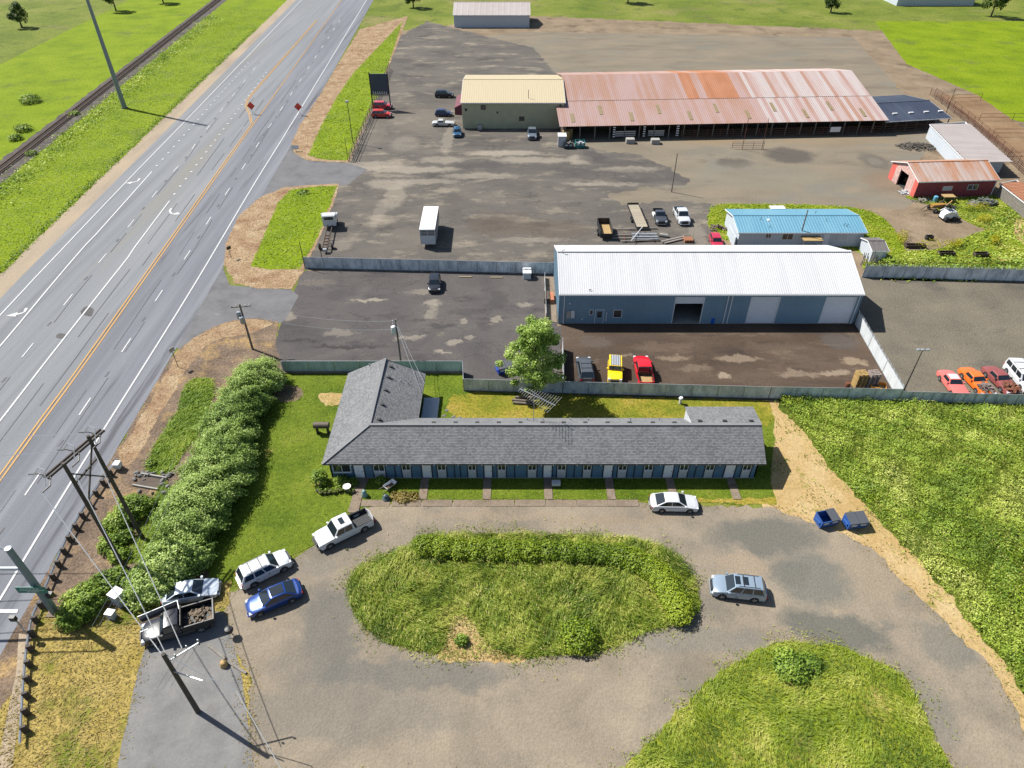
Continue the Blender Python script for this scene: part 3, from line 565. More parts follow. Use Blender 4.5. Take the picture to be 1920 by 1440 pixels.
M['redbright'] = pm('bright_red_paint', (.50, .10, .08), .6)  # brighter red than the wall, for gable boards and a window frame
M['peeled'] = pm('peeling_pink_paint', (.42, .27, .24), .8, var=.25, vscale=2)
M['housewall'] = pm('pale_blue_grey_siding', (.42, .46, .50), .65, var=.06)
M['wood'] = pm('weathered_grey_wood', (.16, .145, .125), .85, var=.25, vscale=3)
M['plywood'] = pm('tan_plywood', A(212, 178, 118), .8, var=.1)
M['browndark'] = pm('dark_brown_timber', (.06, .042, .03), .85, var=.2)
M['greyshingle'] = pm('grey_shed_roofing', (.11, .10, .095), .9, var=.15)
M['rustpipe'] = pm('rusty_pipe', A(128, 84, 66), .7, .2, var=.2)
M['galv'] = pm('galvanised_steel', (.36, .38, .40), .45, .5, var=.08)
M['pole'] = pm('dark_creosote_pole', (.062, .05, .042), .85, var=.25, vscale=3)
M['polelt'] = pm('weathered_pole', (.15, .125, .10), .85, var=.2, vscale=3)
M['black'] = pm('black_paint', (.015, .015, .017), .5)
M['white'] = pm('white_paint', (.62, .62, .62), .45)
M['concblock'] = pm('concrete_block', (.26, .25, .23), .9, var=.15)
def shingle_mat():
    m, t, b = newmat('grey_asphalt_shingle'); N = t.nodes; Lk = t.links.new
    uv = N.new('ShaderNodeUVMap'); sp = N.new('ShaderNodeSeparateXYZ'); Lk(uv.outputs[0], sp.inputs[0])
    fl = N.new('ShaderNodeMath'); fl.operation = 'FLOOR'; Lk(sp.outputs[0], fl.inputs[0]); f2 = N.new('ShaderNodeMath'); f2.operation = 'FLOOR'; Lk(sp.outputs[1], f2.inputs[0])
    cb = N.new('ShaderNodeCombineXYZ'); Lk(fl.outputs[0], cb.inputs[0]); Lk(f2.outputs[0], cb.inputs[1])
    wn_ = N.new('ShaderNodeTexWhiteNoise'); wn_.noise_dimensions = '2D'; Lk(cb.outputs[0], wn_.inputs['Vector'])
    ge = N.new('ShaderNodeNewGeometry'); n = N.new('ShaderNodeTexNoise'); n.inputs['Scale'].default_value = .35; n.inputs['Detail'].default_value = 5; Lk(ge.outputs['Position'], n.inputs['Vector'])
    ad = N.new('ShaderNodeMath'); ad.operation = 'MULTIPLY_ADD'; ad.inputs[1].default_value = .5; Lk(wn_.outputs[0], ad.inputs[0]); m5 = N.new('ShaderNodeMath'); m5.operation = 'MULTIPLY'; m5.inputs[1].default_value = .45; Lk(n.outputs[0], m5.inputs[0]); Lk(m5.outputs[0], ad.inputs[2])
    rp = N.new('ShaderNodeValToRGB'); e = rp.color_ramp.elements; e[0].position = .22; e[0].color = (.105, .107, .111, 1); e[1].position = 1.05 if False else 1; e[1].color = (.21, .212, .216, 1)
    Lk(ad.outputs[0], rp.inputs[0]); Lk(rp.outputs[0], b.inputs['Base Color']); b.inputs['Roughness'].default_value = .9; b.inputs['Specular IOR Level'].default_value = .25
    return m
M['shingle'] = shingle_mat()
M['slat'] = None
def slatmat(name, c, c2):
    m, t, b = newmat(name); N = t.nodes; Lk = t.links.new
    ge = N.new('ShaderNodeNewGeometry'); n = N.new('ShaderNodeTexNoise'); n.inputs['Scale'].default_value = .9; n.inputs['Detail'].default_value = 8; n.inputs['Roughness'].default_value = .7
    mp = N.new('ShaderNodeMapping'); mp.inputs['Scale'].default_value = (1, 1, .45); Lk(ge.outputs['Position'], mp.inputs[0]); Lk(mp.outputs[0], n.inputs['Vector'])
    rp = N.new('ShaderNodeValToRGB'); e = rp.color_ramp.elements; e[0].position = .36; e[0].color = (*c, 1); e[1].position = .66; e[1].color = (*c2, 1)
    Lk(n.outputs[0], rp.inputs[0]); Lk(rp.outputs[0], b.inputs['Base Color']); b.inputs['Roughness'].default_value = .6
    return m
M['slat'] = slatmat('weathered_privacy_slats', (.30, .34, .37), (.70, .73, .74))
M['slatgreen'] = slatmat('green_grey_privacy_slats', (.27, .36, .36), (.48, .57, .56))
M['slatpale'] = slatmat('pale_privacy_slats', (.40, .43, .44), (.52, .54, .55))

# ---------------------------------------------------------------- roof and wall makers
def rib_sheet(wd, ln, ribs, rh=.03, t=.012):
    """one corrugated sheet: x across, y down the slope, z up"""
    xs = []
    for i in range(ribs):
        c = wd * (i + .5) / ribs; q = wd / ribs
        xs += [(c - q * .5, 0), (c - q * .16, 0), (c - q * .09, rh), (c + q * .09, rh), (c + q * .16, 0)]
    xs += [(wd, 0)]; mb = MB()
    mb.add([(x, y, z) for y in (0, ln) for x, z in xs], [(i, i + 1, len(xs) + i + 1, len(xs) + i) for i in range(len(xs) - 1)])
    mb.f = [f[::-1] for f in mb.f]
    return mb
def sheets(parent, o, u, v, n, mats, name='roof_panel', ribs=3, rh=.022, choose=None):
    """n sheets from corner o along u, each running down v (local coordinates of parent)"""
    o, u, v = Vector(o), Vector(u), Vector(v); wd = u.length / n; U = u.normalized(); V = v.normalized(); Nn = U.cross(V).normalized()
    if Nn.z < 0: Nn = -Nn
    mats = mats if isinstance(mats, list) else [mats]; mes = []
    for m in mats:
        me = rib_sheet(wd, v.length, ribs, rh).mesh(name); me.materials.append(m); mes.append(me)
    for i in range(n):
        k = choose(i) if choose else 0; p = o + U * wd * i
        Mx = Matrix(((U.x, V.x, Nn.x, p.x), (U.y, V.y, Nn.y, p.y), (U.z, V.z, Nn.z, p.z), (0, 0, 0, 1)))
        inst(name, mes[k], parent, Mx)
def ribwall(mb, p0, p1, z0, z1, pitch=.3, d=.025, z1b=None):
    """ribbed sheet wall from p0 to p1, sloping top allowed"""
    p0, p1 = Vector((*p0, 0)), Vector((*p1, 0)); L = (p1 - p0).length; U = (p1 - p0).normalized(); Nn = Vector((U.y, -U.x, 0)); n = max(1, int(L / pitch)); q = L / n
    z1b = z1 if z1b is None else z1b; pts = []
    for i in range(n):
        for f, h in ((0, 0), (.62, 0), (.7, d), (.92, d)): pts.append((i * q + f * q, h))
    pts.append((L, 0)); zt = lambda x: z1 + (z1b - z1) * x / L
    vs = [p0 + U * x + Nn * h + Vector((0, 0, z0)) for x, h in pts] + [p0 + U * x + Nn * h + Vector((0, 0, zt(x))) for x, h in pts]; k = len(pts)
    return mb.add(vs, [(i, i + 1, k + i + 1, k + i) for i in range(k - 1)])
def shingle_plane(parent, pts, down, name='roof_slope', course=.17, mat=None, off=None, tab=.22, **kw):
    """roof slope of overlapping courses; pts convex polygon (3D), down = unit vector down the slope"""
    P = [Vector(p) for p in pts]; D = Vector(down).normalized(); n = (P[1] - P[0]).cross(P[2] - P[0]).normalized()
    if n.z < 0: n = -n
    U = n.cross(D).normalized(); o = P[0]; pol = [((p - o).dot(U), (p - o).dot(D)) for p in P]
    s0 = min(q[1] for q in pol); s1 = max(q[1] for q in pol); vs, fs, uvs = [], [], []
    def cut(s):
        xs = []
        for (a, b), (c, d) in zip(pol, pol[1:] + pol[:1]):
            if abs(d - b) < 1e-9: continue
            t = (s - b) / (d - b)
            if -1e-9 <= t <= 1 + 1e-9: xs.append(a + (c - a) * t)
        return (min(xs), max(xs)) if xs else (0, 0)
    k = int((s1 - s0) / course) + 1; c = (s1 - s0) / k
    for i in range(k):
        a, b = s0 + i * c + 1e-5, s0 + (i + 1) * c - 1e-5; (l0, r0), (l1, r1) = cut(a), cut(b); m = len(vs); h = .022
        for (x, s, z) in ((l0, a, 0), (r0, a, 0), (r1, b, h), (l1, b, h), (r1, b, -.01), (l1, b, -.01)): vs.append(o + U * x + D * s + n * z)
        fs += [(m, m + 3, m + 2, m + 1), (m + 3, m + 5, m + 4, m + 2)]; sh = (i * .37) % 1
        uvs += [(l0 / tab + sh + 500, i + .5), (l1 / tab + sh + 500, i + .5), (r1 / tab + sh + 500, i + .5), (r0 / tab + sh + 500, i + .5)] + [(.5, i + .5)] * 4
    me = bpy.data.meshes.new(name); me.from_pydata([v - (off or Vector()) for v in vs], [], fs)
    ul = me.uv_layers.new(name='UVMap')
    for j, q in enumerate(uvs): ul.data[j].uv = q
    for p in me.polygons:
        pass
    me.update(); me.materials.append(mat or M['shingle'])
    # flip if the first face looks down
    if me.polygons[0].normal.z < 0:
        for p in me.polygons: p.flip()
    ob = bpy.data.objects.new(name, me); COL.objects.link(ob); ob.parent = parent
    return tag(ob, **kw)

# ---------------------------------------------------------------- the motel
mo = thing('motel_building', 'long low L-shaped blue motel with grey shingle roof and row of doors', 'motel', (3, 52.6, 0))
off = Vector((3, 52.6, 0))
EH, RHT = 2.72, 4.98; XL, XR = -19.45, 26.0; WX = -10.3; YF, YB, YRD, YN = 49.1, 56.1, 52.6, 64.0; XW = -14.85
V3 = lambda x, y, z: Vector((x, y, z))
J = V3(XW, YRD, RHT); PK = V3(XW, YN - .1, RHT + .1); RE = V3(XR, YRD, RHT)
shingle_plane(mo, [V3(XL, YF, EH), V3(XR, YF, EH), RE, J], (0, -1, -(RHT - EH) / (YRD - YF)), off=off, label='long front roof slope facing the drive')
shingle_plane(mo, [V3(XL, YF, EH), J, PK, V3(XL, YN, EH)], (-1, 0, -(RHT - EH) / (XW - XL)), off=off, label='west roof slope of the short wing')
shingle_plane(mo, [J, V3(WX, YB, EH), V3(WX, YN, EH), PK], (1, 0, -(RHT - EH) / (WX - XW)), off=off, label='east roof slope of the short wing')
shingle_plane(mo, [J, RE, V3(XR, YB, EH), V3(WX, YB, EH)], (0, 1, -(RHT - EH) / (YB - YRD)), off=off, label='narrow rear roof slope')
shingle_plane(mo, [V3(18.75, YRD + .02, RHT + .03), V3(XR + .05, YRD + .02, RHT + .03), V3(XR + .15, 56.0, 4.46), V3(18.7, 56.0, 4.46)], (0, 1, -.16), off=off, label='low pitched roof of the rear addition')
mb = MB()   # ridge and hip caps
for a, b in ((J, RE), (J, PK), (J, V3(XL, YF, EH))): mb.bar(a + V3(0, 0, .03), b + V3(0, 0, .03), .3, .05)
mb.obj('ridge_cap', M['shingle'], mo, world=True)
mb = MB()   # fascia
for a, b in ((V3(XL, YF, EH), V3(XR, YF, EH)), (V3(XL, YF, EH), V3(XL, YN, EH)), (V3(XL, YN, EH), PK), (PK, V3(WX, YN, EH)), (V3(WX, YN, EH), V3(WX, YB, EH)), (V3(XR, YF, EH), RE), (V3(18.7, 56, 4.46), V3(XR + .15, 56, 4.46))):
    mb.bar(a - V3(0, 0, .1), b - V3(0, 0, .1), .04, .17)
mb.obj('fascia', M['motelroof_fascia'], mo, world=True)
WF, WE = 49.68, 25.55; WL = -18.95
mb = MB(); mb.box(WL, WE, WF, WF + .15, .1, EH + .25); mb.box(WL, WL + .15, WF, 63.5, .1, EH + .12); mb.box(WX - .6, WX - .45, 55.6, 63.5, .1, EH + .1); mb.box(WX - .6, WE, 55.5, 55.65, .1, EH + .05)
mb.box(WE - .15, WE, WF, 55.6, .1, EH + .25); mb.add([(WE - .01, WF + .1, EH), (WE - .01, 55.6, EH), (WE - .01, YRD, RHT - .15)], [(0, 1, 2)])
mb.box(WL, WX - .45, 63.4, 63.55, .1, EH); mb.add([(WL, 63.56, EH), (WX - .45, 63.56, EH), (XW, 63.56, RHT - .1)], [(0, 1, 2)])
mb.box(18.95, WE + .1, 55.3, 55.75, .1, 4.4)
mb.obj('wall', M['motelblue'], mo, world=True)
mb = MB(); mb.box(18.85, 18.98, 53.0, 55.76, 2.5, 4.4); mb.obj('side_wall', M['greypanel'], mo, world=True)
mb = MB(); mb.box(WL - .04, WE + .04, WF - .04, 63.6, 0, .1) if False else mb.box(WL, WE, WF - .05, WF, 0, .12); mb.obj('foundation', M['concblock'], mo, world=True)
def fx(px, h=1.4): return (px - 960) / FPX * (53 - h) / (_S + ((885 - 720) / FPX) * _C) if False else (px - 960) / FPX * 70.4
yw = WF - .03
def mdoor(x0, x1):
    mb = MB(); mb.box(x0, x1, yw, WF + .01, .14, 2.16); d = mb.obj('door', M['whitedoor'], mo, world=True)
    MB().box(x1 - .14, x1 - .07, yw - .06, yw, 1.05, 1.12).obj('handle', M['steel'], d, world=False).location = -off
    mb = MB(); mb.box(x0 - .13, x0, yw - .015, WF, .1, 2.3); mb.box(x1, x1 + .13, yw - .015, WF, .1, 2.3); mb.box(x0, x1, yw - .015, WF, 2.16, 2.3); mb.obj('door_frame', M['navy'], mo, world=True)
def mwin(x0, x1, z0=1.25, z1=2.15, panes=2, below=True):
    if below:
        MB().box(x0, x1, yw, WF + .01, .12, z0 - .04).obj('wall_panel', M['greypanel'], mo, world=True)
        mb = MB(); mb.box(x0 - .12, x0, yw - .012, WF, .1, 2.3); mb.box(x1, x1 + .12, yw - .012, WF, .1, 2.3); mb.obj('trim_board', M['navy'], mo, world=True)
    mb = MB(); t = .055
    mb.box(x0, x1, yw - .03, WF, z0, z0 + t); mb.box(x0, x1, yw - .03, WF, z1 - t, z1)
    for i in range(panes + 1):
        x = x0 + (x1 - x0 - t) * i / panes; mb.box(x, x + t, yw - .028, WF, z0 + t, z1 - t)
    f = mb.obj('window', M['trim'], mo, world=True)
    for i in range(panes):
        a = x0 + (x1 - x0 - t) * i / panes + t; b = x0 + (x1 - x0 - t) * (i + 1) / panes
        o = MB().box(a, b, yw - .005, WF, z0 + t, z1 - t).obj('pane', M['glass'], f); o.location = -off
    mb = MB(); mb.box(x0, x1, yw - .1, yw - .02, z0 - .05, z0); s = mb.obj('sill', M['trim'], f); s.location = -off
for a, b in ((661, 679), (790, 807), (908, 922), (1020, 1035), (1134, 1150), (1248, 1265), (1364, 1382)): mdoor(fx(a), fx(b))
mwin(fx(621), fx(655), .95, 2.15, 2, False)
mwin(fx(698), fx(719), 1.1, 2.15)
for a, b in ((752, 768), (819, 835), (877, 892), (933, 948), (990, 1006), (1046, 1062), (1095, 1110), (1161, 1177), (1210, 1226), (1277, 1293), (1326, 1342), (1396, 1412)): mwin(fx(a), fx(b))
mb = MB()
for px in (738, 851, 862, 965, 1078, 1192, 1308): mb.box(fx(px) - .05, fx(px) + .05, yw - .02, WF, .1, 2.5)
mb.obj('batten', M['navy'], mo, world=True)
mb = MB(); x = XL + .5
while x < XR: mb.box(x - .05, x + .05, YF - .03, YF + .5, EH - .22, EH - .1); x += 1.22
y = YF + 1
while y < YN: mb.box(XL - .03, XL + .4, y - .05, y + .05, EH - .2, EH - .1); y += 1.22
mb.obj('rafter_tail', M['trim'], mo, world=True)
def hz(x, y):   # height of the motel roof at a place
    if x < WX and y > YRD: return RHT - abs(x - XW) * (RHT - EH) / (XW - XL)
    return RHT - abs(y - YRD) * (RHT - EH) / (YRD - YF)
def rvent(x, y):
    z = hz(x, y) if not (x > 18.8 and y > YRD) else RHT - .16 * (y - YRD)
    MB().box(x - .22, x + .22, y - .16, y + .16, z - .1, z + .16).obj('roof_vent', M['vent'], mo, world=True, bevel=.03)
for px in (727, 770, 812, 853, 894, 935, 976, 1018, 1058, 1099, 1141, 1183, 1227, 1268, 1315, 1362, 1412): rvent((px - 960) / FPX * 71.0, YRD + .55)
for x, y in ((727, 686), (722, 706), (717, 730), (712, 757), (706, 785)): q = G(x, y, 4.75); rvent(XW + .75, q.y)
def pipe(px, py, h, top=.35): q = G(px, py, h); MB().tube([q - V3(0, 0, .3), q + V3(0, 0, top)], .05, 6).obj('vent_pipe', M['galv'], mo, world=True)
for px in (989, 1018, 1070, 1103, 1182, 1236): pipe(px, 788, 3.6)
pipe(693, 686, 4.2); pipe(670, 727, 3.3); pipe(737, 712, 4.3); pipe(752, 716, 3.9); pipe(766, 720, 3.5)
# lean-to and slab on the east side of the short wing
sb = G(808, 768); MB().box(sb.x - .9, sb.x + .9, sb.y - 2.2, sb.y + 1.6, 0, .5).obj('rear_step', M['greypanel'], mo, world=True)

# ---------------------------------------------------------------- the warehouse
WX0, WX1, WY0, WY1 = 6.4, 47.1, 78.7, 92.2; WEH, WRH, WRY = 4.85, 7.5, 85.5
wh = thing('warehouse', 'large slate blue metal warehouse with white ribbed roof and roller doors', 'warehouse', (26.75, 85.4, 0)); wo = V3(26.75, 85.4, 0)
n = 46
sheets(wh, V3(WX0 - .12, WRY, WRH + .05) - wo, V3(WX1 - WX0 + .24, 0, 0), V3(0, WY0 - .2 - WRY, WEH - WRH), n, M['whiteroof'], ribs=3)
sheets(wh, V3(WX0 - .12, WRY, WRH + .05) - wo, V3(WX1 - WX0 + .24, 0, 0), V3(0, WY1 + .2 - WRY, WEH - WRH), n, M['whiteroof'], ribs=3)
MB().box(WX0 - .12, WX1 + .12, WRY - .22, WRY + .22, WRH + .06, WRH + .12).obj('ridge_cap', M['whiteroof'], wh, world=True)
mb = MB()
ops = [(22.1, 25.9, 4.25), (32.3, 36.1, 4.25), (42.4, 46.35, 4.25)]
x = WX0
for a, b, h in ops: ribwall(mb, (x, WY0), (a, WY0), .1, WEH); ribwall(mb, (a, WY0), (b, WY0), h, WEH); x = b
ribwall(mb, (x, WY0), (WX1, WY0), .1, WEH)
ribwall(mb, (WX1, WY1), (WX0, WY1), .1, WEH)
for X_, d in ((WX0, 1), (WX1, -1)):
    if d == 1: ribwall(mb, (X_, WY1), (X_, WRY), .1, WEH, z1b=WRH); ribwall(mb, (X_, WRY), (X_, WY0), .1, WRH, z1b=WEH)
    else: ribwall(mb, (X_, WY0), (X_, WRY), .1, WEH, z1b=WRH); ribwall(mb, (X_, WRY), (X_, WY1), .1, WRH, z1b=WEH)
mb.obj('wall', M['bluewall'], wh, world=True)
MB().box(WX0, WX1, WY0, WY1, 0, .1).obj('floor_slab', M['concblock'], wh, world=True)
def roller(x0, x1, z0, z1, lab):
    t = int((z1 - z0) / .3); mb = MB()
    for i in range(t):
        a = z0 + (z1 - z0) * i / t; b = z0 + (z1 - z0) * (i + 1) / t
        mb.box(x0, x1, WY0 + .06, WY0 + .1, a, b - .03); mb.box(x0, x1, WY0 + .075, WY0 + .1, b - .03, b)
    mb.obj('roller_door', M['whitedoor'], wh, world=True, label=lab)
roller(22.1, 25.9, 3.25, 4.25, 'half raised white roller door'); roller(32.3, 36.1, .1, 4.25, 'closed white roller door in the middle'); roller(42.4, 46.35, .1, 4.25, 'closed white roller door at the east end')
mb = MB()
for a, b, h in ops: mb = MB(); mb.box(a - .1, a, WY0 - .05, WY0 + .12, .1, h + .1); mb.box(b, b + .1, WY0 - .05, WY0 + .12, .1, h + .1); mb.box(a, b, WY0 - .05, WY0 + .12, h, h + .1); mb.obj('door_frame', M['trim'], wh, world=True)
# gutter, fascia, downspouts
MB().box(WX0 - .15, WX1 + .15, WY0 - .32, WY0 - .2, WEH - .16, WEH - .01).obj('gutter', M['trim'], wh, world=True)
mb = MB()
for x_ in (WX0 - .06, WX1 + .06):
    mb.bar((x_, WY0 - .2, WEH - .06), (x_, WRY, WRH - .03), .06, .22); mb.bar((x_, WRY, WRH - .03), (x_, WY1 + .2, WEH - .06), .06, .22)
mb.obj('rake_trim', M['trim'], wh, world=True)
for x_ in (7.0, 29.05, 29.6, 46.7):
    MB().box(x_, x_ + .12, WY0 - .14, WY0 - .04, .1, WEH - .15).obj('downspout', M['trim'], wh, world=True)
mb = MB()
for x_ in (WX0, WX1): mb.box(x_ - .06, x_ + .06, WY0 - .05, WY0 + .07, .1, WEH)
mb.obj('corner_trim', M['bluewall'], wh, world=True)
X7 = lambda px: (px - 960) / FPX * 93.5
mb = MB(); mb.box(X7(1117), X7(1131), WY0 - .05, WY0 + .02, .1, 2.25); d = mb.obj('entrance_door', M['bluewall'], wh, world=True)
mb = MB(); mb.box(X7(1120), X7(1128), WY0 - .07, WY0 - .04, 1.1, 2.0); o = mb.obj('pane', M['glass'], d); o.location = -wo
mb = MB(); a, b = X7(1116.5), X7(1131.5); mb.box(a - .08, a, WY0 - .06, WY0, .1, 2.35); mb.box(b, b + .08, WY0 - .06, WY0, .1, 2.35); mb.box(a, b, WY0 - .06, WY0, 2.27, 2.35); o = mb.obj('frame', M['trim'], d); o.location = -wo
for a, b, z0, z1 in ((1105, 1112, 1.5, 2.3), (1149.5, 1166, 1.05, 2.3)):
    a, b = X7(a), X7(b); mb = MB(); mb.box(a, b, WY0 - .05, WY0, z0, z0 + .07); mb.box(a, b, WY0 - .05, WY0, z1 - .07, z1); mb.box(a, a + .07, WY0 - .048, WY0, z0 + .07, z1 - .07); mb.box(b - .07, b, WY0 - .048, WY0, z0 + .07, z1 - .07)
    f = mb.obj('window', M['trim'], wh, world=True); o = MB().box(a + .07, b - .07, WY0 - .03, WY0 + .01, z0 + .07, z1 - .07).obj('pane', M['glass'], f); o.location = -wo
MB().box(X7(1062), X7(1069.5), WY0 - .2, WY0, 1.0, 2.2).obj('meter_box', M['galv'], wh, world=True)
MB().box(X7(1070.5), X7(1077), WY0 - .18, WY0, 1.05, 2.2).obj('meter_box', M['trim'], wh, world=True)
MB().box(X7(1136.3), X7(1137.6), WY0 - .1, WY0, .5, 1.5).obj('conduit', M['trim'], wh, world=True)
for px_, z_ in ((1067, 3.3), (1092, .75), (1137, 1.7)): MB().lathe((X7(px_), WY0 - .12, z_), [(.1, 0), (.12, .1), (.05, .2)], 8).obj('wall_lamp', M['white'], wh, world=True)
for px_, py_ in ((1055, 474), (1104, 548)): 
    q = G(px_, py_, WRH if py_ < 500 else WEH); MB().tube([q, q + V3(0, 0, .4), q + V3(.3, 0, .45)], .05, 6).obj('roof_light', M['black'], wh, world=True)

# ---------------------------------------------------------------- generic gabled building
def gable(name, label, cat, a, b, depth, eh, rh, wallm, roofm, oh=.3, panel=.9, ribs=3, choose=None, walls=('f', 'b', 'l', 'r'), pitch=.3, ridge=.5, rib=True):
    a, b = Vector((a[0], a[1], 0)), Vector((b[0], b[1], 0)); L = (b - a).length; rot = math.atan2((b - a).y, (b - a).x)
    t = thing(name, label, cat, a, rot); ry = depth * ridge
    mb = MB(); W = (lambda m, p, q, z0, z1, z1b=None: ribwall(m, p, q, z0, z1, pitch, .02, z1b))
    if 'f' in walls: W(mb, (0, 0), (L, 0), 0, eh)
    if 'b' in walls: W(mb, (L, depth), (0, depth), 0, eh)
    if 'l' in walls: W(mb, (0, depth), (0, ry), 0, eh, rh); W(mb, (0, ry), (0, 0), 0, rh, eh)
    if 'r' in walls: W(mb, (L, 0), (L, ry), 0, eh, rh); W(mb, (L, ry), (L, depth), 0, rh, eh)
    if mb.v: mb.obj('wall', wallm, t)
    s = (rh - eh) / ry; s2 = (rh - eh) / (depth - ry) if ridge < .99 else 0; n = max(1, round((L + 2 * oh) / panel))
    sheets(t, (-oh, ry, rh + .04), (L + 2 * oh, 0, 0), (0, -ry - oh, -s * (ry + oh)), n, roofm, ribs=ribs, choose=choose)
    if ridge < .99: sheets(t, (-oh, ry, rh + .04), (L + 2 * oh, 0, 0), (0, depth - ry + oh, -s2 * (depth - ry + oh)), n, roofm, ribs=ribs, choose=choose)
    rm = roofm[0] if isinstance(roofm, list) else roofm
    MB().box(-oh, L + oh, ry - .15, ry + .15, rh + .05, rh + .1).obj('ridge_cap', rm, t)
    mb = MB(); mb.bar((-oh, -oh - .02, eh - s * oh - .06), (L + oh, -oh - .02, eh - s * oh - .06), .05, .16)
    for x_ in (-oh, L + oh): mb.bar((x_, -oh, eh - s * oh - .04), (x_, ry, rh - .04), .05, .16); mb.bar((x_, ry, rh - .04), (x_, depth + oh, eh - s2 * oh - .04), .05, .16)
    mb.obj('roof_trim', M['trim'], t)
    return t, L
def lwin(t, x0, x1, z0, z1, y=0, panes=2, frame=None, name='window', glass=None):
    mb = MB(); e = .06; mb.box(x0, x1, y - .06, y, z0, z0 + e); mb.box(x0, x1, y - .06, y, z1 - e, z1)
    for i in range(panes + 1):
        x = x0 + (x1 - x0 - e) * i / panes; mb.box(x, x + e, y - .055, y, z0 + e, z1 - e)
    f = mb.obj(name, frame or M['trim'], t)
    for i in range(panes):
        a = x0 + (x1 - x0 - e) * i / panes + e; b = x0 + (x1 - x0 - e) * (i + 1) / panes; MB().box(a, b, y - .035, y, z0 + e, z1 - e).obj('pane', glass or M['glass'], f)
    return f
# long stock barn, beyond the yard
ba, bb = G(1056, 262), G(1652, 250)
EB = 3.3
u_ = (bb - ba).normalized(); nrm = Vector((-u_.y, u_.x, 0))
bt = thing('stock_barn', 'very long open-fronted stock barn with faded pink and rusty sheet roof', 'barn', ba, math.atan2(u_.y, u_.x)); BL = (bb - ba).length
def chb(i):
    r = random.Random(i * 7 + 1).random(); return 1 if (i > BL / 2.0 / .9 * .95 + 12 and r < .8) else 0
nb = int((BL + 1) / .95)
def chlow(i): return 1 if (i > nb * .62 and (i * 7) % 5 < 3) else 0
def chup(i):
    f = i / nb
    if .385 < f < .43 or .455 < f < .56: return 2
    return 1 if f > .60 and (i * 7) % 5 < 4 else 0
PM3 = [M['pinkroof'], M['pinkwhite'], M['orangeroof']]
sheets(bt, (-1, 9.5, EB + 2.1), (BL + 1.4, 0, 0), (0, -10.3, -2.28), nb, PM3, ribs=2, rh=.05, choose=chlow)
sheets(bt, (1.6, 21, EB + 4.65), (BL - 1.4, 0, 0), (0, -11.6, -2.5), nb, PM3, ribs=2, rh=.05, choose=chup)
sheets(bt, (1.6, 21, EB + 4.65), (BL - 1.4, 0, 0), (0, 12, -2.6), nb, PM3, ribs=2, rh=.05, choose=chup)
for i, (f, d) in enumerate([(k / 11 + .03, k % 2) for k in range(11)]):
    x = BL * f; MB().bar((x, 7.2 if d else 4.2, EB + 1.66 if d else EB + 1.0), (x, 3.6 if d else .8, EB + .86 if d else EB + .24), .75, .06).obj('skylight_sheet', pm('aged_skylight_sheet', A(176, 156, 116), .6, var=.15), bt)
mb = MB()
for i in range(0, 40):
    x = i * 3.2
    if x < BL: mb.box(x - .1, x + .1, -.15, .1, 0, EB - .15)
mb.obj('post', M['wood'], bt, kind='stuff') if False else None
for i in range(0, 40):
    x = .3 + i * 3.3
    if x < BL: MB().box(x - .1, x + .1, -.2, 0, 0, EB - .12).obj('post', M['wood'], bt)
mb = MB(); mb.box(-.5, BL + .3, -.12, .05, EB - .3, EB - .05); mb.obj('eave_beam', M['browndark'], bt)
mb = MB(); mb.box(0, BL, 7, 7.15, 0, EB + 1.2); mb.box(0, .15, 0.2, 20, 0, EB); mb.box(BL - .15, BL, .2, 20, 0, EB); mb.obj('inner_wall', M['browndark'], bt)
for i, z in enumerate((.5, .95, 1.4, 1.85)): MB().box(26, BL - 1, -1.0, -.95, z, z + .07).obj('rail', M['rustpipe'], bt)
for i in range(30):
    x = 26 + i * 2.9
    if x < BL - 1: MB().box(x - .04, x + .04, -1.05, -.97, 0, 2.0).obj('rail_post', M['rustpipe'], bt)
for x0, w_ in ((11.5, 4.5), (18.8, 3.6)):
    for z in (.5, .95, 1.4): MB().box(x0, x0 + w_, -.1, -.04, z, z + .28).obj('gate_board', M['galv'], bt)
MB().box(59.5, 61.8, -1.12, -1.06, .9, 2.0).obj('notice_board', M['white'], bt)
for x, w_ in ((10.9, .5), (17.6, .5), (25, .6)):
    for k in range(5): MB().box(x, x + w_, -.32, -.2, .45 + k * .5, .68 + k * .5).obj('stripe_board', M['white'], bt)
# concrete loading blocks in front of the barn
for px, py in ((1181, 268), (1228, 269)):
    q = G(px, py); t = MB(); t.box(q.x - .9, q.x + .9, q.y - .7, q.y + .7, 0, 1.0); origin_to(t.obj('concrete_block', M['concblock'], bevel=.04, label='grey concrete loading block before the barn, ' + ('west one' if px < 1200 else 'east one'), cat='block'))
# hay bales, pallets, tank, sheds' clutter beside the barn
q = G(1053, 274); mb = MB(); mb.box(q.x - .8, q.x + .9, q.y - .6, q.y + 1.6, 0, 2.3); sh = thing('white_container', 'tall white and grey storage box beside the two skips', 'container', q)
MB().box(-.8, .9, -.6, 1.6, 0, 2.2).obj('body', M['galv'], sh); MB().box(-.86, .96, -.66, 1.66, 2.2, 2.32).obj('lid', M['white'], sh); MB().box(-.5, .6, -.64, -.6, .15, 2.05).obj('door', M['greypanel'], sh)
for k, (px, py) in enumerate(((1061, 262), (1066, 258))):
    q = G(px, py); mb = MB()
    for z in (0, .5, 1.0, 1.5): mb.box(q.x - .8, q.x + .8, q.y - .5, q.y + .5, z, z + .46)
    origin_to(mb.obj('cardboard_stack', M['plywood'], bevel=.03, label=['tan stack of cartons beside the white storage box', 'rear tan stack of cartons under the barn eave'][k], cat='boxes'))
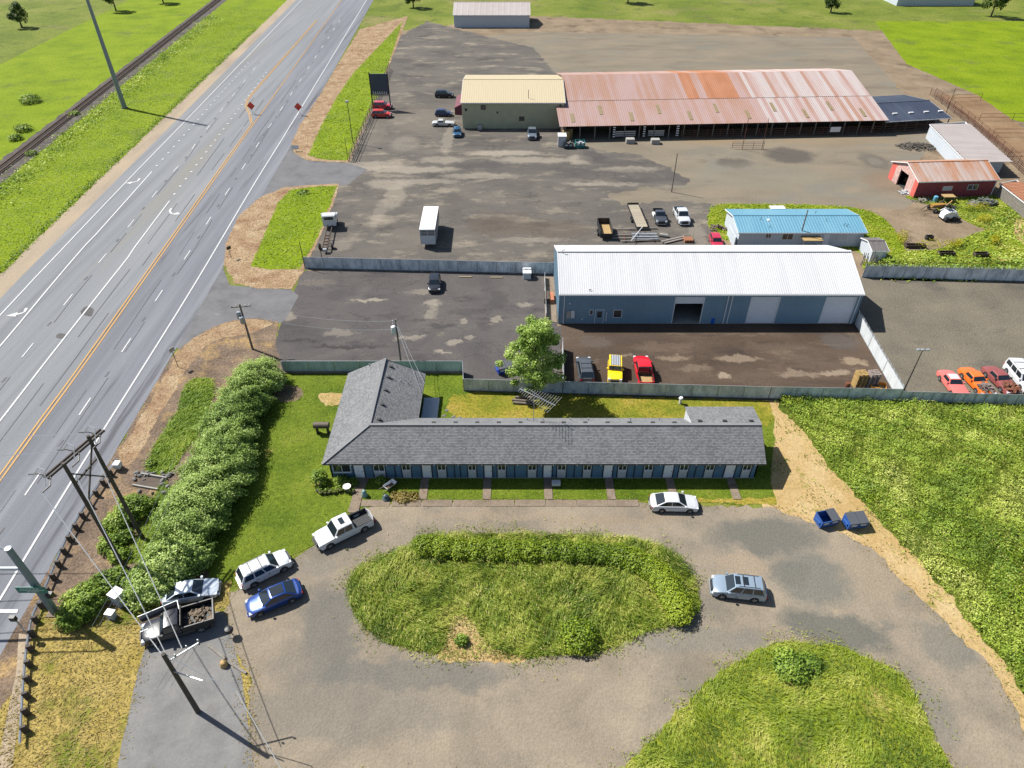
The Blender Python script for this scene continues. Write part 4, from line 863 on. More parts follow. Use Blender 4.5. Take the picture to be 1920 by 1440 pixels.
# beige hall
hb, hc = G(868, 241), G(1056, 241); Hh = HT(868, 241, 192)
bh, L = gable('beige_hall', 'beige metal hall with cream roof and small windows', 'hall', hb, hc, 22, Hh, Hh + 1.9, M['beige'], M['tanroof'], oh=.25, panel=1.0, ribs=2)
for px, z0, z1, wd in ((903, 4.2, 5.2, 1.1), (974, 1.7, 2.7, 1.2), (873, 3.9, 4.5, .5), (932, 3.4, 3.8, .4)): lwin(bh, (px - 868) / 8.25, (px - 868) / 8.25 + wd, min(z0, Hh - 1.2), min(z1, Hh - .3), 0, 1, M['browndark'])
for z in (Hh - .9, Hh - 2.1): MB().box(L - 1.1, L - .7, -.05, 0, z, z + .45).obj('wall_vent', M['vent'], bh)
MB().box(5.9, 6.0, -.06, 0, 0, Hh - .1).obj('drain_pipe', M['beige'], bh); MB().box(6.4, L - 1.5, -.05, -.01, .95, 1.05).obj('wall_rail', M['beige'], bh)
mb = MB(); mb.add([(-1.7, .2, Hh - 1.2), (-.05, .2, Hh - .4), (-.05, 9, Hh - .4), (-1.7, 9, Hh - 1.2), (-1.7, .2, Hh - 2.8), (-1.7, 9, Hh - 2.8), (-.05, .2, Hh - 2.9), (-.05, 9, Hh - 2.9)], [(0, 1, 2, 3), (0, 3, 5, 4), (0, 4, 6, 1), (3, 2, 7, 5)]); mb.obj('awning', M['wine'], bh)
MB().box(3.4, 4.4, -1.0, -.1, 0, 1.0).obj('air_conditioner', M['galv'], bh)
# dark blue lean-to between hall and barn
q = G(1064, 212); lt = thing('dark_lean_to', 'navy sheet roof between the beige hall and the barn', 'shed', V3(G(1056, 241).x + .3, G(1056, 241).y + 2.5, 0)); MB().box(.2, 3.2, 0, 16, 0, 3.8).obj('wall', M['browndark'], lt)
sheets(lt, (.1, 16, 5.3), (3.3, 0, 0), (0, -16.3, -1.0), 4, pm('navy_roof_sheet', A(42, 58, 96, 1.1), .5), ribs=2)
# black roofed pen shelter
pa, pb_ = G(1655, 250), G(1772, 243)
ps, L = gable('pen_shelter', 'black roofed open shelter over cattle pens east of the barn', 'shelter', (pa.x, pa.y), (pb_.x, pb_.y), 17, 2.7, 3.9, M['browndark'], M['blackroof'], oh=.3, panel=1.2, ribs=1, walls=('b',))
for i in range(7):
    x = L * i / 6
    for y in (0, 5): MB().box(x - .08, x + .08, y - .08, y + .08, 0, 2.6 + y * .14).obj('post', M['browndark'], ps)
for z in (.5, 1.0, 1.5): MB().box(0, L, -.1, -.05, z, z + .08).obj('rail', M['rustpipe'], ps)
for x in (3, 7, 10.8, 14.4): MB().box(x, x + 1.1, 2.6, 3.0, 3.2, 3.42).obj('skylight', M['white'], ps)
MB().box(0, L, 4, 4.1, 0, 2.0).obj('back_rail_wall', M['browndark'], ps)
# pale roofed shed
def roofquad(name, label, cat, P, eh, roofm, wallm, n=12, drop=.5):
    """single pitch shed from roof corners A,B (high end) D,C (low end) at height eh"""
    Aq, Bq, Cq = [G(x, y, eh) for x, y in P]; Aq.z = Bq.z = Cq.z = 0; u = (Bq - Aq); v = (Cq - Bq)
    t = thing(name, label, cat, Aq, 0); O = V3(0, 0, 0)
    mb = MB(); q = [O, u, u + v, v]; i_ = .3
    q = [p + (((u + v) * .5 - p).normalized() * i_) for p in q]
    for k in range(4):
        a, b = q[k], q[(k + 1) % 4]; ribwall(mb, (b.x, b.y), (a.x, a.y), 0, eh - .12, .35, .02)
    mb.obj('wall', wallm, t)
    sheets(t, V3(0, 0, eh), v, u + V3(0, 0, 0), n, roofm, ribs=2, rh=.05)
    mb = MB(); c = [O, u, u + v, v]
    for k in range(4): mb.bar(c[k] + V3(0, 0, eh - .08), c[(k + 1) % 4] + V3(0, 0, eh - .08), .08, .15)
    mb.obj('roof_trim', M['trim'], t); return t, u, v
wsd, u, v = roofquad('pale_shed', 'shed with pale pinkish metal roof beside the cattle race', 'shed', [(1743, 233), (1810, 228), (1888, 298)], 2.9, M['paleroof'], M['housewall'], 16)
# red barn
r0, r1 = G(1712, 371), G(1856, 367); dv = 9.5
gx = G(1676, 337)
rb, L = gable('red_barn', 'dark red barn with rust streaked sheet roof and open gable door', 'barn', (r0.x, r0.y), (r1.x, r1.y), dv, 3.3, 4.9, M['redwall'], M['barnroof'], oh=.35, panel=.95, ribs=1, walls=('f', 'b', 'r'), pitch=.25)
mb = MB()
for y0, y1 in ((0, 3.4), (6.2, dv)): mb.box(-.02, .08, y0, y1, 0, 3.25)
mb.add([(0, 0, 3.25), (0, dv, 3.25), (0, dv / 2, 4.8)], [(0, 1, 2)]); mb.box(-.02, .08, 3.4, 6.2, 2.9, 3.26); mb.obj('gable_wall', M['peeled'], rb)
mb = MB(); mb.box(-.08, -.02, -.05, 1.2, 0, 3.2); mb.box(-.08, -.02, dv - 1.8, dv, 0, 3.2); mb.obj('gable_board', M['redbright'], rb)
MB().box(-.14, -.08, 6.2, 7.8, .05, 3.1).obj('sliding_door', M['peeled'], rb)
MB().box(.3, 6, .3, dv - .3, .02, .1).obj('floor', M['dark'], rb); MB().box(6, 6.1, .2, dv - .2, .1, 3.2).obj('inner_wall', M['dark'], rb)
lwin(rb, 4.9, 6.9, 1.2, 2.2, 0, 1, M['redbright'], glass=M['greypanel']); lwin(rb, 9.7, 11.7, 1.3, 2.3, 0, 2)
MB().box(L - .06, L + .08, -.1, 0, 0, 3.2).obj('corner_board', M['trim'], rb)
# rust shed at the edge
rs, u, v = roofquad('rusty_shed', 'low shed with orange rust roof at the right edge below the red barn', 'shed', [(1874, 344), (1906, 337), (1990, 398)], 2.3, M['orangeroof'], M['wood'], 12)
# pale blue house
h0, h1 = G(1381, 463), G(1612, 463)
ho, L = gable('mobile_house', 'long pale house with light blue metal roof behind the warehouse', 'house', (h0.x, h0.y), (h1.x, h1.y), 8.2, 2.75, 3.6, M['housewall'], M['blueroof'], oh=.35, panel=.95, ribs=2, pitch=.6)
for a, b, z0, z1 in ((4.3, 5.2, 1.6, 2.4), (7.0, 8.8, 1.3, 2.4)): lwin(ho, a, b, z0, z1, 0, 2)
lwin(ho, 15.5, 17.7, 1.2, 2.4, 0, 2, glass=M['greypanel'])
mb = MB(); mb.box(10.0, 13.0, -1.5, 0, 0, .5); mb.obj('porch_floor', M['wood'], ho); MB().box(10.0, 13.1, -1.7, -.02, 1.9, 2.0).obj('porch_roof', M['plywood'], ho)
for x in (10.1, 12.9): MB().box(x, x + .1, -1.6, -1.5, 0, 1.9).obj('porch_post', M['wood'], ho)
MB().box(13.8, 14.7, -.04, 0, .3, 2.3).obj('door', M['whitedoor'], ho)
for x, y, s in ((4.0, 3.0, -1), (5.0, 1.0, -1), (13.7, 5.2, 1), (14.6, 2.6, -1), (17.2, 1.4, -1), (17.6, 1.2, -1)):
    z = 3.6 - abs(y - 4.1) * .207; MB().tube([(x, y, z - .1), (x, y, z + .4), (x + .25, y, z + .42)], .04, 5).obj('vent_pipe', M['black'], ho)
MB().lathe((5.3, 2.9, 3.3), [(.25, 0), (.3, .12), (.1, .25)], 8).obj('roof_vent', M['white'], ho)
MB().box(7.5, 10, 8.4, 9.6, 2.7, 2.85).obj('rear_awning', M['white'], ho)
for z0 in (0.2,): MB().box(-.6, -.45, -.3, 4.2, 0, 1.9).obj('side_screen', M['housewall'], ho)
# garden shed beside it
s0, s1 = G(1629, 492), G(1656, 492)
gs, L = gable('garden_shed', 'small white garden shed with dark roof beside the blue roofed house', 'shed', (s0.x, s0.y), (s1.x, s1.y), 4.2, 2.1, 2.7, M['housewall'], M['greyshingle'], oh=.2, panel=1, ribs=1, pitch=.45)
MB().box(.5, 1.7, -.05, 0, .05, 1.9).obj('door', M['whitedoor'], gs)
q = G(1613, 497); mb = MB()
for i in range(9): mb.bar((q.x + i * .28, q.y + .1 * (i % 3), 0), (q.x + .2 + i * .28 + random.uniform(-.3, .3), q.y + .4, random.uniform(1.2, 2.2)), .09)
origin_to(mb.obj('leaning_boards', M['wood'], label='old boards leaning between the warehouse and the garden shed', cat='boards'))
# little kennel-like shed in the parking lot
q = G(988, 524); kn, L = gable('small_utility_shed', 'tiny white and grey utility hut beside the parking lot fence', 'hut', (q.x - .55, q.y), (q.x + .55, q.y), 1.3, 1.15, 1.5, M['housewall'], M['white'], oh=.08, panel=.6, ribs=1)
MB().box(.25, .85, -.03, 0, .05, .95).obj('door', M['greypanel'], kn)
# ---------------------------------------------------------------- fences
def slat_fence(name, label, pts, h, mat, panel=3.0, kerb=False, barbs=False, posts_tall=(), label_p=None):
    P = [Vector((*p[:2], 0)) for p in pts]; t = thing(name, label, 'fence', P[0]); O = P[0]
    sh = MB(); nsl = 16
    vs = []; fs = []
    for i in range(nsl + 1):
        y = .012 if i % 2 else -.012; vs += [(i / nsl, y, .06), (i / nsl, y, h - .04)]
    for i in range(nsl): fs.append((2 * i, 2 * i + 2, 2 * i + 3, 2 * i + 1))
    sh.add(vs, fs); me = sh.mesh('fence_panel'); me.materials.append(mat)
    pm_ = MB().tube([(0, -.02, 0), (0, -.02, h + .06)], .055, 6).mesh('post'); pm_.materials.append(M['galv'])
    for a, b in zip(P, P[1:]):
        L = (b - a).length; n = max(1, round(L / panel)); U = (b - a) / L; q = L / n; ang = math.atan2(U.y, U.x)
        for i in range(n):
            p = a - O + U * q * i
            inst('fence_panel', me, t, Matrix.Translation(p) @ Matrix.Rotation(ang, 4, 'Z') @ Matrix.Diagonal((q - .06, 1, 1, 1)) @ Matrix.Translation((.03 / q, 0, 0)))
            inst('post', pm_, t, Matrix.Translation(p))
        inst('post', pm_, t, Matrix.Translation(b - O))
        MB().bar(a - O + V3(0, 0, h + .02), b - O + V3(0, 0, h + .02), .05).obj('top_rail', M['galv'], t)
        MB().bar(a - O + V3(0, 0, .06), b - O + V3(0, 0, .06), .12 if kerb else .05, .12).obj('bottom_rail', M['concrete'] if kerb else M['galv'], t)
        if barbs:
            k = 0.0; bme = MB().bar((0, 0, h), (0, .12, h + .3), .05).mesh('barb_arm'); bme.materials.append(M['white'])
            while k < L: inst('barb_arm', bme, t, Matrix.Translation(a - O + U * k)); k += 1.0
            mb = MB()
            for z in (.16, .28): mb.bar(a - O + V3(0, .06, h + z), b - O + V3(0, .06, h + z), .015)
            mb.obj('barbed_wire', M['galv'], t)
    return t
g2 = lambda *p: [G(*q) for q in p]
slat_fence('slatted_fence', 'grey slatted chain-link fence between the upper yard and the parking lot', g2((573, 503), (1040, 514)), 1.95, M['slat'])
slat_fence('slatted_fence', 'slatted fence with barbed wire running east from behind the warehouse', g2((1616, 520), (1960, 529)), 2.0, M['slat'], barbs=True)
slat_fence('slatted_fence', 'green-grey slatted fence on a low kerb behind the short motel wing', g2((533, 698), (868, 698), (870, 733)), 1.75, M['slatgreen'], 3.4, kerb=True)
slat_fence('slatted_fence', 'long mottled slatted fence behind the motel lawn, under the tree', g2((870, 733), (1055, 738), (1440, 748), (1683, 752)), 1.85, M['slat'], 3.2, kerb=True)
slat_fence('slatted_fence', 'bluish slatted fence between the brush field and the gravel lot', g2((1685, 752), (2080, 764)), 1.5, M['slat'], 1.2)
slat_fence('slatted_fence', 'short slatted fence seen edge-on between tree and grey suv', g2((1056, 737), (1054, 655)), 1.85, M['slatpale'], 3)
slat_fence('slatted_fence', 'pale panelled fence running down from the warehouse corner to the pallets', g2((1603, 608), (1684, 750)), 1.9, M['slatpale'], 6.0, barbs=True)
slat_fence('slatted_fence', 'low gate panel between warehouse side apron and parking lot', g2((1024, 598), (1021, 522)), 1.0, M['slatpale'], 2.5)
def post(name, label, px, py, tx_top, r=.07, mat='black', cat='post', h=None, cap=False, group=None):
    b = G(px, py); h = h or HT(px, py, tx_top); t = MB().tube([b, b + V3(0, 0, h)], r, 8, r * .8)
    return origin_to(t.obj(name, M[mat], smooth=40, label=label, cat=cat, group=group))
post('gate_post', 'tall black gate post at the west end of the parking lot fence', 572, 503, 453)
post('gate_post', 'tall black gate post standing just inside the fence below the truck chassis', 607, 501, 455)
post('gate_post', 'bare post at the lower end of the pipe fence beside the access road', 653, 303, 258, .06, 'browndark')
# pipe fence on the west side of the upper yard
def pipe_fence(name, label, pts, h, rails, step=3.0, r=.05, mat='rustpipe'):
    P = [Vector((*p[:2], 0)) for p in pts]; O = P[0]; t = thing(name, label, 'fence', O); pme = MB().tube([(0, 0, 0), (0, 0, h)], r, 6).mesh('post'); pme.materials.append(M[mat])
    for a, b in zip(P, P[1:]):
        L = (b - a).length; n = max(1, round(L / step))
        for i in range(n + 1): inst('post', pme, t, Matrix.Translation(a - O + (b - a) * i / n))
        for k in range(rails): z = h * (k + 1) / rails - .03; MB().bar(a - O + V3(0, 0, z), b - O + V3(0, 0, z), r * 1.3).obj('rail', M[mat], t)
    return t
pipe_fence('pipe_fence', 'rusty three rail pipe fence on the grass edge of the upper yard', g2((656, 303), (694, 216), (706, 186), (730, 130)), 1.7, 3, 3.2, .06, 'browndark')
pipe_fence('pipe_fence', 'second rusty pipe fence right beside the first along the upper yard', g2((664, 302), (701, 218)), 1.5, 2, 6, .045, 'browndark')
pipe_fence('pipe_fence', 'rusty cattle race fence running diagonally past the pale shed, outer side', g2((1752, 178), (1812, 222), (1893, 292), (1960, 350)), 1.7, 5, 4)
pipe_fence('pipe_fence', 'rusty cattle race fence running diagonally past the pale shed, inner side', g2((1743, 178), (1800, 222), (1880, 292), (1925, 335)), 1.7, 5, 4)
pipe_fence('pipe_fence', 'pipe fence across the pen, nearer the top right corner', g2((1835, 226), (1960, 226)), 1.6, 2, 7)
pipe_fence('pipe_fence', 'pipe fence across the pen below the corner meadow', g2((1860, 256), (1990, 256)), 1.7, 2, 7)
pipe_fence('pipe_fence', 'pipe fence across the dirt east of the pale shed', g2((1885, 301), (2000, 301)), 1.8, 2, 7)
pipe_fence('pipe_fence', 'pipe fence across the far pen at the top edge', g2((1785, 190), (1838, 188)), 1.6, 2, 6)
pipe_fence('pipe_fence', 'low wire fence along the weed bank below the red barn', g2((1640, 505), (1960, 508)), 1.2, 1, 6, .035)
gt = pipe_fence('pipe_gate', 'rusty pipe gate and loading panel standing before the stock barn', g2((1372, 279), (1431, 279)), 1.5, 4, 2.2, .04); gt['category'] = 'gate'
for px, lab in ((1391, 'rusty tall post left of the pipe gate before the barn'), (1428, 'rusty tall post right of the pipe gate before the barn')): post('gate_post', lab, px, 281, 222, .06, 'rustpipe')

# ---------------------------------------------------------------- poles and lines
def cyl_t(c, r, h, mat, parent, name): MB().lathe(c, [(r * .9, 0), (r, .05), (r, h - .08), (r * .7, h)], 12).obj(name, M[mat], parent, smooth=40)
def wire(name, label, pts, sag=.6, r=.03, mat='galv'):
    mb = MB()
    for a, b in zip(pts, pts[1:]):
        a, b = Vector(a), Vector(b); q = [a.lerp(b, i / 12) - V3(0, 0, sag * 4 * (i / 12) * (1 - i / 12)) for i in range(13)]; mb.tube(q, r, 4)
    return origin_to_keep(mb.obj(name, M[mat], label=label, cat='cable'))
def origin_to_keep(o): return origin_to(o)
M['wirelt'] = pm('bright_aluminium_wire', (.5, .5, .5), .4, .6)
# pole with transformer beside the bushes
b1 = G(474, 655); h1_ = HT(474, 655, 570)
p1 = thing('utility_pole', 'wooden utility pole with two grey transformers and crossarm at the hedge end', 'utility pole', b1)
MB().tube([(0, 0, 0), (0, 0, h1_)], .16, 8, .11).obj('shaft', M['polelt'], p1, smooth=40)
MB().bar((-1.2, 0, h1_ - .5), (1.2, .3, h1_ - .5), .1, .12).obj('crossarm', M['polelt'], p1)
cyl_t((-.45, -.1, h1_ - 2.1), .28, .95, 'galv', p1, 'transformer'); cyl_t((-.05, -.42, h1_ - 2.6), .3, 1.0, 'galv', p1, 'transformer')
for x in (-1.1, -.5, .6, 1.1): MB().lathe((x, x * .12 + .15, h1_ - .44), [(.05, 0), (.08, .1), (.04, .25)], 6).obj('insulator', M['white'], p1)
b2 = G(752, 682); h2_ = HT(752, 682, 599)
p2 = thing('utility_pole', 'wooden pole with one pale transformer behind the short motel wing', 'utility pole', b2)
MB().tube([(0, 0, 0), (0, 0, h2_)], .14, 8, .1).obj('shaft', M['polelt'], p2, smooth=40)
cyl_t((-.38, -.05, h2_ - 2.0), .3, 1.05, 'white', p2, 'transformer'); MB().bar((-.5, 0, h2_ - .25), (.1, 0, h2_ - .25), .06).obj('bracket', M['galv'], p2)
MB().tube([(.05, 0, h2_ - 1.2), (1.6, -.2, 3.4)], .02, 4).obj('guy_wire', M['galv'], p2)
for z in (.3, .7): MB().lathe((-.35, 0, h2_ - z), [(.05, 0), (.08, .1), (.04, .2)], 6).obj('insulator', M['white'], p2)
t1, t2 = b1 + V3(0, 0, h1_ - .3), b2 + V3(0, 0, h2_ - .2)
wire('overhead_wire', 'upper thin wire between the two transformer poles', [t1 + V3(1, 0, 0), t2], .8, .014); wire('overhead_wire', 'lower thin wire between the two transformer poles', [t1 + V3(.6, 0, -1.4), t2 + V3(0, 0, -1.2)], .9, .014)
wire('overhead_wire', 'service wires dropping from the pole to the motel roof', [t2, (G(797, 720, 2.9))], .3, .02); wire('overhead_wire', 'second service wire dropping to the east roof edge', [t2 + V3(0, 0, -.5), G(790, 735, 2.9)], .3, .02)
# big H frame
hb1, hb2 = G(232, 1062), G(268, 1010); hh = 13.6
hf = thing('power_h_frame', 'dark two-pole power line frame with double crossarm beside the highway', 'power pole', hb1); d = hb2 - hb1
dd = Vector((d.x, d.y, 0))
for v in (V3(0, 0, 0), dd): MB().tube([v, v + V3(0, 0, hh)], .2, 10, .15).obj('pole', M['pole'], hf, smooth=40)
# arms run in line with the two poles
ua = dd.normalized(); 
Aend, Bend = G(86, 896, 12.9) - hb1, G(192, 806, 12.9) - hb1
ua = (Bend - Aend).normalized(); na = V3(ua.y, -ua.x, 0)
for s in (-.2, .2): MB().bar(Aend + na * s, Bend + na * s, .13, .2).obj('crossarm', M['pole'], hf)
MB().bar(V3(0, 0, hh - 2.4), dd + V3(0, 0, hh - 2.4), .12, .14).obj('brace', M['pole'], hf)
for a, b in ((V3(0, 0, hh - 5.2), dd + V3(0, 0, hh - .9)), (V3(0, 0, hh - 1.2), dd + V3(0, 0, hh - 5.0))): MB().bar(a, b, .1, .12).obj('brace', M['pole'], hf)
Lr = []
for k, f in enumerate((.03, .52, .9)):
    c = Aend.lerp(Bend, f)
    MB().tube([c + na * -.3, c + na * -.3 + V3(-.6, .1, .1), c + na * -.4 + V3(-1.3, .1, .0)], .05, 6).obj('insulator', M['black'], hf)
    MB().tube([c + na * .3, c + na * .4 + V3(.25, -.8, -.1), c + V3(.35, -1.6, -.15)], .06, 6).obj('insulator', M['black'], hf)
    MB().tube([c + V3(-1.2, .1, 0), c + V3(-.6, .3, .7), c + V3(0, .1, .6), c + V3(.3, -1.0, -.1)], .035, 5).obj('jumper_wire', M['wirelt'], hf)
    Lr.append(c + hb1)
labs = ['southmost', 'middle', 'northmost']
fp = G(310, 1262, 0); 
# near pole, its foot is below the picture's lower edge
nb_ = G(388, 1352); nh = 13.0; 
for H_ in [nh]:
    tp = G(312, 1228, 0)
npole = thing('utility_pole', 'dark pole rising near the bottom edge beside the driveway slab with grey arms', 'utility pole', G(372, 1335))
nbase = G(372, 1335); nht = HT(372, 1335, 1226)
MB().tube([(0, 0, 0), (0, 0, nht)], .2, 10, .15).obj('shaft', M['pole'], npole, smooth=40)
MB().bar((-.2, .2, nht - 1.4), (1.9, 1.2, nht - .6), .09).obj('bracket', M['galv'], npole); MB().bar((.1, -.1, nht - 2.2), (2.6, -1.0, nht - 1.8), .08).obj('bracket', M['galv'], npole)
for x, y, z in ((.5, .3, .9), (1.2, .8, .6), (1.9, 1.2, .5)): MB().lathe((x, y, nht - z), [(.05, 0), (.09, .12), (.04, .3)], 6).obj('insulator', M['galv'], npole)
ntop = nbase + V3(0, 0, nht)
for k, (lab, tgt) in enumerate(zip(labs, ((-.1, 0, -.1), (.1, .1, -.2), (1.0, .6, -.3)))): wire('power_line', f'thick bright power line from the {lab} insulator of the big frame to the near pole', [Lr[k] + V3(.35, -1.6, -.15), ntop + Vector(tgt)], .5, .034, 'wirelt')
for k, (lab, dy) in enumerate(zip(labs, (-1, .5, 2.5))): wire('power_line', f'bright power line leaving the {lab} end of the frame across the highway', [Lr[k] + V3(-1.3, .1, 0), Lr[k] + V3(-46, dy - 3, .5)], .8, .04, 'wirelt')
# hub of thin wires running up from the bottom to the pole at the hedge
for k, s in enumerate((0, .5, 1.0)): wire('overhead_wire', ['west', 'middle', 'east'][k] + ' one of three thin dark cables hanging over the bushes', [ntop + V3(-8 + s, 4, -3), G(330 + k * 14, 850, 9) + V3(0, 0, 0)], .5, .012)
wire('overhead_wire', 'heavy grey cable leaving the near pole to the lower right', [ntop + V3(.1, .1, -.3), ntop + V3(5, -1.5, -2.2), ntop + V3(16, -14, -3)], .2, .03, 'wirelt')
# signal mast
sb_ = G(104, 1148); smh = HT(104, 1148, 1033)
sm = thing('signal_mast', 'big grey signal mast with horizontal arms at the highway corner', 'signal mast', sb_)
top = G(23, 1037, 0); smh = 8.9
MB().tube([(0, 0, .15), (0, 0, smh)], .34, 14, .25).obj('shaft', M['galvblue'] if 'galvblue' in M else pm('grey_painted_mast', (.16, .215, .26), .5, .2), sm, smooth=40)
MB().lathe((0, 0, smh), [(.27, 0), (.27, .06), (.1, .1)], 14).obj('cap', M['galv'], sm)
MB().box(-.55, .55, -.55, .55, 0, .15).obj('base_plate', M['concrete'], sm)
MB().tube([(0, 0, 6.3), (-9, -.2, 6.6)], .17, 10, .12).obj('signal_arm', M['galv'], sm, smooth=40)
MB().tube([(0, 0, smh - .2), (-1.5, 0, smh + .5), (-8, 0, smh + .9)], .09, 8, .06).obj('lamp_arm', M['galv'], sm, smooth=40)
M['signgreen'] = pm('sign_green', (.005, .16, .115), .5)
sg = MB().box(-1.35, 1.15, -.45, -.41, 3.55, 4.35).obj('street_sign', M['signgreen'], sm)
for z, a, b in ((4.1, -1.0, .55), (3.9, -1.05, .95), (3.7, -.55, .4)):
    mb = MB(); x = a; rr = random.Random(int(z * 10))
    while x < b: wl = rr.uniform(.12, .3); mb.box(x, min(x + wl, b), -.462, -.45, z, z + .075); x += wl + .07
    mb.obj('sign_lettering', M['white'], sg)
MB().box(.35, .75, -.1, .3, 2.2, 2.7).obj('signal_box', M['black'], sm)
ss = thing('pedestrian_signal', 'short black pedestrian signal on a pole at the bottom of the guardrail', 'signal', G(52, 1190))
MB().tube([(0, 0, 0), (0, 0, 2.4)], .07, 8).obj('shaft', M['galv'], ss); MB().box(-.35, .1, -.15, .15, 2.2, 2.7).obj('head', M['black'], ss)
# floodlight pole in the gravel lot
lb = G(1692, 738); lh = HT(1692, 738, 657); fl = thing('floodlight_pole', 'slim black pole with floodlights in the gravel lot', 'light pole', lb)
MB().tube([(0, 0, 0), (0, 0, lh)], .08, 8, .05).obj('shaft', M['black'], fl); MB().bar((-.55, 0, lh), (.55, 0, lh), .07).obj('crossbar', M['black'], fl)
for x in (-.55, -.05, .55): MB().box(x - .17, x + .17, -.2, .12, lh + .02, lh + .2).obj('floodlight', M['galv'], fl, bevel=.03)
# other poles
post('bare_pole', 'bare wooden pole standing alone in the upper yard', 1259, 360, 288, .11, 'polelt', 'pole')
q = G(1495, 462); t = MB().tube([q, q + V3(0, 0, 6.4)], .13, 8, .09); origin_to(t.obj('wooden_pole', M['polelt'], smooth=40, label='wooden pole in front of the blue roofed house porch', cat='pole'))
q = G(662, 268); lpp = thing('yard_light_pole', 'brown light pole on the island grass with grey lamp head', 'light pole', q); hq = HT(662, 268, 192)
MB().tube([(0, 0, 0), (0, 0, hq)], .09, 8, .06).obj('shaft', M['browndark'], lpp); MB().box(-.35, .3, -.25, .25, hq, hq + .35).obj('lamp_head', M['galv'], lpp, bevel=.05)
q = G(234, 203); hq = 33; fr = thing('steel_transmission_pole', 'thick grey steel transmission pole standing in the grass left of the highway', 'column', q)  # tapered steel transmission pole, crossarms near its top
MB().tube([(0, 0, 0), (0, 0, hq)], .58, 12, .25).obj('shaft', pm('grey_column_steel', (.20, .23, .26), .5, .3), fr, smooth=40); [MB().tube([(-.2, 0, z), (-2.6, .3, z + .5)], .12, 6, .06).obj('arm', M['galv'], fr) for z in (32, 29, 26)]; [MB().tube([(.2, 0, z), (2.6, -.3, z + .5)], .12, 6, .06).obj('arm', M['galv'], fr) for z in (30.5, 27.5)]
MB().box(-.6, .6, -.6, .6, 0, .2).obj('base_plate', M['concrete'], fr)
post('steel_pole', 'thin dark pole beside the cattle pens right of the black roof', 1770, 222, 176, .08, 'browndark', 'pole', h=7)
post('wooden_pole', 'thin pole in front of the beige hall behind the grey pickup', 990, 236, 180, .07, 'browndark', 'pole', h=8)
# roadside signs
M['orange'] = pm('fluorescent_orange_red', (.62, .045, .02), .5)
def workssign(px, py, lab):
    q = G(px, py); t = thing('roadworks_sign', lab, 'sign', q)
    for a in ((-.6, -.5), (.6, -.5), (-.6, .5), (.6, .5)): MB().bar((0, 0, .5), (a[0], a[1], .02), .05).obj('leg', M['galv'], t)
    MB().bar((0, 0, .4), (0, 0, 1.3), .06).obj('stem', M['galv'], t)
    s = .95; b_ = MB(); b_.add([(0, -.06, 1.0), (s, -.06, 1.0 + s), (0, -.06, 1.0 + 2 * s), (-s, -.06, 1.0 + s), (0, 0, 1.0), (s, 0, 1.0 + s), (0, 0, 1.0 + 2 * s), (-s, 0, 1.0 + s)], [(0, 1, 2, 3), (7, 6, 5, 4), (0, 4, 5, 1), (1, 5, 6, 2), (2, 6, 7, 3), (3, 7, 4, 0)]); f = b_.obj('sign_face', M['orange'], t)
    mb = MB(); k = s * .93; w_ = .05
    P = [(0, 1.0 + s - k), (k, 1.0 + s), (0, 1.0 + s + k), (-k, 1.0 + s)]
    for i in range(4): a, b = P[i], P[(i + 1) % 4]; mb.bar((a[0], -.065, a[1]), (b[0], -.065, b[1]), .04, .01, up=(0, 1, 0))
    mb.bar((-.2, -.066, 1.62), (.25, -.066, 1.62), .09, .01, up=(0, 1, 0)); mb.bar((-.2, -.066, 1.84), (.2, -.066, 1.84), .09, .01, up=(0, 1, 0)); mb.obj('sign_marking', M['black'], f)
workssign(474, 214, 'red-orange diamond roadworks sign beside the yellow line'); workssign(562, 216, 'red-orange diamond roadworks sign on the right shoulder')
def small_sign(name, lab, px, py, ty, w_, h_, mat, facing=0):
    q = G(px, py); h = HT(px, py, ty); t = thing(name, lab, 'sign', q, R(facing)); MB().tube([(0, 0, 0), (0, 0, h)], .04, 6).obj('post', M['browndark'], t); MB().box(-w_ / 2, w_ / 2, -.07, -.03, h - h_, h).obj('plate', M[mat], t); return t
small_sign('road_sign', 'small sign on a thin post at the lower road verge', 334, 688, 652, .7, .6, 'galv', 60)
small_sign('road_sign', 'small sign on a thin dark post beside the lower roadside island', 434, 484, 462, .8, .5, 'black', 60)
small_sign('road_sign', 'white sign at the rounded end of the upper roadside island', 555, 284, 272, 1.4, .9, 'white', 10)
# tall sign frame at the top
q = G(700, 205); sf = thing('tall_sign_frame', 'tall black sign frame with dark panel standing over the red cars', 'sign', q); wS = G(733, 205).x - q.x
for x in (0, wS): MB().box(x - .12, x + .12, -.12, .12, 0, 8.5).obj('post', M['black'], sf)
MB().box(-.12, wS + .12, -.1, .1, 3.4, 8.2).obj('sign_panel', pm('navy_sign_panel', (.03, .045, .08), .5), sf)
mb = MB()
for i in range(7): x = .45 + i * (wS - .9) / 6.5; mb.box(x, x + .14, -.12, -.1, 3.7, 4.2); mb.box(x, x + .34, -.12, -.1, 3.6, 3.7)
mb.obj('sign_lettering', M['white'], sf)
MB().bar((.12, 0, 3.2), (wS - .12, 0, 3.2), .1).obj('crossbar', M['black'], sf)
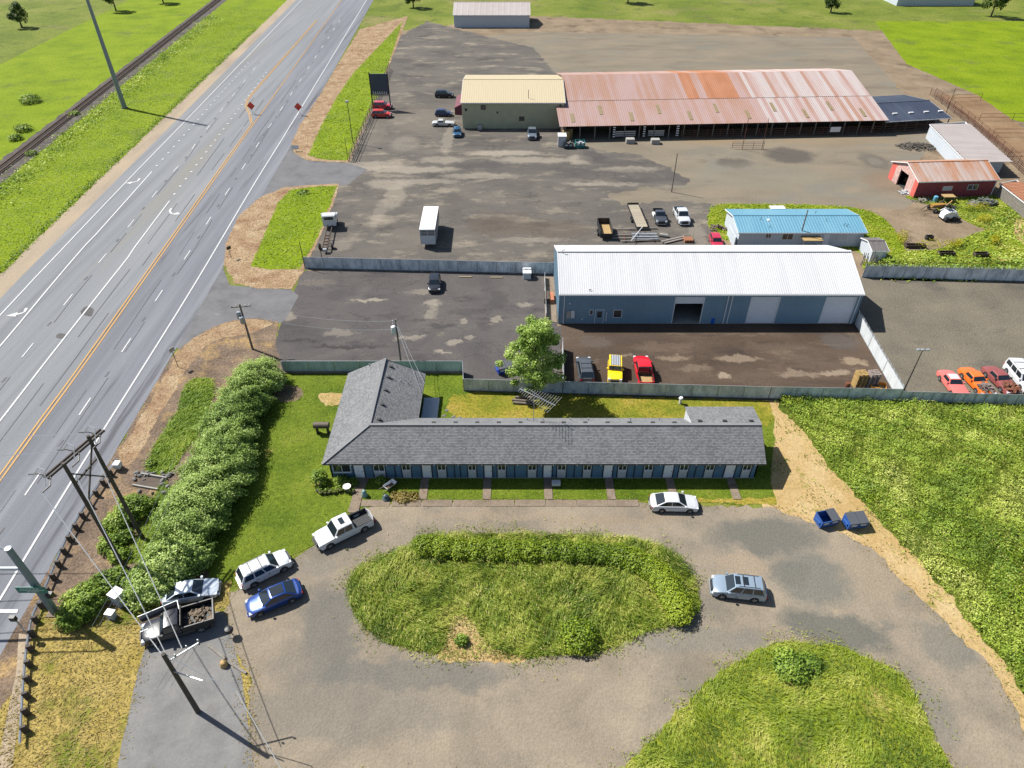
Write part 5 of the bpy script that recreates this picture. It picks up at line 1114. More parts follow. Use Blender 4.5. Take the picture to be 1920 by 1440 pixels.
# guardrail
gp = [(222, 868), (190, 915), (160, 962), (133, 1010), (112, 1056), (96, 1095), (82, 1128)]
gq = [(80, 1133), (66, 1165), (59, 1200), (54, 1240), (50, 1290), (47, 1340), (44, 1400)]
gr_n = 0
M['rail'] = pm('guardrail_steel', (.44, .45, .47), .4, .4)
for pts, lab in ((gp, 'long guardrail with dark timber posts along the highway below the power frame'), (gq, 'guardrail with dark posts bending down to the bottom left corner')):
    P = [G(*p) for p in pts]; P2 = smooth_poly([tuple(p[:2]) for p in P], 4, False); t = thing('guardrail', lab, 'guardrail', P[0]); O = P[0]
    mb = MB(); prof = [(-.05, .45), (.05, .53), (-.03, .6), (.05, .68), (-.05, .76)]
    vs = []; 
    for i, (x, y) in enumerate(P2):
        a = P2[max(0, i - 1)]; b = P2[min(len(P2) - 1, i + 1)]; dx, dy = b[0] - a[0], b[1] - a[1]; L_ = math.hypot(dx, dy); nx, ny = dy / L_, -dx / L_
        for (o_, z) in prof: vs.append((x - O.x - nx * (o_ + .0), y - O.y - ny * (o_ + .0), z))
    k = len(prof); mb.add(vs, [(i * k + j, (i + 1) * k + j, (i + 1) * k + j + 1, i * k + j + 1) for i in range(len(P2) - 1) for j in range(k - 1)])
    mb.obj('rail', M['rail'], t, smooth=60)
    tot = 0; nxt = .4; pme = MB().box(-.12, .3, -.1, .1, 0, .86).mesh('post'); pme.materials.append(M['pole'])
    for a, b in zip(P2, P2[1:]):
        L_ = math.dist(a, b)
        while nxt < tot + L_:
            f = (nxt - tot) / L_; x = a[0] + (b[0] - a[0]) * f; y = a[1] + (b[1] - a[1]) * f; dx, dy = (b[0] - a[0]) / L_, (b[1] - a[1]) / L_; ang = math.atan2(dx, -dy) + math.pi / 2
            nx, ny = -dy, dx
            if nx < 0: nx, ny = -nx, -ny
            inst('post', pme, t, Matrix.Translation((x - O.x + nx * .1, y - O.y + ny * .1, 0)) @ Matrix.Rotation(math.atan2(ny, nx), 4, 'Z')); nxt += 1.45
        tot += L_
q = G(224, 880); t = thing('guardrail_end', 'white boxy end terminal at the head of the guardrail', 'guardrail end', q); MB().box(-.3, .35, -.35, .35, .35, 1.0).obj('head', M['white'], t, bevel=.04); MB().box(-.1, .1, -.1, .1, 0, .4).obj('post', M['pole'], t)
# cabinets
def cabinet(lab, px, py, w_, d_, h_, mat='greypanel', rot=0):
    t = thing('utility_cabinet', lab, 'cabinet', G(px, py), R(rot)); MB().box(-w_ / 2, w_ / 2, -d_ / 2, d_ / 2, .08, h_).obj('body', M[mat], t, bevel=.03); MB().box(-w_ / 2 - .05, w_ / 2 + .05, -d_ / 2 - .05, d_ / 2 + .05, h_, h_ + .06).obj('lid', M['white'], t)
    MB().box(-w_ / 2 + .08, w_ / 2 - .08, -d_ / 2 - .03, -d_ / 2, .2, h_ - .1).obj('door', M[mat], t); MB().box(-w_ / 2 - .1, w_ / 2 + .1, -d_ / 2 - .1, d_ / 2 + .1, 0, .08).obj('base', M['concrete'], t)
cabinet('tall pale utility cabinet between the bushes near the black flatbed', 228, 1130, .95, .9, 1.5, rot=-25); cabinet('small pale utility cabinet in the dry lawn', 212, 1158, .65, .5, .8, rot=-10)
# antenna
q = G(999, 783, 4.0); q = V3(G(1000, 787, 3.4).x, 54.4, 3.4); an = thing('tv_antenna', 'large old rooftop television antenna on a thin mast before the tree', 'antenna', q)
MB().tube([(0, 0, 0), (0, 0, 4.3)], .035, 6).obj('mast', M['galv'], an)
d1 = V3(.92, -.62, -.05).normalized(); c = V3(.3, -.1, 3.9); MB().bar(c - d1 * 2.2, c + d1 * 2.2, .05).obj('boom', M['wirelt'], an)
pp = V3(d1.y, -d1.x, 0).normalized()
mb = MB()
for i in range(16):
    f = -2.1 + i * .28; l = .45 + .07 * i; mb.bar(c + d1 * f - pp * l + d1 * .25 * 0, c + d1 * f + pp * l, .022)
mb.obj('element', M['wirelt'], an); MB().bar(c + V3(0, 0, .5) - d1 * .8, c + d1 * 1.2, .03).obj('strut', M['wirelt'], an)
# tank beside the west wall
q = G(606, 812); tk = thing('fuel_tank', 'rusty grey horizontal tank on legs beside the west motel wall', 'tank', q)
MB().tube([(-.85, 0, 1.2), (-.75, 0, 1.2), (.75, 0, 1.2), (.85, 0, 1.2)], .38, 12).obj('tank', pm('weathered_tank', A(128, 112, 98, .9), .7, var=.2), tk, smooth=40)
for x in (-.6, .6): MB().box(x - .05, x + .05, -.3, .3, 0, .9).obj('leg', M['browndark'], tk)
# ---------------------------------------------------------------- vehicles
_paints = {}
def paint(col, metal=.0, rough=.28, coat=.5):
    if max(col) < .06: coat = .0; rough = .2
    k = (col, metal, rough)
    if k not in _paints: _paints[k] = pm('car_paint', col, rough, metal, coat, var=.02, vscale=.6)
    return _paints[k]
M['cglass'] = pm('car_glass', (.012, .018, .022), .06, spec=.9); M['tyre'] = pm('tyre_rubber', (.018, .018, .019), .85)
M['rim'] = pm('alloy_rim', (.35, .36, .37), .35, .6); M['lens'] = pm('headlight_lens', (.5, .52, .55), .15, spec=.8); M['red'] = pm('tail_lens', (.35, .01, .01), .2)
M['plastic'] = pm('black_plastic', (.02, .02, .022), .6)
KINDS = {  # L, W, H, belt, hood z, wheelbase, wheel r, cabin base x (front,rear), cabin top x (front,rear), roof half width
 'sedan': (4.8, 1.86, 1.45, .96, .80, 2.8, .34, (1.2, -1.95), (.3, -1.0), .58, 1.0),
 'coupe': (5.3, 1.9, 1.38, .92, .86, 2.9, .34, (.45, -1.45), (-.05, -1.15), .60, .90),
 'suv': (4.8, 1.92, 1.74, 1.06, 1.0, 2.8, .37, (1.25, -2.25), (.5, -1.85), .62, 1.06),
 'bigsuv': (5.5, 2.02, 1.9, 1.12, 1.08, 3.3, .39, (1.35, -2.65), (.8, -2.45), .74, 1.12),
 'hatch': (4.1, 1.78, 1.5, .95, .88, 2.55, .32, (.95, -1.9), (.4, -1.55), .60, .95),
 'jeep': (4.2, 1.8, 1.8, 1.1, 1.06, 2.5, .42, (.45, -2.0), (.3, -2.0), .74, 1.1),
 'pickup': (5.8, 2.0, 1.9, 1.12, 1.05, 3.6, .40, (1.35, -.85), (.75, -.70), .68, 1.15),
 'oldpickup': (5.2, 1.95, 1.7, 1.05, 1.0, 3.2, .38, (.85, -.45), (.45, -.38), .68, 1.05),
 'flatbed': (5.8, 2.0, 1.95, 1.15, 1.08, 3.7, .42, (1.35, -.35), (.8, -.28), .70, 1.15)}
def car(label, cat, kind, loc, rot, col, metal=0., roofmat=None, sunroof=None, rails=False, liner=None, wheels=True, doors=2, name=None, rough=.28, hoodmat=None, nohood=False, rimmat=None, bars=False, tint_=None, rackbars=False, group=None):
    L, W, H, belt, hood, wb, wr, cb, ct, rw, deck = KINDS[kind]; bed = kind in ('pickup', 'oldpickup'); flat = kind == 'flatbed'
    pt = paint(col, metal, rough); t = thing(name or 'parked_' + cat.split()[-1], label, cat, loc, rot, group); hl, hw = L / 2, W / 2
    # lower body outline from the nose over the top to the tail, then back along the sill with wheel arches
    top = [(hl, .34), (hl + .02, .52), (hl - .03, .66), (hl - .16, hood - .10), (hl - .45, hood - .02), (cb[0] + .15, hood + .06), (cb[0] - .1, belt)]
    if bed: xb = cb[1] - .02; top += [(xb, belt), (xb - .03, deck), (-hl + .12, deck), (-hl + .09, deck), (-hl + .02, deck - .02), (-hl, .6), (-hl + .02, .4)]
    elif flat: xb = cb[1]; top += [(xb, belt), (xb - .02, .72), (-hl + .3, .72), (-hl + .3, .5)]
    else:
        top += [(cb[1] + .1, belt)]
        if kind in ('sedan', 'coupe'): top += [(cb[1] - .15, belt + .02), (-hl + .25, belt - .02), (-hl + .04, belt - .12)]
        else: top += [(-hl + .06, belt - .03)]
        top += [(-hl - .01, .6), (-hl + .03, .36)]
    arch = []
    for s in (-1, 1):
        cx = s * wb / 2 + (.08 if kind != 'coupe' else 0); ar = wr + .07
        for i in range(9): a = math.pi - math.pi * i / 8; arch.append((cx + ar * math.cos(a), max(.24, wr + ar * math.sin(a) - .0)))
    out = top + [( -hl + .1, .25)] + arch + [(hl - .1, .25)]
    lay = [-1, -.965, -.88, -.45, 0, .45, .88, .965, 1] ; nO = len(out); mb = MB(); vs = []
    i_bed = [i for i in range(len(top)) if bed and i in (8, 9)]
    for f in lay:
        af = abs(f)
        for i, (x, z) in enumerate(out):
            xx = x * (1 - ((.085 if x > 0 else .06) * af ** 3 if abs(x) > hl * .86 else (.03 * af ** 3 if abs(x) > hl * .7 else .0))); zz = z; yy = f * hw
            if i < len(top):
                if af > .98: zz = min(z, z - .09) if z > .6 else z; yy = f * hw * (.985 if z > .6 else 1)
                elif af > .9: zz = z - (.02 if z > .6 else 0)
                elif af < .5 and z > .7 and not (bed and i > 6): zz = z + .025
                if bed and i in (8, 9) and af <= .9: zz = .62
            if abs(x) > hl - .2: yy *= .95
            if i >= len(top) and af < .6: zz = .28 if zz > .3 else zz
            vs.append((xx, yy, zz))
    fs = []
    for j in range(len(lay) - 1):
        for i in range(nO): fs.append((j * nO + i, j * nO + (i + 1) % nO, (j + 1) * nO + (i + 1) % nO, (j + 1) * nO + i))
    tri = tessellate_polygon([[Vector((vs[i][0], vs[i][2], 0)) for i in range(nO)]])
    b0 = len(lay) - 1
    for a, b, c in tri:
        va, vb, vc = [Vector((vs[k][0], vs[k][2])) for k in (a, b, c)]
        ccw = (vb - va).cross(vc - va) > 0
        fs.append((a, b, c) if ccw else (a, c, b)); q = (b0 * nO + a, b0 * nO + c, b0 * nO + b) if ccw else (b0 * nO + a, b0 * nO + b, b0 * nO + c); fs.append(q)
    mb.add(vs, fs); me = mb.mesh('body'); bm = bmesh.new(); bm.from_mesh(me); bmesh.ops.recalc_face_normals(bm, faces=bm.faces); bm.to_mesh(me); bm.free()
    me.shade_smooth(); me.set_sharp_from_angle(angle=R(38)); me.materials.append(pt); inst('body', me, t)
    # cabin
    wbse = hw * .93; z0, z1 = belt - .03, H
    def cv(x, y, z): return (x, y, z)
    cm = MB(); A_ = [(cb[0], z0), (ct[0], z1 - .03), (ct[0] - .2, z1), (ct[1] + .2, z1), (ct[1], z1 - .03), (cb[1], z0)]
    rows = []
    for f in (-1, -.93, -.5, 0, .5, .93, 1):
        r = []
        for x, z in A_:
            k = (z - z0) / (z1 - z0); wy = wbse + (rw * 1.0 * hw / .92 - wbse) * min(1, k); wy = wbse * (1 - k) + (hw * rw / .80) * k if False else wbse * (1 - k) + hw * (rw + .14) * k
            dz = -.035 if abs(f) == 1 and k > .5 else (.02 * (1 - abs(f)) if k > .5 else 0); xx = x - (.05 * abs(f) ** 2 * (1 if x > 0 or x == cb[0] or x == ct[0] else -1) if (x in (cb[0],)) else 0)
            r.append((xx, f * wy, z + dz))
        rows.append(r)
    k_ = len(A_); vs = [p for r in rows for p in r]; fs = []
    for j in range(6):
        for i in range(k_ - 1): fs.append((j * k_ + i, j * k_ + i + 1, (j + 1) * k_ + i + 1, (j + 1) * k_ + i))
    fs += [tuple(range(k_)), tuple(6 * k_ + i for i in range(k_))[::-1]]
    cm.add(vs, fs); me = cm.mesh('cabin'); bm = bmesh.new(); bm.from_mesh(me); bmesh.ops.recalc_face_normals(bm, faces=bm.faces); bm.to_mesh(me); bm.free(); me.shade_smooth(); me.set_sharp_from_angle(angle=R(30)); me.materials.append(pt)
    inst('cabin', me, t)
    gl = M['cglass']; wt = lambda k: wbse * (1 - k) + hw * (rw + .14) * k
    def lerp2(a, b, k): return (a[0] + (b[0] - a[0]) * k, a[1] + (b[1] - a[1]) * k)
    def glassq(nm, P, out_):
        o_ = Vector(out_); m = MB(); q = [Vector(p) + o_ * .012 for p in P]; m.quad(*q); n = (q[1] - q[0]).cross(q[2] - q[0])
        if n.dot(o_) < 0: m.f = [f[::-1] for f in m.f]
        return m.obj(nm, tint_ or gl, t)
    for nm, pa, pb, d in (('windshield', (cb[0], z0), (ct[0], z1 - .03), 1), ('rear_window', (cb[1], z0), (ct[1], z1 - .03), -1)):
        lo = lerp2(pa, pb, .10); hi = lerp2(pa, pb, .93); nn = (d * (pb[1] - pa[1]), 0, d * -(pb[0] - pa[0]) ); L_ = math.hypot(nn[0], nn[2]); nn = (nn[0] / L_, 0, nn[2] / L_)
        m = MB(); mid = .035 * d if nm == 'windshield' else 0
        P = [(lo[0] - mid * 0, -wt(.1) * .9, lo[1]), (lo[0], wt(.1) * .9, lo[1]), (hi[0], wt(.93) * .88, hi[1]), (hi[0], -wt(.93) * .88, hi[1])]
        glassq(nm, [Vector(p) + Vector((.0, 0, .012 if True else 0)) for p in P], nn)
    sides = []
    x_f0, x_r0 = cb[0] - .22, cb[1] + .18; x_f1, x_r1 = ct[0] - .06, ct[1] + .1
    nwin = doors + (1 if kind in ('bigsuv', 'suv') and L > 4.7 else 0)
    ka, kb = .12, .86
    for s in (-1, 1):
        for w_i in range(nwin):
            f0, f1 = w_i / nwin + .02, (w_i + 1) / nwin - .02
            bx = lambda f: x_f0 + (x_r0 - x_f0) * f; tx = lambda f: x_f1 + (x_r1 - x_f1) * f
            px_ = lambda f, k: bx(f) + (tx(f) - bx(f)) * k
            P = [(px_(f0, ka), s * wt(ka), z0 + (z1 - z0) * ka), (px_(f1, ka), s * wt(ka), z0 + (z1 - z0) * ka), (px_(f1, kb), s * wt(kb), z0 + (z1 - z0) * kb), (px_(f0, kb), s * wt(kb), z0 + (z1 - z0) * kb)]
            glassq('side_window', P, (0, s, .15))
        # mirror
        MB().box(x_f0 - .12, x_f0 + .06, s * hw * .97 if s > 0 else -hw - .17, hw + .17 if s > 0 else -hw * .97, belt + .02, belt + .2).obj('mirror', pt if metal or col[0] > .3 else M['plastic'], t, bevel=.02)
        ys = sorted((s * hw * 1.0, s * (hw + .012)))
        for w_i in range(doors): x = x_f0 + (x_r0 - x_f0) * ((w_i + .82) / nwin); MB().box(x - .1, x + .08, ys[0] - .005, ys[1] + .01, belt - .2, belt - .165).obj('door_handle', M['plastic'] if bars else pt, t)
        y0, y1 = (hw * .60, hw * .93) if s > 0 else (-hw * .93, -hw * .60)
        MB().box(hl - .42, hl - .10, y0, y1, .60, hood - .1).obj('headlight', M['lens'], t, bevel=.015)
        y0, y1 = (hw * .66, hw * .90) if s > 0 else (-hw * .90, -hw * .66)
        if not flat: MB().box(-hl + .045, -hl + .2, y0, y1, .66, (deck if bed else belt) - .16).obj('taillight', M['red'], t, bevel=.015)
    MB().box(hl - .08, hl + .035, -hw * .55, hw * .55, .45, hood - .14).obj('grille', M['plastic'], t, bevel=.015)
    MB().box(hl - .15, hl + .07, -hw * .80, hw * .80, .32, .46).obj('bumper', M['rim'] if bars else (M['plastic'] if not metal else pt), t, bevel=.03)
    if not flat: MB().box(-hl - .07, -hl + .12, -hw * .82, hw * .82, .36, .52).obj('bumper', M['rim'] if bars else M['plastic'], t, bevel=.03)
    if not flat: MB().box(-hl - .085, -hl - .07, -.26, .26, .40, .52).obj('licence_plate', M['white'], t)
    for sx in (-1, 1):
        for s in (-1, 1):
            cx = sx * wb / 2 + (.08 if kind != 'coupe' else 0); y0 = s * (hw - .22); y1 = s * (hw + .008)
            wm = MB(); wm.tube([(cx, y0, wr), (cx, y0 + (y1 - y0) * .12, wr), (cx, y1 - (y1 - y0) * .1, wr), (cx, y1, wr)], wr, 18)
            for vi in list(range(0, 18)) + list(range(54, 72)):
                v = wm.v[vi]; wm.v[vi] = (cx + (v[0] - cx) * .93, v[1], wr + (v[2] - wr) * .93)
            wo_ = wm.obj('wheel', M['tyre'], t, smooth=40)
            rm_ = MB(); rm_.tube([(cx, y1 - s * .02, wr), (cx, y1 + s * .006, wr)], wr * .64, 14)
            ro = rm_.obj('rim', M['plastic'], wo_); sp = MB()
            for k in range(5): a = k * 2 * math.pi / 5; sp.bar((cx, y1 + s * .012, wr), (cx + math.cos(a) * wr * .62, y1 + s * .012, wr + math.sin(a) * wr * .62), wr * .2, .02, up=(0, 1, 0))
            sp.obj('spoke', rimmat or M['rim'], wo_)
    rh = H + .02
    if roofmat: MB().add([(x, y, H + .022 - (.03 if abs(y) > .5 else 0)) for x in (ct[0] - .1, ct[1] + .1) for y in (-hw * (rw + .05), -.4, 0, .4, hw * (rw + .05))], [(j, j + 1, 6 + j, 5 + j) for j in range(4)]).obj('roof_panel', roofmat, t)
    if sunroof:
        for a, b in sunroof: MB().box(a, b, -.42, .42, H - .01, H + .028).obj('sunroof', gl, t)
    if rails:
        for s in (-1, 1): MB().tube([(ct[0] - .25, s * hw * (rw + .04), H), (ct[0] - .35, s * hw * (rw + .04), H + .06), (ct[1] + .35, s * hw * (rw + .04), H + .06), (ct[1] + .25, s * hw * (rw + .04), H)], .02, 6).obj('roof_rail', M['plastic'], t)
        for f in (.3, .7): x = ct[0] + (ct[1] - ct[0]) * f; MB().box(x - .025, x + .025, -hw * (rw + .04), hw * (rw + .04), H + .05, H + .08).obj('roof_bar', M['plastic'], t)
    if rackbars:
        for i in range(6): y = -hw * .62 + i * hw * .248; MB().box(ct[1] + .05, ct[0] - .05, y - .02, y + .02, H + .02, H + .06).obj('roof_slat', M['black'], t)
    if hoodmat: MB().box(cb[0] + .22, hl - .5, -hw * .8, hw * .8, hood + .03, hood + .055).obj('hood', hoodmat, t, bevel=.01)
    if bed:
        x0, x1 = -hl + .14, cb[1] - .08; bx = MB(); lm = liner or M['plastic']
        bx.box(x0, x1, -hw * .86, hw * .86, .63, .65)
        for i in range(7): y = -hw * .74 + i * hw * .245; bx.box(x0 + .05, x1 - .05, y - .03, y + .03, .65, .67)
        bx.obj('bed_liner', lm, t)
        mb = MB(); mb.box(x0 - .04, x1 + .02, hw * .845, hw * .86, .66, deck - .03); mb.box(x0 - .04, x1 + .02, -hw * .86, -hw * .845, .66, deck - .03); mb.box(x1 + .0, x1 + .015, -hw * .84, hw * .84, .66, deck - .03); mb.obj('bed_wall', M['plastic'] if lm is M['plastic'] or True else lm, t)
    return t
def carpx(fw, rw_, side, label, cat, kind, col, **kw):
    """place a vehicle from where its camera-side front and rear wheels touch the ground; side=+1 when that is its left side"""
    f, r = G(*fw), G(*rw_); d = (f - r).normalized(); n = Vector((-d.y, d.x, 0)); c = (f + r) / 2 - n * side * (KINDS[kind][1] / 2 - .05) - d * .08
    return car(label, cat, kind, (c.x, c.y, 0.0), math.atan2(d.y, d.x), col, **kw)
def carc(fr, re, label, cat, kind, col, h=0, **kw):
    """place a vehicle from the ground points under its nose and tail"""
    f, r = G(fr[0], fr[1], h), G(re[0], re[1], h); d = f - r; d.z = 0; c = (f + r) / 2; return car(label, cat, kind, (c.x, c.y, 0), math.atan2(d.y, d.x), col, **kw)
WHT = (.50, .51, .52)
carpx((624, 1027), (681, 999), 1, 'white crew cab pickup with sunroof and open bed at the lawn edge', 'pickup truck', 'pickup', WHT, sunroof=[(-.15, .3)], doors=2)
carpx((533, 1073), (480, 1100), -1, 'white boxy suv with roof bars parked above the blue sedan', 'suv', 'suv', WHT, rails=True, bars=True)
carpx((491, 1155), (548, 1131), 1, 'glossy blue sedan with black glass roof below the white suv', 'car', 'sedan', (.014, .05, .21), metal=.3, roofmat=M['cglass'], rough=.2)
carpx((388, 1127), (333, 1137), -1, 'silver-white sedan half hidden under the bush behind the black flatbed', 'car', 'sedan', (.52, .57, .62), metal=.2)
fb = carpx((289, 1213), (384, 1184), 1, 'black flatbed pickup carrying debris behind high rails, front to the left', 'pickup truck', 'flatbed', (.018, .02, .028), doors=1, rough=.35)
hl = 2.9; mb = MB(); mb.box(-hl - .1, -.45, -1.05, 1.05, .85, .95); mb.obj('bed_floor', M['plastic'], fb)
mb = MB(); mb.box(-hl - .1, -.45, 1.0, 1.06, .95, 1.5); mb.box(-hl - .1, -.45, -1.06, -1.0, .95, 1.5); mb.box(-hl - .1, -hl - .05, -1, 1, .95, 1.5); mb.box(-.5, -.44, -1, 1, .95, 1.9); mb.obj('bed_wall', M['black'], fb)
mb = MB(); mb.box(-hl - .13, -.45, 1.0, 1.08, 1.5, 1.54); mb.box(-hl - .13, -.45, -1.08, -1.0, 1.5, 1.54); mb.box(-hl - .13, -hl - .03, -1, 1, 1.5, 1.54); mb.obj('bed_rail', pm('dull_rail_paint', (.17, .165, .16), .7), fb)
# debris load
def heap(name, label, cat, loc, rx, ry, h, mat, n=60, rot=0, size=.3, parent=None):
    mb = MB(); rr = random.Random(int(loc[0] * 10 + loc[1]))
    for i in range(n):
        a = rr.uniform(0, 6.28); q = rr.random() ** .6; x = rx * q * math.cos(a); y = ry * q * math.sin(a); z = h * (1 - q) * rr.uniform(.4, 1) + .05; s = size * rr.uniform(.4, 1.2)
        d = Vector((rr.uniform(-1, 1), rr.uniform(-1, 1), rr.uniform(-.4, .4))).normalized(); mb.bar(V3(x, y, z) - d * s, V3(x, y, z) + d * s, s * .7, s * .25)
    mb.v = [(p[0], p[1], max(.0, p[2])) for p in mb.v]
    if parent: mb.v = [(p[0] + loc[0], p[1] + loc[1], p[2] + loc[2]) for p in mb.v]; return mb.obj(name, mat, parent)
    o = mb.obj(name, mat, label=label, cat=cat); o.location = loc; o.rotation_euler = (0, 0, rot); return o
c, s = math.cos(fb.rotation_euler.z), math.sin(fb.rotation_euler.z); bx_, by_ = -1.7, 0
heap('debris_load', 'pile of grey and tan debris lying in the black flatbed', 'debris', (fb.location.x + c * bx_, fb.location.y + s * bx_, .95), 1.1, .85, .35, pm('mixed_debris', A(150, 132, 110), .9, var=.35, vscale=4), 70, fb.rotation_euler.z, .25)
ut = thing('utility_trailer', 'dark utility trailer mostly hidden behind the black flatbed', 'trailer', G(306, 1168), R(-150)); MB().box(-1.6, 1.6, -.85, .85, .5, .6).obj('deck', M['browndark'], ut)
mb = MB(); mb.box(-1.6, 1.6, .8, .85, .6, 1.1); mb.box(-1.6, 1.6, -.85, -.8, .6, 1.1); mb.box(-1.6, -1.55, -.8, .8, .6, 1.1); mb.obj('side_rail', M['galv'], ut)
for s_ in (-.95, .95): MB().tube([(0, s_ - .1, .33), (0, s_ + .1, .33)], .33, 12).obj('wheel', M['tyre'], ut)
carpx((1292.5, 963), (1240, 962), -1, 'white sedan parked alone on the drive in front of the motel', 'car', 'sedan', WHT)
carpx((1352, 1123), (1413, 1130), 1, 'silver-blue suv with black sunroof panels right of the island hedge', 'suv', 'suv', (.26, .33, .40), metal=.35, sunroof=[(.05, .5), (-.65, -.15)], rails=True)
carc((1092, 676), (1101, 726), 'dark grey suv with roof rails, first in the row by the fence', 'suv', 'suv', (.10, .11, .12), metal=.4, rails=True)
carc((1152, 731), (1152, 679), 'yellow off-road car with slatted roof between grey suv and red pickup', 'off-road car', 'jeep', (.72, .50, .01), roofmat=pm('grey_soft_top', (.30, .32, .35), .6), rackbars=True, doors=1)
carc((1199, 676), (1212, 732), 'bright red pickup with wooden bed floor, third in the row by the fence', 'pickup truck', 'pickup', (.50, .012, .02), liner=M['plywood'], doors=1)
carc((1805, 755), (1765, 702), 'pink-red old two-door car with white roof, left of the orange one', 'car', 'coupe', (.62, .14, .12), roofmat=M['white'], doors=1, bars=True)
oc = carc((1860, 757), (1797, 690), 'orange old pickup with dismantled nose full of parts', 'pickup truck', 'coupe', (.68, .14, .02), doors=1, bars=True, hoodmat=M['browndark'])
mc = carc((1905, 752), (1842, 690), 'maroon wrecked car with missing hood beside the white suv', 'wrecked car', 'coupe', (.22, .055, .05), doors=1, rough=.6, hoodmat=M['browndark'])
for o_, lab, mat in ((oc, 'heap of grey scrap panels lying on the orange pickup nose', pm('scrap_grey', A(170, 150, 140), .6, .3, var=.4, vscale=3)), (mc, 'heap of rusty scrap lying on the wrecked maroon car', pm('scrap_rust', A(150, 92, 64), .8, var=.4, vscale=3))):
    c, s = math.cos(o_.rotation_euler.z), math.sin(o_.rotation_euler.z); heap('scrap_heap', lab, 'scrap', (o_.location.x + c * 1.7, o_.location.y + s * 1.7, .9), 1.0, .8, .35, mat, 45, o_.rotation_euler.z, .35)
carc((1945, 757), (1880, 678), 'large white suv at the right edge of the gravel lot', 'suv', 'bigsuv', WHT, sunroof=[(.1, .6)], rails=True)
carc((815, 551), (816, 526), 'small black hatchback facing the camera in the parking lot', 'car', 'hatch', (.03, .035, .045), metal=.3)
carc((1243, 433), (1229, 392), 'dark old pickup with white tank in its bed, facing the camera', 'pickup truck', 'oldpickup', (.045, .05, .06), bars=True, doors=1)
carc((1288, 434), (1266, 389), 'white-silver crew cab pickup next to the dark old pickup', 'pickup truck', 'pickup', (.50, .52, .54), metal=.1)
carpx((728, 222), (703, 222), -1, 'red suv nearer the camera under the tall sign frame', 'suv', 'suv', (.45, .03, .02))
carpx((729, 206), (705, 206), -1, 'red suv behind the nearer red suv at the sign frame', 'suv', 'suv', (.42, .02, .03))
carpx((843, 219), (821, 219), -1, 'dark blue suv beside the wine red awning of the beige hall', 'suv', 'hatch', (.02, .03, .10), metal=.3)
carpx((845, 238), (819, 238), -1, 'white-grey classic two-door car beside the beige hall', 'car', 'coupe', (.42, .42, .40), bars=True, doors=1)
carc((858, 265), (857, 242), 'blue hatchback facing the camera at the corner of the beige hall', 'car', 'hatch', (.03, .10, .20), metal=.3)
carpx((844, 184), (822, 184), -1, 'black suv at the top of the yard left of the beige hall', 'suv', 'suv', (.02, .02, .022))
carc((998, 272), (997, 240), 'grey-blue pickup facing the camera in front of the beige hall', 'pickup truck', 'pickup', (.14, .17, .20), metal=.3, doors=1)
carc((1345, 470), (1337, 448), 'red and blue car mostly hidden behind the warehouse roof', 'car', 'hatch', (.40, .02, .05))
# box trailer, truck chassis, yard trailers
def wheelset(t, x, hw, r, mat='tyre'):
    for s in (-1, 1):
        w_ = MB().tube([(x, s * (hw - .28), r), (x, s * hw, r)], r, 14).obj('wheel', M[mat], t, smooth=40); MB().tube([(x, s * hw, r), (x, s * (hw + .015), r)], r * .5, 10).obj('rim', M['rim'], w_)
f, r = G(801, 395), G(803, 466); c = (f + r) / 2; Lt = 8.6
tb = thing('livestock_trailer', 'tall white livestock trailer with slotted rear door standing in the yard', 'trailer', G(803, 466) + V3(0, Lt / 2, 0), R(90.8))
hb_ = HT(803, 466, 436)
mb = MB(); mb.box(-Lt / 2, Lt / 2, -1.22, 1.22, .75, 3.35); mb.obj('body', M['galv'], tb); MB().box(-Lt / 2 - .05, Lt / 2 + .05, -1.26, 1.26, 3.35, 3.42).obj('roof', M['white'], tb)
MB().box(-Lt / 2 - .05, -Lt / 2, -1.15, 1.15, .8, 2.3).obj('rear_door', M['greypanel'], tb)
for i in range(3): 
    for s in (0, 1): MB().box(-Lt / 2 - .03, -Lt / 2, -1.1 + s * 1.15, -.08 + s * 1.15, 2.4 + i * .3, 2.55 + i * .3).obj('slot', M['black'], tb)
for i in range(3):
    for s in (-1, 1): MB().box(-Lt / 2 + .3, Lt / 2 - .3, s * 1.22 - .015, s * 1.22 + .015, 2.2 + i * .35, 2.33 + i * .35).obj('slot', M['black'], tb)
for x in (-.6, -1.5): wheelset(tb, x, 1.2, .42)
MB().box(Lt / 2, Lt / 2 + 1.6, -.1, .1, .55, .7).obj('drawbar', M['black'], tb)
f, r = G(622, 420), G(611, 472); d = (f - r).normalized(); tc = thing('truck_chassis', 'white truck cab with bare chassis frame behind it at the grass edge', 'truck', (f + r) / 2, math.atan2(d.y, d.x)); Lc = (f - r).length
x1 = Lc / 2
def cabm(): 
    mb = MB(); o_ = [(x1 - 2.3, .9), (x1 - 2.3, 2.45), (x1 - 2.15, 2.6), (x1 - .95, 2.6), (x1 - .55, 1.85), (x1 + .9, 1.7), (x1 + 1.05, 1.5), (x1 + 1.05, .7), (x1 - 2.3, .7)]
    n = len(o_); vs = [(x, s * 1.1, z) for s in (-1, 1) for x, z in o_]; return mb.add(vs, [tuple(range(n)), tuple(range(n, 2 * n))[::-1]] + [(i, n + i, n + (i + 1) % n, (i + 1) % n) for i in range(n)])
cabm().obj('cab', paint(WHT), tc, bevel=.06)
MB().box(x1 - 2.33, x1 - 2.29, -.75, .75, 1.85, 2.35).obj('rear_window', M['cglass'], tc)
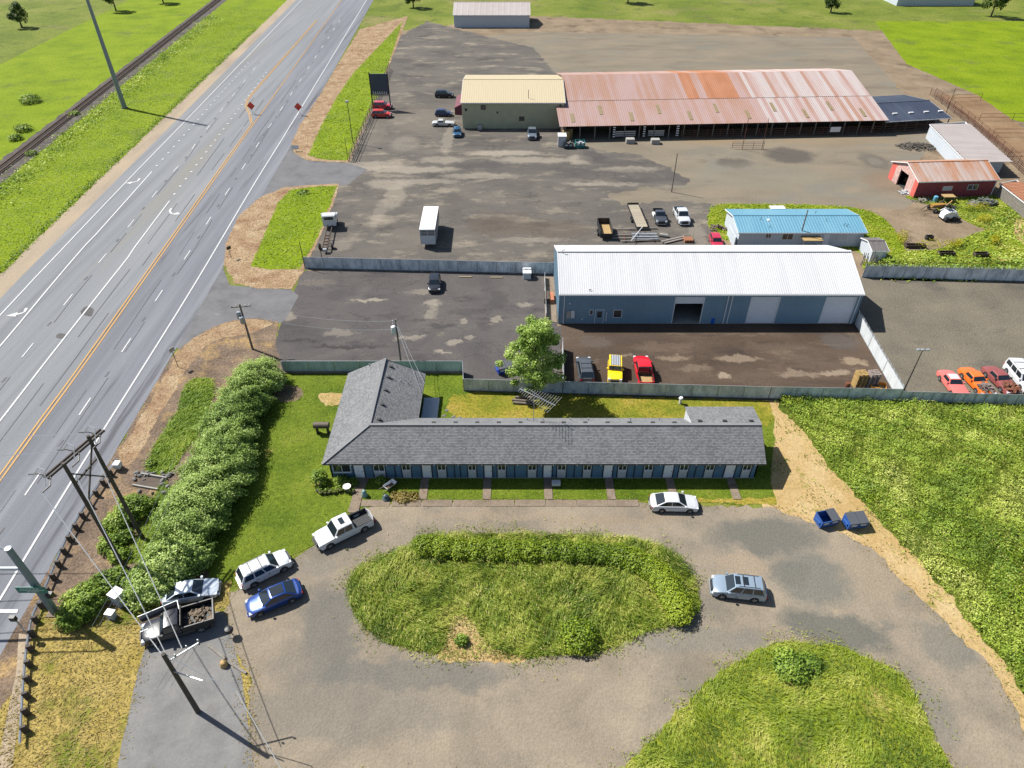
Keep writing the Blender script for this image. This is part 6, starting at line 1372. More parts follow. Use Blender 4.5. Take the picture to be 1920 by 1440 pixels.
for s in (-1, 1): MB().box(x1 - 1.9, x1 - .95, s * 1.1 - .02, s * 1.1 + .02, 1.85, 2.4).obj('side_window', M['cglass'], tc); MB().box(x1 - .8, x1 - .6, s * 1.3 - .12, s * 1.3 + .12, 1.9, 2.3).obj('mirror', M['white'], tc); MB().box(-Lc / 2 - .3, x1 - 1, s * .42 - .05, s * .42 + .05, .65, .88).obj('frame_rail', pm('rusty_chassis', A(120, 96, 80, .8), .8, var=.2), tc)
for i in range(5): x = -Lc / 2 + i * 1.05; MB().box(x - .05, x + .05, -.4, .4, .68, .82).obj('crossmember', M['rustpipe'], tc)
wheelset(tc, x1 - .1, 1.12, .48); wheelset(tc, -Lc / 2 + 1.0, 1.15, .48); MB().tube([(-Lc / 2 - .5, -.3, .6), (-Lc / 2 - .5, .3, .6)], .3, 10).obj('fuel_tank', M['galv'], tc)
# dump trailer with tan floor
q = G(1136, 452); dt = thing('dump_trailer', 'dark steel dump trailer with tan bed floor', 'trailer', q + V3(0, 2.6, 0), R(91))
MB().box(-2.3, 2.3, -1.0, 1.0, .7, .8).obj('bed_floor', M['plywood'], dt)
mb = MB(); mb.box(-2.35, 2.35, .98, 1.05, .7, 1.75); mb.box(-2.35, 2.35, -1.05, -.98, .7, 1.75); mb.box(2.28, 2.35, -1, 1, .7, 1.8); mb.box(-2.35, -2.28, -1, 1, .45, 1.2); mb.obj('bed_wall', M['black'], dt)
for x in (-.5, .5): wheelset(dt, x, 1.25, .36)
MB().box(2.3, 3.6, -.08, .08, .5, .62).obj('drawbar', M['black'], dt)
f, r = G(1186, 390), G(1203, 432); d = (f - r).normalized(); ft = thing('flatbed_trailer', 'pale plank flatbed trailer between dump trailer and dark pickup', 'trailer', (f + r) / 2, math.atan2(d.y, d.x)); Lf = (f - r).length
pme = MB().box(-Lf / 2, Lf / 2, 0, .3, .62, .68).mesh('plank'); pme.materials.append(pm('pale_planks', A(196, 184, 160), .8, var=.15, vscale=2))
for i in range(6): inst('plank', pme, ft, Matrix.Translation((0, -.96 + i * .32, 0)))
mb = MB(); mb.box(-Lf / 2 - .05, Lf / 2 + .1, -1.05, -.98, .5, .8); mb.box(-Lf / 2 - .05, Lf / 2 + .1, .97, 1.04, .5, .8); mb.box(Lf / 2, Lf / 2 + .08, -1, 1, .5, 1.0); mb.obj('frame', M['black'], ft)
for x in (-1.2, -.3): wheelset(ft, x, 1.3, .34)
MB().bar((Lf / 2, .6, .55), (Lf / 2 + 1.3, 0, .5), .09).obj('drawbar', M['black'], ft)
o = MB().box(-.7, .7, -.8, .8, 0, .35); tk_ = o.obj('white_tank', M['white'], label='white box tank lying in the bed of the dark old pickup', cat='tank', bevel=.06); q = G(1231, 404, .7); tk_.location = q
# pipes, frames and other stock lying behind the warehouse
def longbar(name, lab, cat, a, b, r, mat, z=.2, tube=True):
    a, b = G(*a), G(*b); a.z = b.z = z; mb = MB(); (mb.tube([a, b], r, 8) if tube else mb.bar(a, b, r * 2.2, r)); return origin_to_z(mb.obj(name, mat if not isinstance(mat, str) else M[mat], label=lab, cat=cat))
def origin_to_z(o): return origin_to(o)
M['palesteel'] = pm('pale_weathered_steel', A(196, 184, 174), .6, .2, var=.15)
for i, (a, b, w_) in enumerate([((1150, 433), (1232, 430), 'upper'), ((1152, 444), (1222, 441), 'second'), ((1148, 449), (1218, 449), 'third'), ((1165, 455), (1238, 452), 'lower')]): longbar('steel_pipe', w_ + ' long pale pipe of the stack behind the warehouse', 'pipe', a, b, .12, 'palesteel', .25)
longbar('steel_beam', 'long pale steel beam lying slanted behind the warehouse, upper one', 'beam', (1240, 456), (1282, 446), .14, 'palesteel', .3, False); longbar('steel_beam', 'long pale steel beam lying slanted behind the warehouse, lower one', 'beam', (1246, 458), (1282, 449), .12, 'palesteel', .2, False)
longbar('white_pole', 'thin white pole leaning across the pipe stack', 'pole', (1182, 460), (1204, 433), .06, 'white', .8)
longbar('culvert_pipe', 'short dark grey pipe on the ground between pickups and warehouse', 'pipe', (1236, 443), (1252, 445), .3, 'concblock', .3)
q = G(1210, 447); rk = thing('pipe_rack', 'grey metal frames stacked behind the warehouse', 'rack', q)
for i in range(5): MB().box(-2.2, 2.0, -1.1 + i * .5, -.9 + i * .5, .3 + .12 * (i % 2), .45 + .12 * (i % 2)).obj('bar', M['galv'], rk)
for x in (-3.6, -1.2, 1.2): MB().box(x, x + .12, -1.4, 1.3, .1, .3).obj('bearer', M['rustpipe'], rk)
q = G(1290, 452); ob_ = MB()
for i in range(6): ob_.box(-.7 + i * .25, -.58 + i * .25, -.7, .7, 0, .5)
ob_.box(-.75, .8, -.05, .05, .2, .3); o = ob_.obj('orange_rack', M['orangeroof'], label='orange slatted steel rack behind the warehouse', cat='rack'); o.location = q
heap('scrap_heap', 'pile of junk beside the left end of the blue roofed house', 'scrap', G(1346, 430), 1.6, 1.1, .8, pm('mixed_junk', A(140, 122, 112), .8, var=.4, vscale=3), 40, 0, .4)
# skips and dumpsters
def dumpster(label, px, py, rot, col, lids=(1, 1), sz=(1.95, 1.25, 1.25), load=None):
    t = thing('dumpster', label, 'dumpster', G(px, py), R(rot)); m = pm('dumpster_paint', col, .5, var=.12, vscale=2); w_, d_, h_ = sz; a, b = w_ / 2, d_ / 2; mb = MB()
    fr = [(-a, -b + .12, .12), (a, -b + .12, .12), (a, b, .12), (-a, b, .12)]; top = [(-a, -b, h_ * .82), (a, -b, h_ * .82), (a, b, h_), (-a, b, h_)]; th = .05
    ti = [(-a + th, -b + th, h_ * .82), (a - th, -b + th, h_ * .82), (a - th, b - th, h_), (-a + th, b - th, h_)]; bi = [(-a + th, -b + .2, .2), (a - th, -b + .2, .2), (a - th, b - th, .2), (-a + th, b - th, .2)]
    mb.add(fr + top + ti + bi, [(0, 3, 2, 1)] + [(i, (i + 1) % 4, 4 + (i + 1) % 4, 4 + i) for i in range(4)] + [(4 + i, 4 + (i + 1) % 4, 8 + (i + 1) % 4, 8 + i) for i in range(4)] + [(8 + (i), 8 + (i + 1) % 4, 12 + (i + 1) % 4, 12 + i) for i in range(4)] + [(12, 13, 14, 15)]); mb.obj('body', m, t)
    mb = MB(); mb.box(-a - .12, -a, -.35, .35, .55, .75); mb.box(a, a + .12, -.35, .35, .55, .75); mb.obj('fork_pocket', m, t)
    for i, on in enumerate(lids):
        if on:
            x0 = -a + i * w_ / 2 + .02; x1 = x0 + w_ / 2 - .04; mb = MB(); zf, zb = h_ * .82 + .03, h_ + .03
            mb.add([(x0, -b - .06, zf), (x1, -b - .06, zf), (x1, b, zb), (x0, b, zb), (x0, -b - .06, zf + .05), (x1, -b - .06, zf + .05), (x1, b, zb + .05), (x0, b, zb + .05)], [(0, 3, 2, 1), (4, 5, 6, 7), (0, 1, 5, 4), (1, 2, 6, 5), (2, 3, 7, 6), (3, 0, 4, 7)]); mb.obj('lid', pm('grey_plastic_lid', (.06, .065, .075), .6), t)
    for x in (-.45, .5): MB().box(x - .28, x + .28, -b - .01 + .03, -b + .12, h_ * .48, h_ * .68).obj('sticker', M['greypanel'], t)
    for x in (-a + .15, a - .15):
        for y in (-b + .25, b - .15): MB().box(x - .05, x + .05, y - .05, y + .05, 0, .13).obj('caster', M['black'], t)
    return t
dumpster('blue dumpster with one lid flipped open, left of the pair', 1547, 981, 14, (.02, .075, .26), (0, 1)); dumpster('blue dumpster with both grey lids closed, right of the pair', 1600, 985, 8, (.02, .075, .26))
dumpster('blue dumpster half hidden by the tree in the parking lot', 946, 697, 20, (.015, .05, .26))
ds = (2.0, 1.7, 1.4); dumpster('dark green open skip beside the white storage box', 1065, 277, 2, (.02, .04, .045), (0, 0), ds); dumpster('teal open skip full of rubbish', 1087, 276, 2, (.01, .14, .13), (0, 0), ds)
for px, lab in ((1066, 'rubbish filling the dark green skip'), (1088, 'pale rubbish filling the teal skip')): heap('rubbish', lab, 'rubbish', G(px, 277) + V3(0, 0, 1.0), .8, .6, .4, M['greypanel'] if px > 1080 else M['wood'], 30, 0, .3)
# pallets
def pallets(label, px, py, n, mat, rot=6):
    t = thing('pallet_stack', label, 'pallets', G(px, py), R(rot)); mb = MB()
    for x in (-.6, -.045, .51): mb.box(x, x + .09, -.5, .51, .02, .11)
    for i in range(4): y = -.5 + i * .29; mb.box(-.6, .6, y, y + .14, .11, .13)
    for i in range(3): x = -.6 + i * .55; mb.box(x, x + .1, -.5, .51, 0, .02)
    me = mb.mesh('pallet'); me.materials.append(mat)
    for i in range(n): inst('pallet', me, t, Matrix.Translation((random.uniform(-.03, .03), random.uniform(-.03, .03), i * .135)))
pallets('tall stack of yellowish pallets beside the fence corner', 1607, 724, 16, pm('yellow_pallet_wood', A(214, 178, 110), .8, var=.2)); pallets('tall stack of grey pallets right of the yellowish stack', 1630, 724, 16, pm('grey_pallet_wood', A(186, 170, 160), .8, var=.2))
q = G(1587, 728); br = MB().lathe((0, 0, 0), [(.28, 0), (.3, .05), (.3, .3), (.31, .32), (.3, .34), (.3, .6), (.31, .62), (.3, .64), (.3, .86), (.28, .9)], 14).obj('rusty_barrel', pm('rusty_drum', A(150, 92, 60, .8), .8, var=.3), smooth=40, label='rust brown barrel left of the pallet stacks', cat='barrel'); br.location = q
q = G(1644, 730); wb_ = thing('old_cart', 'orange and black cart body leaning right of the grey pallets', 'cart', q, R(-20)); MB().box(-.8, .8, -.6, .6, .3, .4).obj('floor', M['plywood'], wb_)
mb = MB(); mb.box(-.85, .85, .55, .62, .3, .8); mb.box(-.85, .85, -.62, -.55, .3, .7); mb.box(-.85, -.8, -.6, .6, .3, .75); mb.box(.8, .85, -.6, .6, .3, .75); mb.obj('side', pm('cart_orange', (.6, .25, .03), .6), wb_); MB().tube([(-.2, -.7, .3), (-.2, .7, .3)], .28, 10).obj('wheel', M['tyre'], wb_)
q = G(1335, 606); bb_ = MB().lathe((0, 0, 0), [(.26, 0), (.29, .05), (.3, .5), (.29, .88), (.2, .92)], 14).obj('blue_barrel', pm('blue_plastic', (.01, .09, .42), .4), smooth=40, label='bright blue barrel by the open warehouse door', cat='barrel'); bb_.location = q
MB().tube([(0, 0, .0), (0, 0, .0001)], .01, 3) if False else None
# stuff in the warehouse side yard
q = G(1030, 570); bx = thing('storage_cage', 'dark rack with orange items beside the west warehouse wall', 'rack', V3(5.35, G(1030, 562).y, 0)); MB().box(-.7, .1, -1.2, 1.0, 0, .9).obj('frame', M['browndark'], bx); MB().box(.15, .7, -1.2, 1.0, .05, .75).obj('bin', M['orange'] if False else pm('faded_orange', A(222, 140, 100), .7, var=.2), bx)
for k, (px, py) in enumerate(((873, 520), (931, 521))): q = G(px, py); origin_to(MB().box(q.x - .95, q.x + .95, q.y - .12, q.y + .12, 0, .14).obj('wheel_stop', pm('tan_stop', A(186, 168, 130), .8), bevel=.02, label=['pale concrete wheel stop nearer the black hatchback', 'pale concrete wheel stop nearer the small utility hut'][k], cat='wheel stop'))
# machines by the red barn
q = G(1775, 412); sk = thing('skid_steer', 'white skid steer loader body with black tracks south of the red barn', 'skid steer', q, R(8))
mb = MB(); o_ = [(-1.35, .5), (-1.3, 1.3), (-.7, 1.75), (.8, 1.75), (1.3, 1.1), (1.35, .5)]; n = 6; mb.add([(x, s * .62, z) for s in (-1, 1) for x, z in o_], [tuple(range(n)), tuple(range(n, 2 * n))[::-1]] + [(i, n + i, n + (i + 1) % n, (i + 1) % n) for i in range(n)]); mb.obj('body', M['white'], sk, bevel=.06)
for s in (-1, 1): MB().tube([(-1.3, s * .8, 1.5), (-.4, s * .8, 1.85), (.9, s * .8, 1.3), (1.5, s * .8, .6)], .1, 6).obj('lift_arm', M['white'], sk)
for x in (-.7, .7):
    for s in (-1, 1): MB().tube([(x, s * .65, .42), (x, s * .98, .42)], .42, 14).obj('wheel', M['tyre'], sk, smooth=40)
MB().box(-.5, .6, -.5, .5, 1.75, 1.78).obj('cab_glass', M['cglass'], sk); MB().box(1.35, 1.9, -.9, .9, .1, .6).obj('bucket', M['browndark'], sk)
q = G(1757, 395); bk = thing('yellow_tractor', 'old yellow tractor loader with thin front arms behind the skid steer', 'tractor', q, R(190)); yl = pm('tractor_yellow', A(214, 160, 70, .9), .6, var=.2)
MB().box(-.9, 1.5, -.4, .4, .7, 1.3).obj('hood', yl, bk, bevel=.05); MB().box(-1.5, -.9, -.55, .55, .7, 1.1).obj('seat_deck', yl, bk)
for x, r in ((-1.1, .7), (1.1, .42)): wheelset(bk, x, .95, r)
for s in (-1, 1): MB().tube([(.2, s * .5, 1.2), (1.7, s * .5, 1.0), (3.0, s * .45, .3)], .07, 6).obj('loader_arm', M['browndark'], bk)
MB().tube([(-1.6, 0, 1.0), (-2.2, 0, 1.7), (-2.7, 0, .6)], .12, 6).obj('rear_arm', yl, bk)
q = G(1752, 378); dr = MB().lathe((0, 0, 0), [(.35, 0), (.38, .1), (.38, 1.0), (.2, 1.1)], 12).obj('blue_drum', pm('pale_blue_drum', (.1, .3, .42), .5), smooth=40, label='pale blue drum against the red barn wall', cat='drum'); dr.location = q
q = G(1774, 378); tp_ = thing('table_top', 'tan board table in front of the red barn wall', 'table', q); MB().box(-1.1, 1.1, -.7, .7, 1.1, 1.18).obj('top', M['plywood'], tp_)
for x in (-.9, .9):
    for y in (-.5, .5): MB().box(x - .05, x + .05, y - .05, y + .05, 0, 1.1).obj('leg', M['wood'], tp_)
heap('scrap_heap', 'grey scrap pile at the east end of the red barn', 'scrap', G(1845, 382), 2.2, 1.4, 1.5, pm('grey_scrap', A(130, 134, 124), .8, var=.4, vscale=2), 70, 0, .55); heap('scrap_heap', 'low pile of boards on the grass left of the grey scrap pile', 'scrap', G(1822, 384), 1.2, .8, .5, M['wood'], 25, 0, .45)
heap('scrap_heap', 'pale rubble heap at the gable corner of the red barn', 'rubble', G(1698, 362), 1.3, 1.0, .7, M['greypanel'], 40, 0, .35); heap('scrap_heap', 'low boards lying before the red barn front wall', 'scrap', G(1728, 377), 1.8, .6, .4, M['wood'], 25, 0, .5)
heap('scrap_heap', 'dark machine parts between tractor and skid steer', 'scrap', G(1776, 390), 1.6, .8, .9, pm('dark_parts', A(84, 84, 96), .6, .2, var=.4), 50, 0, .4)
q = G(1704, 345); rd = MB().tube([(0, -.9, .62), (0, .9, .62)], .62, 16).obj('rust_tank', pm('rust_tank_paint', A(150, 108, 88), .8, var=.25), smooth=40, label='rust brown round tank leaning at the open red barn door', cat='tank'); rd.location = q; rd.rotation_euler = (0, 0, R(25))
heap('gravel_heap', 'low heap of grey gravel beside the pale shed', 'gravel', G(1720, 276), 4.5, 2.6, .7, M['darkgravel'], 260, 0, .35)
q = G(1741, 449); bxx = thing('black_crate', 'black open crate standing alone in the dirt', 'crate', q); mb = MB(); mb.box(-.55, .55, -.35, -.3, 0, .7); mb.box(-.55, .55, .3, .35, 0, .7); mb.box(-.55, -.5, -.3, .3, 0, .7); mb.box(.5, .55, -.3, .3, 0, .7); mb.obj('side', M['black'], bxx)
for px, py, w_, lab in ((1715, 464, 1.6, 'dark feed trough left of the yellow weeds'), (1773, 478, 1.3, 'dark feed trough below the yellow weeds'), (1838, 480, 1.1, 'dark feed trough right of the yellow weeds')):
    t = thing('feed_trough', lab, 'trough', G(px, py)); mb = MB(); mb.box(-w_, w_, -.4, -.33, .15, .6); mb.box(-w_, w_, .33, .4, .15, .6); mb.box(-w_, -w_ + .06, -.33, .33, .15, .6); mb.box(w_ - .06, w_, -.33, .33, .15, .6); mb.box(-w_, w_, -.33, .33, .15, .2); mb.obj('basin', M['browndark'], t)
    for x in (-w_ + .1, w_ - .1): MB().box(x - .06, x + .06, -.3, .3, 0, .15).obj('leg', M['black'], t)
# motel garden clutter
def pot(px, py, lab, r=.25, h=.35, mat=None, plant=True):
    q = G(px, py); t = thing('plant_pot', lab, 'plant pot', q, group='pots edging the front garden bed'); MB().lathe((0, 0, 0), [(r * .7, 0), (r, h), (r * .85, h)], 12).obj('pot', mat or M['browndark'], t, smooth=40)
    if plant: P = RNG.normal(0, r * .6, (40, 3)); P[:, 2] = h + np.abs(P[:, 2]); fastmesh('plant', leafquads(P, P, .16), 4, LEAF['shrub'], t)
# ---------------------------------------------------------------- vegetation
def AL(r, g, b): return A(r, g, b, 1.95)
LEAF = {
 'laurel': leafmat('laurel_leaf', AL(78, 106, 38), AL(142, 168, 74), AL(196, 210, 130), .2),
 'hedge': leafmat('hedge_leaf', AL(64, 88, 18), AL(122, 144, 30), AL(164, 176, 52), .1),
 'tree': leafmat('tree_leaf', AL(98, 128, 44), AL(150, 176, 76), AL(198, 212, 128), .3),
 'shrub': leafmat('shrub_leaf', AL(72, 98, 30), AL(126, 154, 50), AL(178, 190, 88), .3),
 'brush': leafmat('brush_leaf', AL(96, 124, 42), AL(158, 180, 62), AL(204, 206, 116), .14, .3, pw=.68),
 'brushdry': leafmat('brush_seedhead', AL(140, 142, 66), AL(176, 168, 88), AL(200, 188, 120), .2, .2),
 'blade': leafmat('lawn_blade', AL(78, 112, 14), AL(124, 150, 26), AL(164, 174, 60), .12, .3, .6),
 'verge': leafmat('verge_blade', AL(112, 136, 8), AL(134, 156, 14), AL(156, 170, 34), .1, .3, .6),
 'tall': leafmat('tall_grass_blade', AL(80, 104, 28), AL(136, 154, 48), AL(192, 190, 98), .3, .3, .6, pw=.65),
 'dry': leafmat('dry_blade', A(160, 146, 66), A(204, 180, 98), A(224, 206, 142), .3, .3, .6),
 'straw': leafmat('straw_blade', AL(142, 114, 88), AL(168, 142, 112), AL(194, 170, 138), .3, .2, .7),
 'mustard': leafmat('mustard_flower', A(190, 186, 20), A(214, 206, 30), A(226, 216, 60), .3, .2, .6)}
M['stem'] = pm('woody_stem', (.07, .05, .035), .9)
def blob_points(c, rad, n, lump=.18, seed=1, low=-.15):
    """points and outward normals on a lumpy dome"""
    u = RNG.normal(0, 1, (n * 2, 3)); u /= np.linalg.norm(u, axis=1, keepdims=True); u = u[u[:, 2] > low][:n]
    k = 1 + lump * wn(u[:, 0] * 3 + c[0], u[:, 1] * 3 + u[:, 2] * 2.5 + c[1], 1.6, seed)[:, None] + lump * .5 * wn(u[:, 1] * 8 + c[1], u[:, 2] * 8 + u[:, 0] * 6, 1, seed + 2)[:, None]
    dep = 1 - .22 * RNG.random((len(u), 1)) ** 1.6
    P = np.array(c) + u * np.array(rad) * k * dep; return P, u
def bush(name, label, cat, blobs, mat, size=.3, dens=26, lump=.2, group=None, parent=None, core=True):
    """blobs: list of (x,y,z,rx,ry,rz)"""
    x0 = blobs[0]; t = thing(name, label, cat, (x0[0], x0[1], 0), group=group); Vs = []
    cm = MB()
    for i, (x, y, z, rx, ry, rz) in enumerate(blobs):
        area = 2 * math.pi * ((rx * ry) ** 1.6 + (rx * rz) ** 1.6 + (ry * rz) ** 1.6) ** .625 / 3 ** .625 * 1.4
        n = int(area * dens); P, Nn = blob_points((x, y, z), (rx, ry, rz), n, lump, i + 1)
        ok = P[:, 2] > .03; P, Nn = P[ok], Nn[ok]; keep = np.ones(len(P), bool)
        for j, (a, b, c, d, e, f) in enumerate(blobs):
            if j != i: keep &= (((P[:, 0] - a) / d) ** 2 + ((P[:, 1] - b) / e) ** 2 + ((P[:, 2] - c) / f) ** 2) > .62
        Nn = Nn + np.array([-.2, .1, .6]); Vs.append(leafquads(P[keep], Nn[keep], size, .5)); cc = np.array((x, y, z)); Q = cc + (P[keep][::2] - cc) * .78; Vs.append(leafquads(Q, Nn[keep][::2], size * 1.5, .4))
    V = np.concatenate(Vs); fastmesh('foliage', V, 4, mat, t, off=(x0[0], x0[1], 0))
    mb = MB(); rr = random.Random(int(x0[0] * 7))
    for (x, y, z, rx, ry, rz) in blobs:
        for k in range(5):
            a = rr.uniform(0, 6.28); mb.tube([(x - x0[0], y - x0[1], 0), (x - x0[0] + math.cos(a) * rx * .3, y - x0[1] + math.sin(a) * ry * .3, z + rz * .3), (x - x0[0] + math.cos(a) * rx * .7, y - x0[1] + math.sin(a) * ry * .7, z + rz * .55)], .09, 5, .02)
    mb.obj('stem', M['stem'], t); return t
# tall laurel hedge beside the lawn; its crest follows the photograph
hp = [((492, 705), 3.4, 2.7), ((466, 742), 3.5, 2.9), ((440, 790), 3.4, 3.1), ((425, 840), 3.5, 3.2), ((410, 890), 3.6, 3.3), ((385, 940), 3.6, 3.3), ((360, 985), 3.3, 3.1)]
crest = smooth_poly([tuple(G(p[0][0], p[0][1] + 18)[:2]) for p in hp], 3, False); bl = []; rr = random.Random(5)
for i, (x, y) in enumerate(crest):
    f = i / (len(crest) - 1) * (len(hp) - 1); k = min(int(f), len(hp) - 2); h = hp[k][1] * (1 - f + k) + hp[k + 1][1] * (f - k); r = hp[k][2] * (1 - f + k) + hp[k + 1][2] * (f - k)
    bl.append((x + rr.uniform(-.3, .3), y, h * .3, r * rr.uniform(.92, 1.05), r * .8, h * .74 * rr.uniform(.92, 1.08)))
for i in range(46):
    x, y = crest[rr.randrange(len(crest))]; a = rr.uniform(0, 6.28); q = rr.uniform(.9, 2.7); bl.append((x + math.cos(a) * q, y + math.sin(a) * q, 1.1 + .72 * (2.7 - q), rr.uniform(.6, 1.2), rr.uniform(.6, 1.2), rr.uniform(.6, 1.1)))
bush('laurel_hedge', 'long tall lumpy laurel hedge between the highway verge and the lawn', 'hedge', bl, LEAF['laurel'], .175, 130, .3)
def b1_(name, label, px, py, r, h, mat='laurel', size=.22, dens=85, extra=(), cat='bush', lump=.22):
    g = G(px, py); bl = [(g.x, g.y, h * .3, r, r, h * .72)]
    for dx, dy, k in extra: bl.append((g.x + dx, g.y + dy, h * .28 * k, r * k, r * k, h * .7 * k))
    return bush(name, label, cat, bl, LEAF[mat], size, dens, lump)
b1_('laurel_bush', 'round laurel bush just below the south end of the tall hedge', 332, 1066, 2.7, 3.0, extra=((-1.4, 1.0, .7), (1.5, .8, .75)))
b1_('laurel_bush', 'laurel bush hanging over the silver sedan and the flatbed', 283, 1108, 2.2, 2.3, extra=((-.9, 1.4, .7), (1.3, -.2, .7), (.6, 1.9, .6)))
b1_('laurel_bush', 'bright bush between guardrail and utility cabinets', 165, 1135, 1.9, 2.0, 'shrub', extra=((.6, 1.7, .75), (-.4, -1.3, .75), (1.4, 2.8, .55)))
b1_('laurel_bush', 'bright bush beside the rock pit, right of the power frame', 252, 962, 1.7, 1.9, 'shrub', extra=((-.9, -1.6, .8), (.8, .6, .7)))
b1_('laurel_bush', 'small bush at the foot of the power frame poles', 212, 1025, 1.2, 1.3, 'shrub', extra=((.8, .8, .8), (1.2, -1.2, .8)))
b1_('small_shrub', 'small dark shrub on the ditch grass above the rock pit', 285, 872, .6, .6, 'shrub', .2)
# island hedge
ih = [(800, 1030), (830, 1034), (862, 1036), (895, 1038), (928, 1039), (962, 1040), (996, 1041), (1030, 1041), (1064, 1042), (1098, 1043), (1131, 1046), (1162, 1051), (1190, 1060), (1216, 1073), (1237, 1090), (1252, 1108), (1263, 1128), (1270, 1148)]
bl = []
for i, (px, py) in enumerate(ih):
    g = G(px, py); w_ = 1.25 if i < 11 else 1.45 + .05 * (i - 11); hh_ = (1.45 if i < 12 else 1.5) * (1 + .05 * math.sin(i * 2.3)); bl.append((g.x, g.y, hh_ * .42, 1.35, w_, hh_ * .62))
bush('island_hedge', 'curved clipped hedge along the top and right of the grass island', 'hedge', bl, LEAF['hedge'], .17, 100, .1)
b1_('clipped_bush', 'rounded clipped bush at the lower edge of the grass island', 1086, 1200, 1.75, 1.5, 'hedge', .2, 60, lump=.08)
b1_('small_shrub', 'tiny dark shrub in the bare patch of the grass island', 866, 1204, .6, .9, 'shrub', .18, 60)
b1_('laurel_bush', 'dark green shrub on the second island at the bottom edge', 1482, 1252, 1.5, 1.0, 'shrub', extra=((1.6, .2, .7),))
for px, py, r, h, lab in ((45, 245, 2.0, 1.6, 'bushy clump beyond the railway, nearer the left edge'), (30, 262, 1.6, 1.3, 'smaller bushy clump beyond the railway at the left edge'), (58, 192, 2.6, 2.0, 'dark bush beyond the railway at the top left'), (60, 290, 1.3, .9, 'low weedy clump between railway and verge grass'), (140, 215, 1.3, .9, 'low weedy clump on the verge right of the railway at the top')): b1_('roadside_bush', lab, px, py, r, h, 'shrub', .3, 16)
g = G(600, 898); b1_('garden_shrub', 'leafy shrub at the left front corner of the motel', 600, 905, .9, 1.7, 'shrub', .2, 50)
b1_('garden_shrub', 'dark flowering shrub under the motel corner window', 642, 907, .9, .9, 'shrub', .18, 60, extra=((1.1, 0, .8),)); b1_('garden_shrub', 'small round shrub beneath the second motel window', 714, 905, .6, .8, 'shrub', .18, 60)
b1_('garden_shrub', 'pale flowering plant in the garden bed before the motel', 757, 934, .9, .55, 'dry', .18, 60, extra=((.9, .1, .8), (-.8, .2, .7)))
b1_('roadside_bush', 'dark weed clump on the lower roadside island', 570, 362, 1.3, .5, 'shrub', .3, 14)
b1_('weed_clump', 'leafy weeds growing against the east wall of the garden shed', 1668, 495, 1.6, 1.2, 'brush', .3, 20)
# the tree
tg = G(1002, 742); tr = thing('leafy_tree', 'single leafy green tree rising in front of the parking lot and fence', 'tree', tg); TH_ = 10.3
mb = MB(); mb.tube([(0, 0, 0), (.1, 0, 2.5), (0, .1, 5.5), (.1, 0, 9)], .28, 9, .06); rr = random.Random(3); cl = []
for i in range(30):
    z = 1.8 + 8.0 * i / 30; a = i * 2.4; prof = 3.8 * math.sin(min(1, (z - .3) / 3.4) * math.pi / 2) * (1 - max(0, (z - 4.0) / 7.2)) ** .8; e = V3(math.cos(a) * prof * .78, math.sin(a) * prof * .78, z + 1.0)
    mb.tube([(0, 0, z - .5), (e.x * .5, e.y * .5, z + .25), e], .08, 5, .02); cl.append((e * 1.0 + V3(rr.uniform(-.35, .35), rr.uniform(-.35, .35), 0), .65 + .35 * rr.random())); cl.append((V3(e.x * .5 + rr.uniform(-.5, .5), e.y * .5 + rr.uniform(-.5, .5), z + .8), 1.0))
    a2 = a + 1.1; q_ = prof * rr.uniform(.7, 1.15); cl.append((V3(math.cos(a2) * q_, math.sin(a2) * q_, z + .5 + rr.uniform(-.5, .7)), .45 + .4 * rr.random()))
cl.append((V3(0, 0, 10.2), .7)); mb.obj('trunk', M['stem'], tr, smooth=50)
Vs = []
for (e, r) in cl:
    n = 250; u = RNG.normal(0, 1, (n, 3)); u /= np.linalg.norm(u, axis=1, keepdims=True); P = np.array(e) + u * (RNG.random((n, 1)) ** .45) * r * np.array([1, 1, .72]); Vs.append(leafquads(P, u + np.array([0, 0, .7]), .24))
fastmesh('crown', np.concatenate(Vs), 4, LEAF['tree'], tr)
BRV = pxw((1458, 746), (1700, 757), (1920, 768), (2230, 778), (2330, 1000), (2450, 1440), (2010, 1440), (1895, 1262), (1790, 1130), (1700, 1030), (1620, 945), (1555, 875), (1500, 800))
# grasses: what nobody could count
def stuffgrass(name, label, key, dens, h, wd, mat, coh=None, lean=.4, holes=(), maxn=200000):
    x, y = scatter(GR[key] if isinstance(key, str) else key, dens, holes, maxn); n = len(x)
    o = blades(name, x, y, np.full(n, .01), h, wd, mat, lean, coh, kind='stuff', label=label, cat='grass'); return o
def mat_grass(name, label, poly, dens, h, size, mat, flow=(1, .3), sc=.5, holes=(), maxn=250000, asp=.2, spread=.6, jit=.35, base=.2, cat='grass'):
    """matted grass: blades over small swells"""
    x, y = scatter(poly if not isinstance(poly, str) else GR[poly], dens, holes, maxn); m = base + (1 - base) * np.clip(.5 + .5 * wn(x, y, sc, 2) + .3 * wn(x, y, sc * 3.3, 7), 0, 1); z = .03 + h * m * RNG.random(len(x)) ** .5
    e = .15; gx = (wn(x + e, y, sc, 2) - wn(x - e, y, sc, 2)) / (2 * e) * .5 * h; gy = (wn(x, y + e, sc, 2) - wn(x, y - e, sc, 2)) / (2 * e) * .5 * h
    N_ = np.stack([-gx, -gy, np.ones(len(x))], 1); return fastmesh(name, flowquads(x, y, z, N_, size, flow, jit, asp, spread), 4, mat, kind='stuff', label=label, cat=cat)
mat_grass('lawn_grass', 'short lawn grass round the motel', 'lawn', 26, .07, .16, LEAF['blade'], (1, .6), 1.2, asp=.3, spread=2)
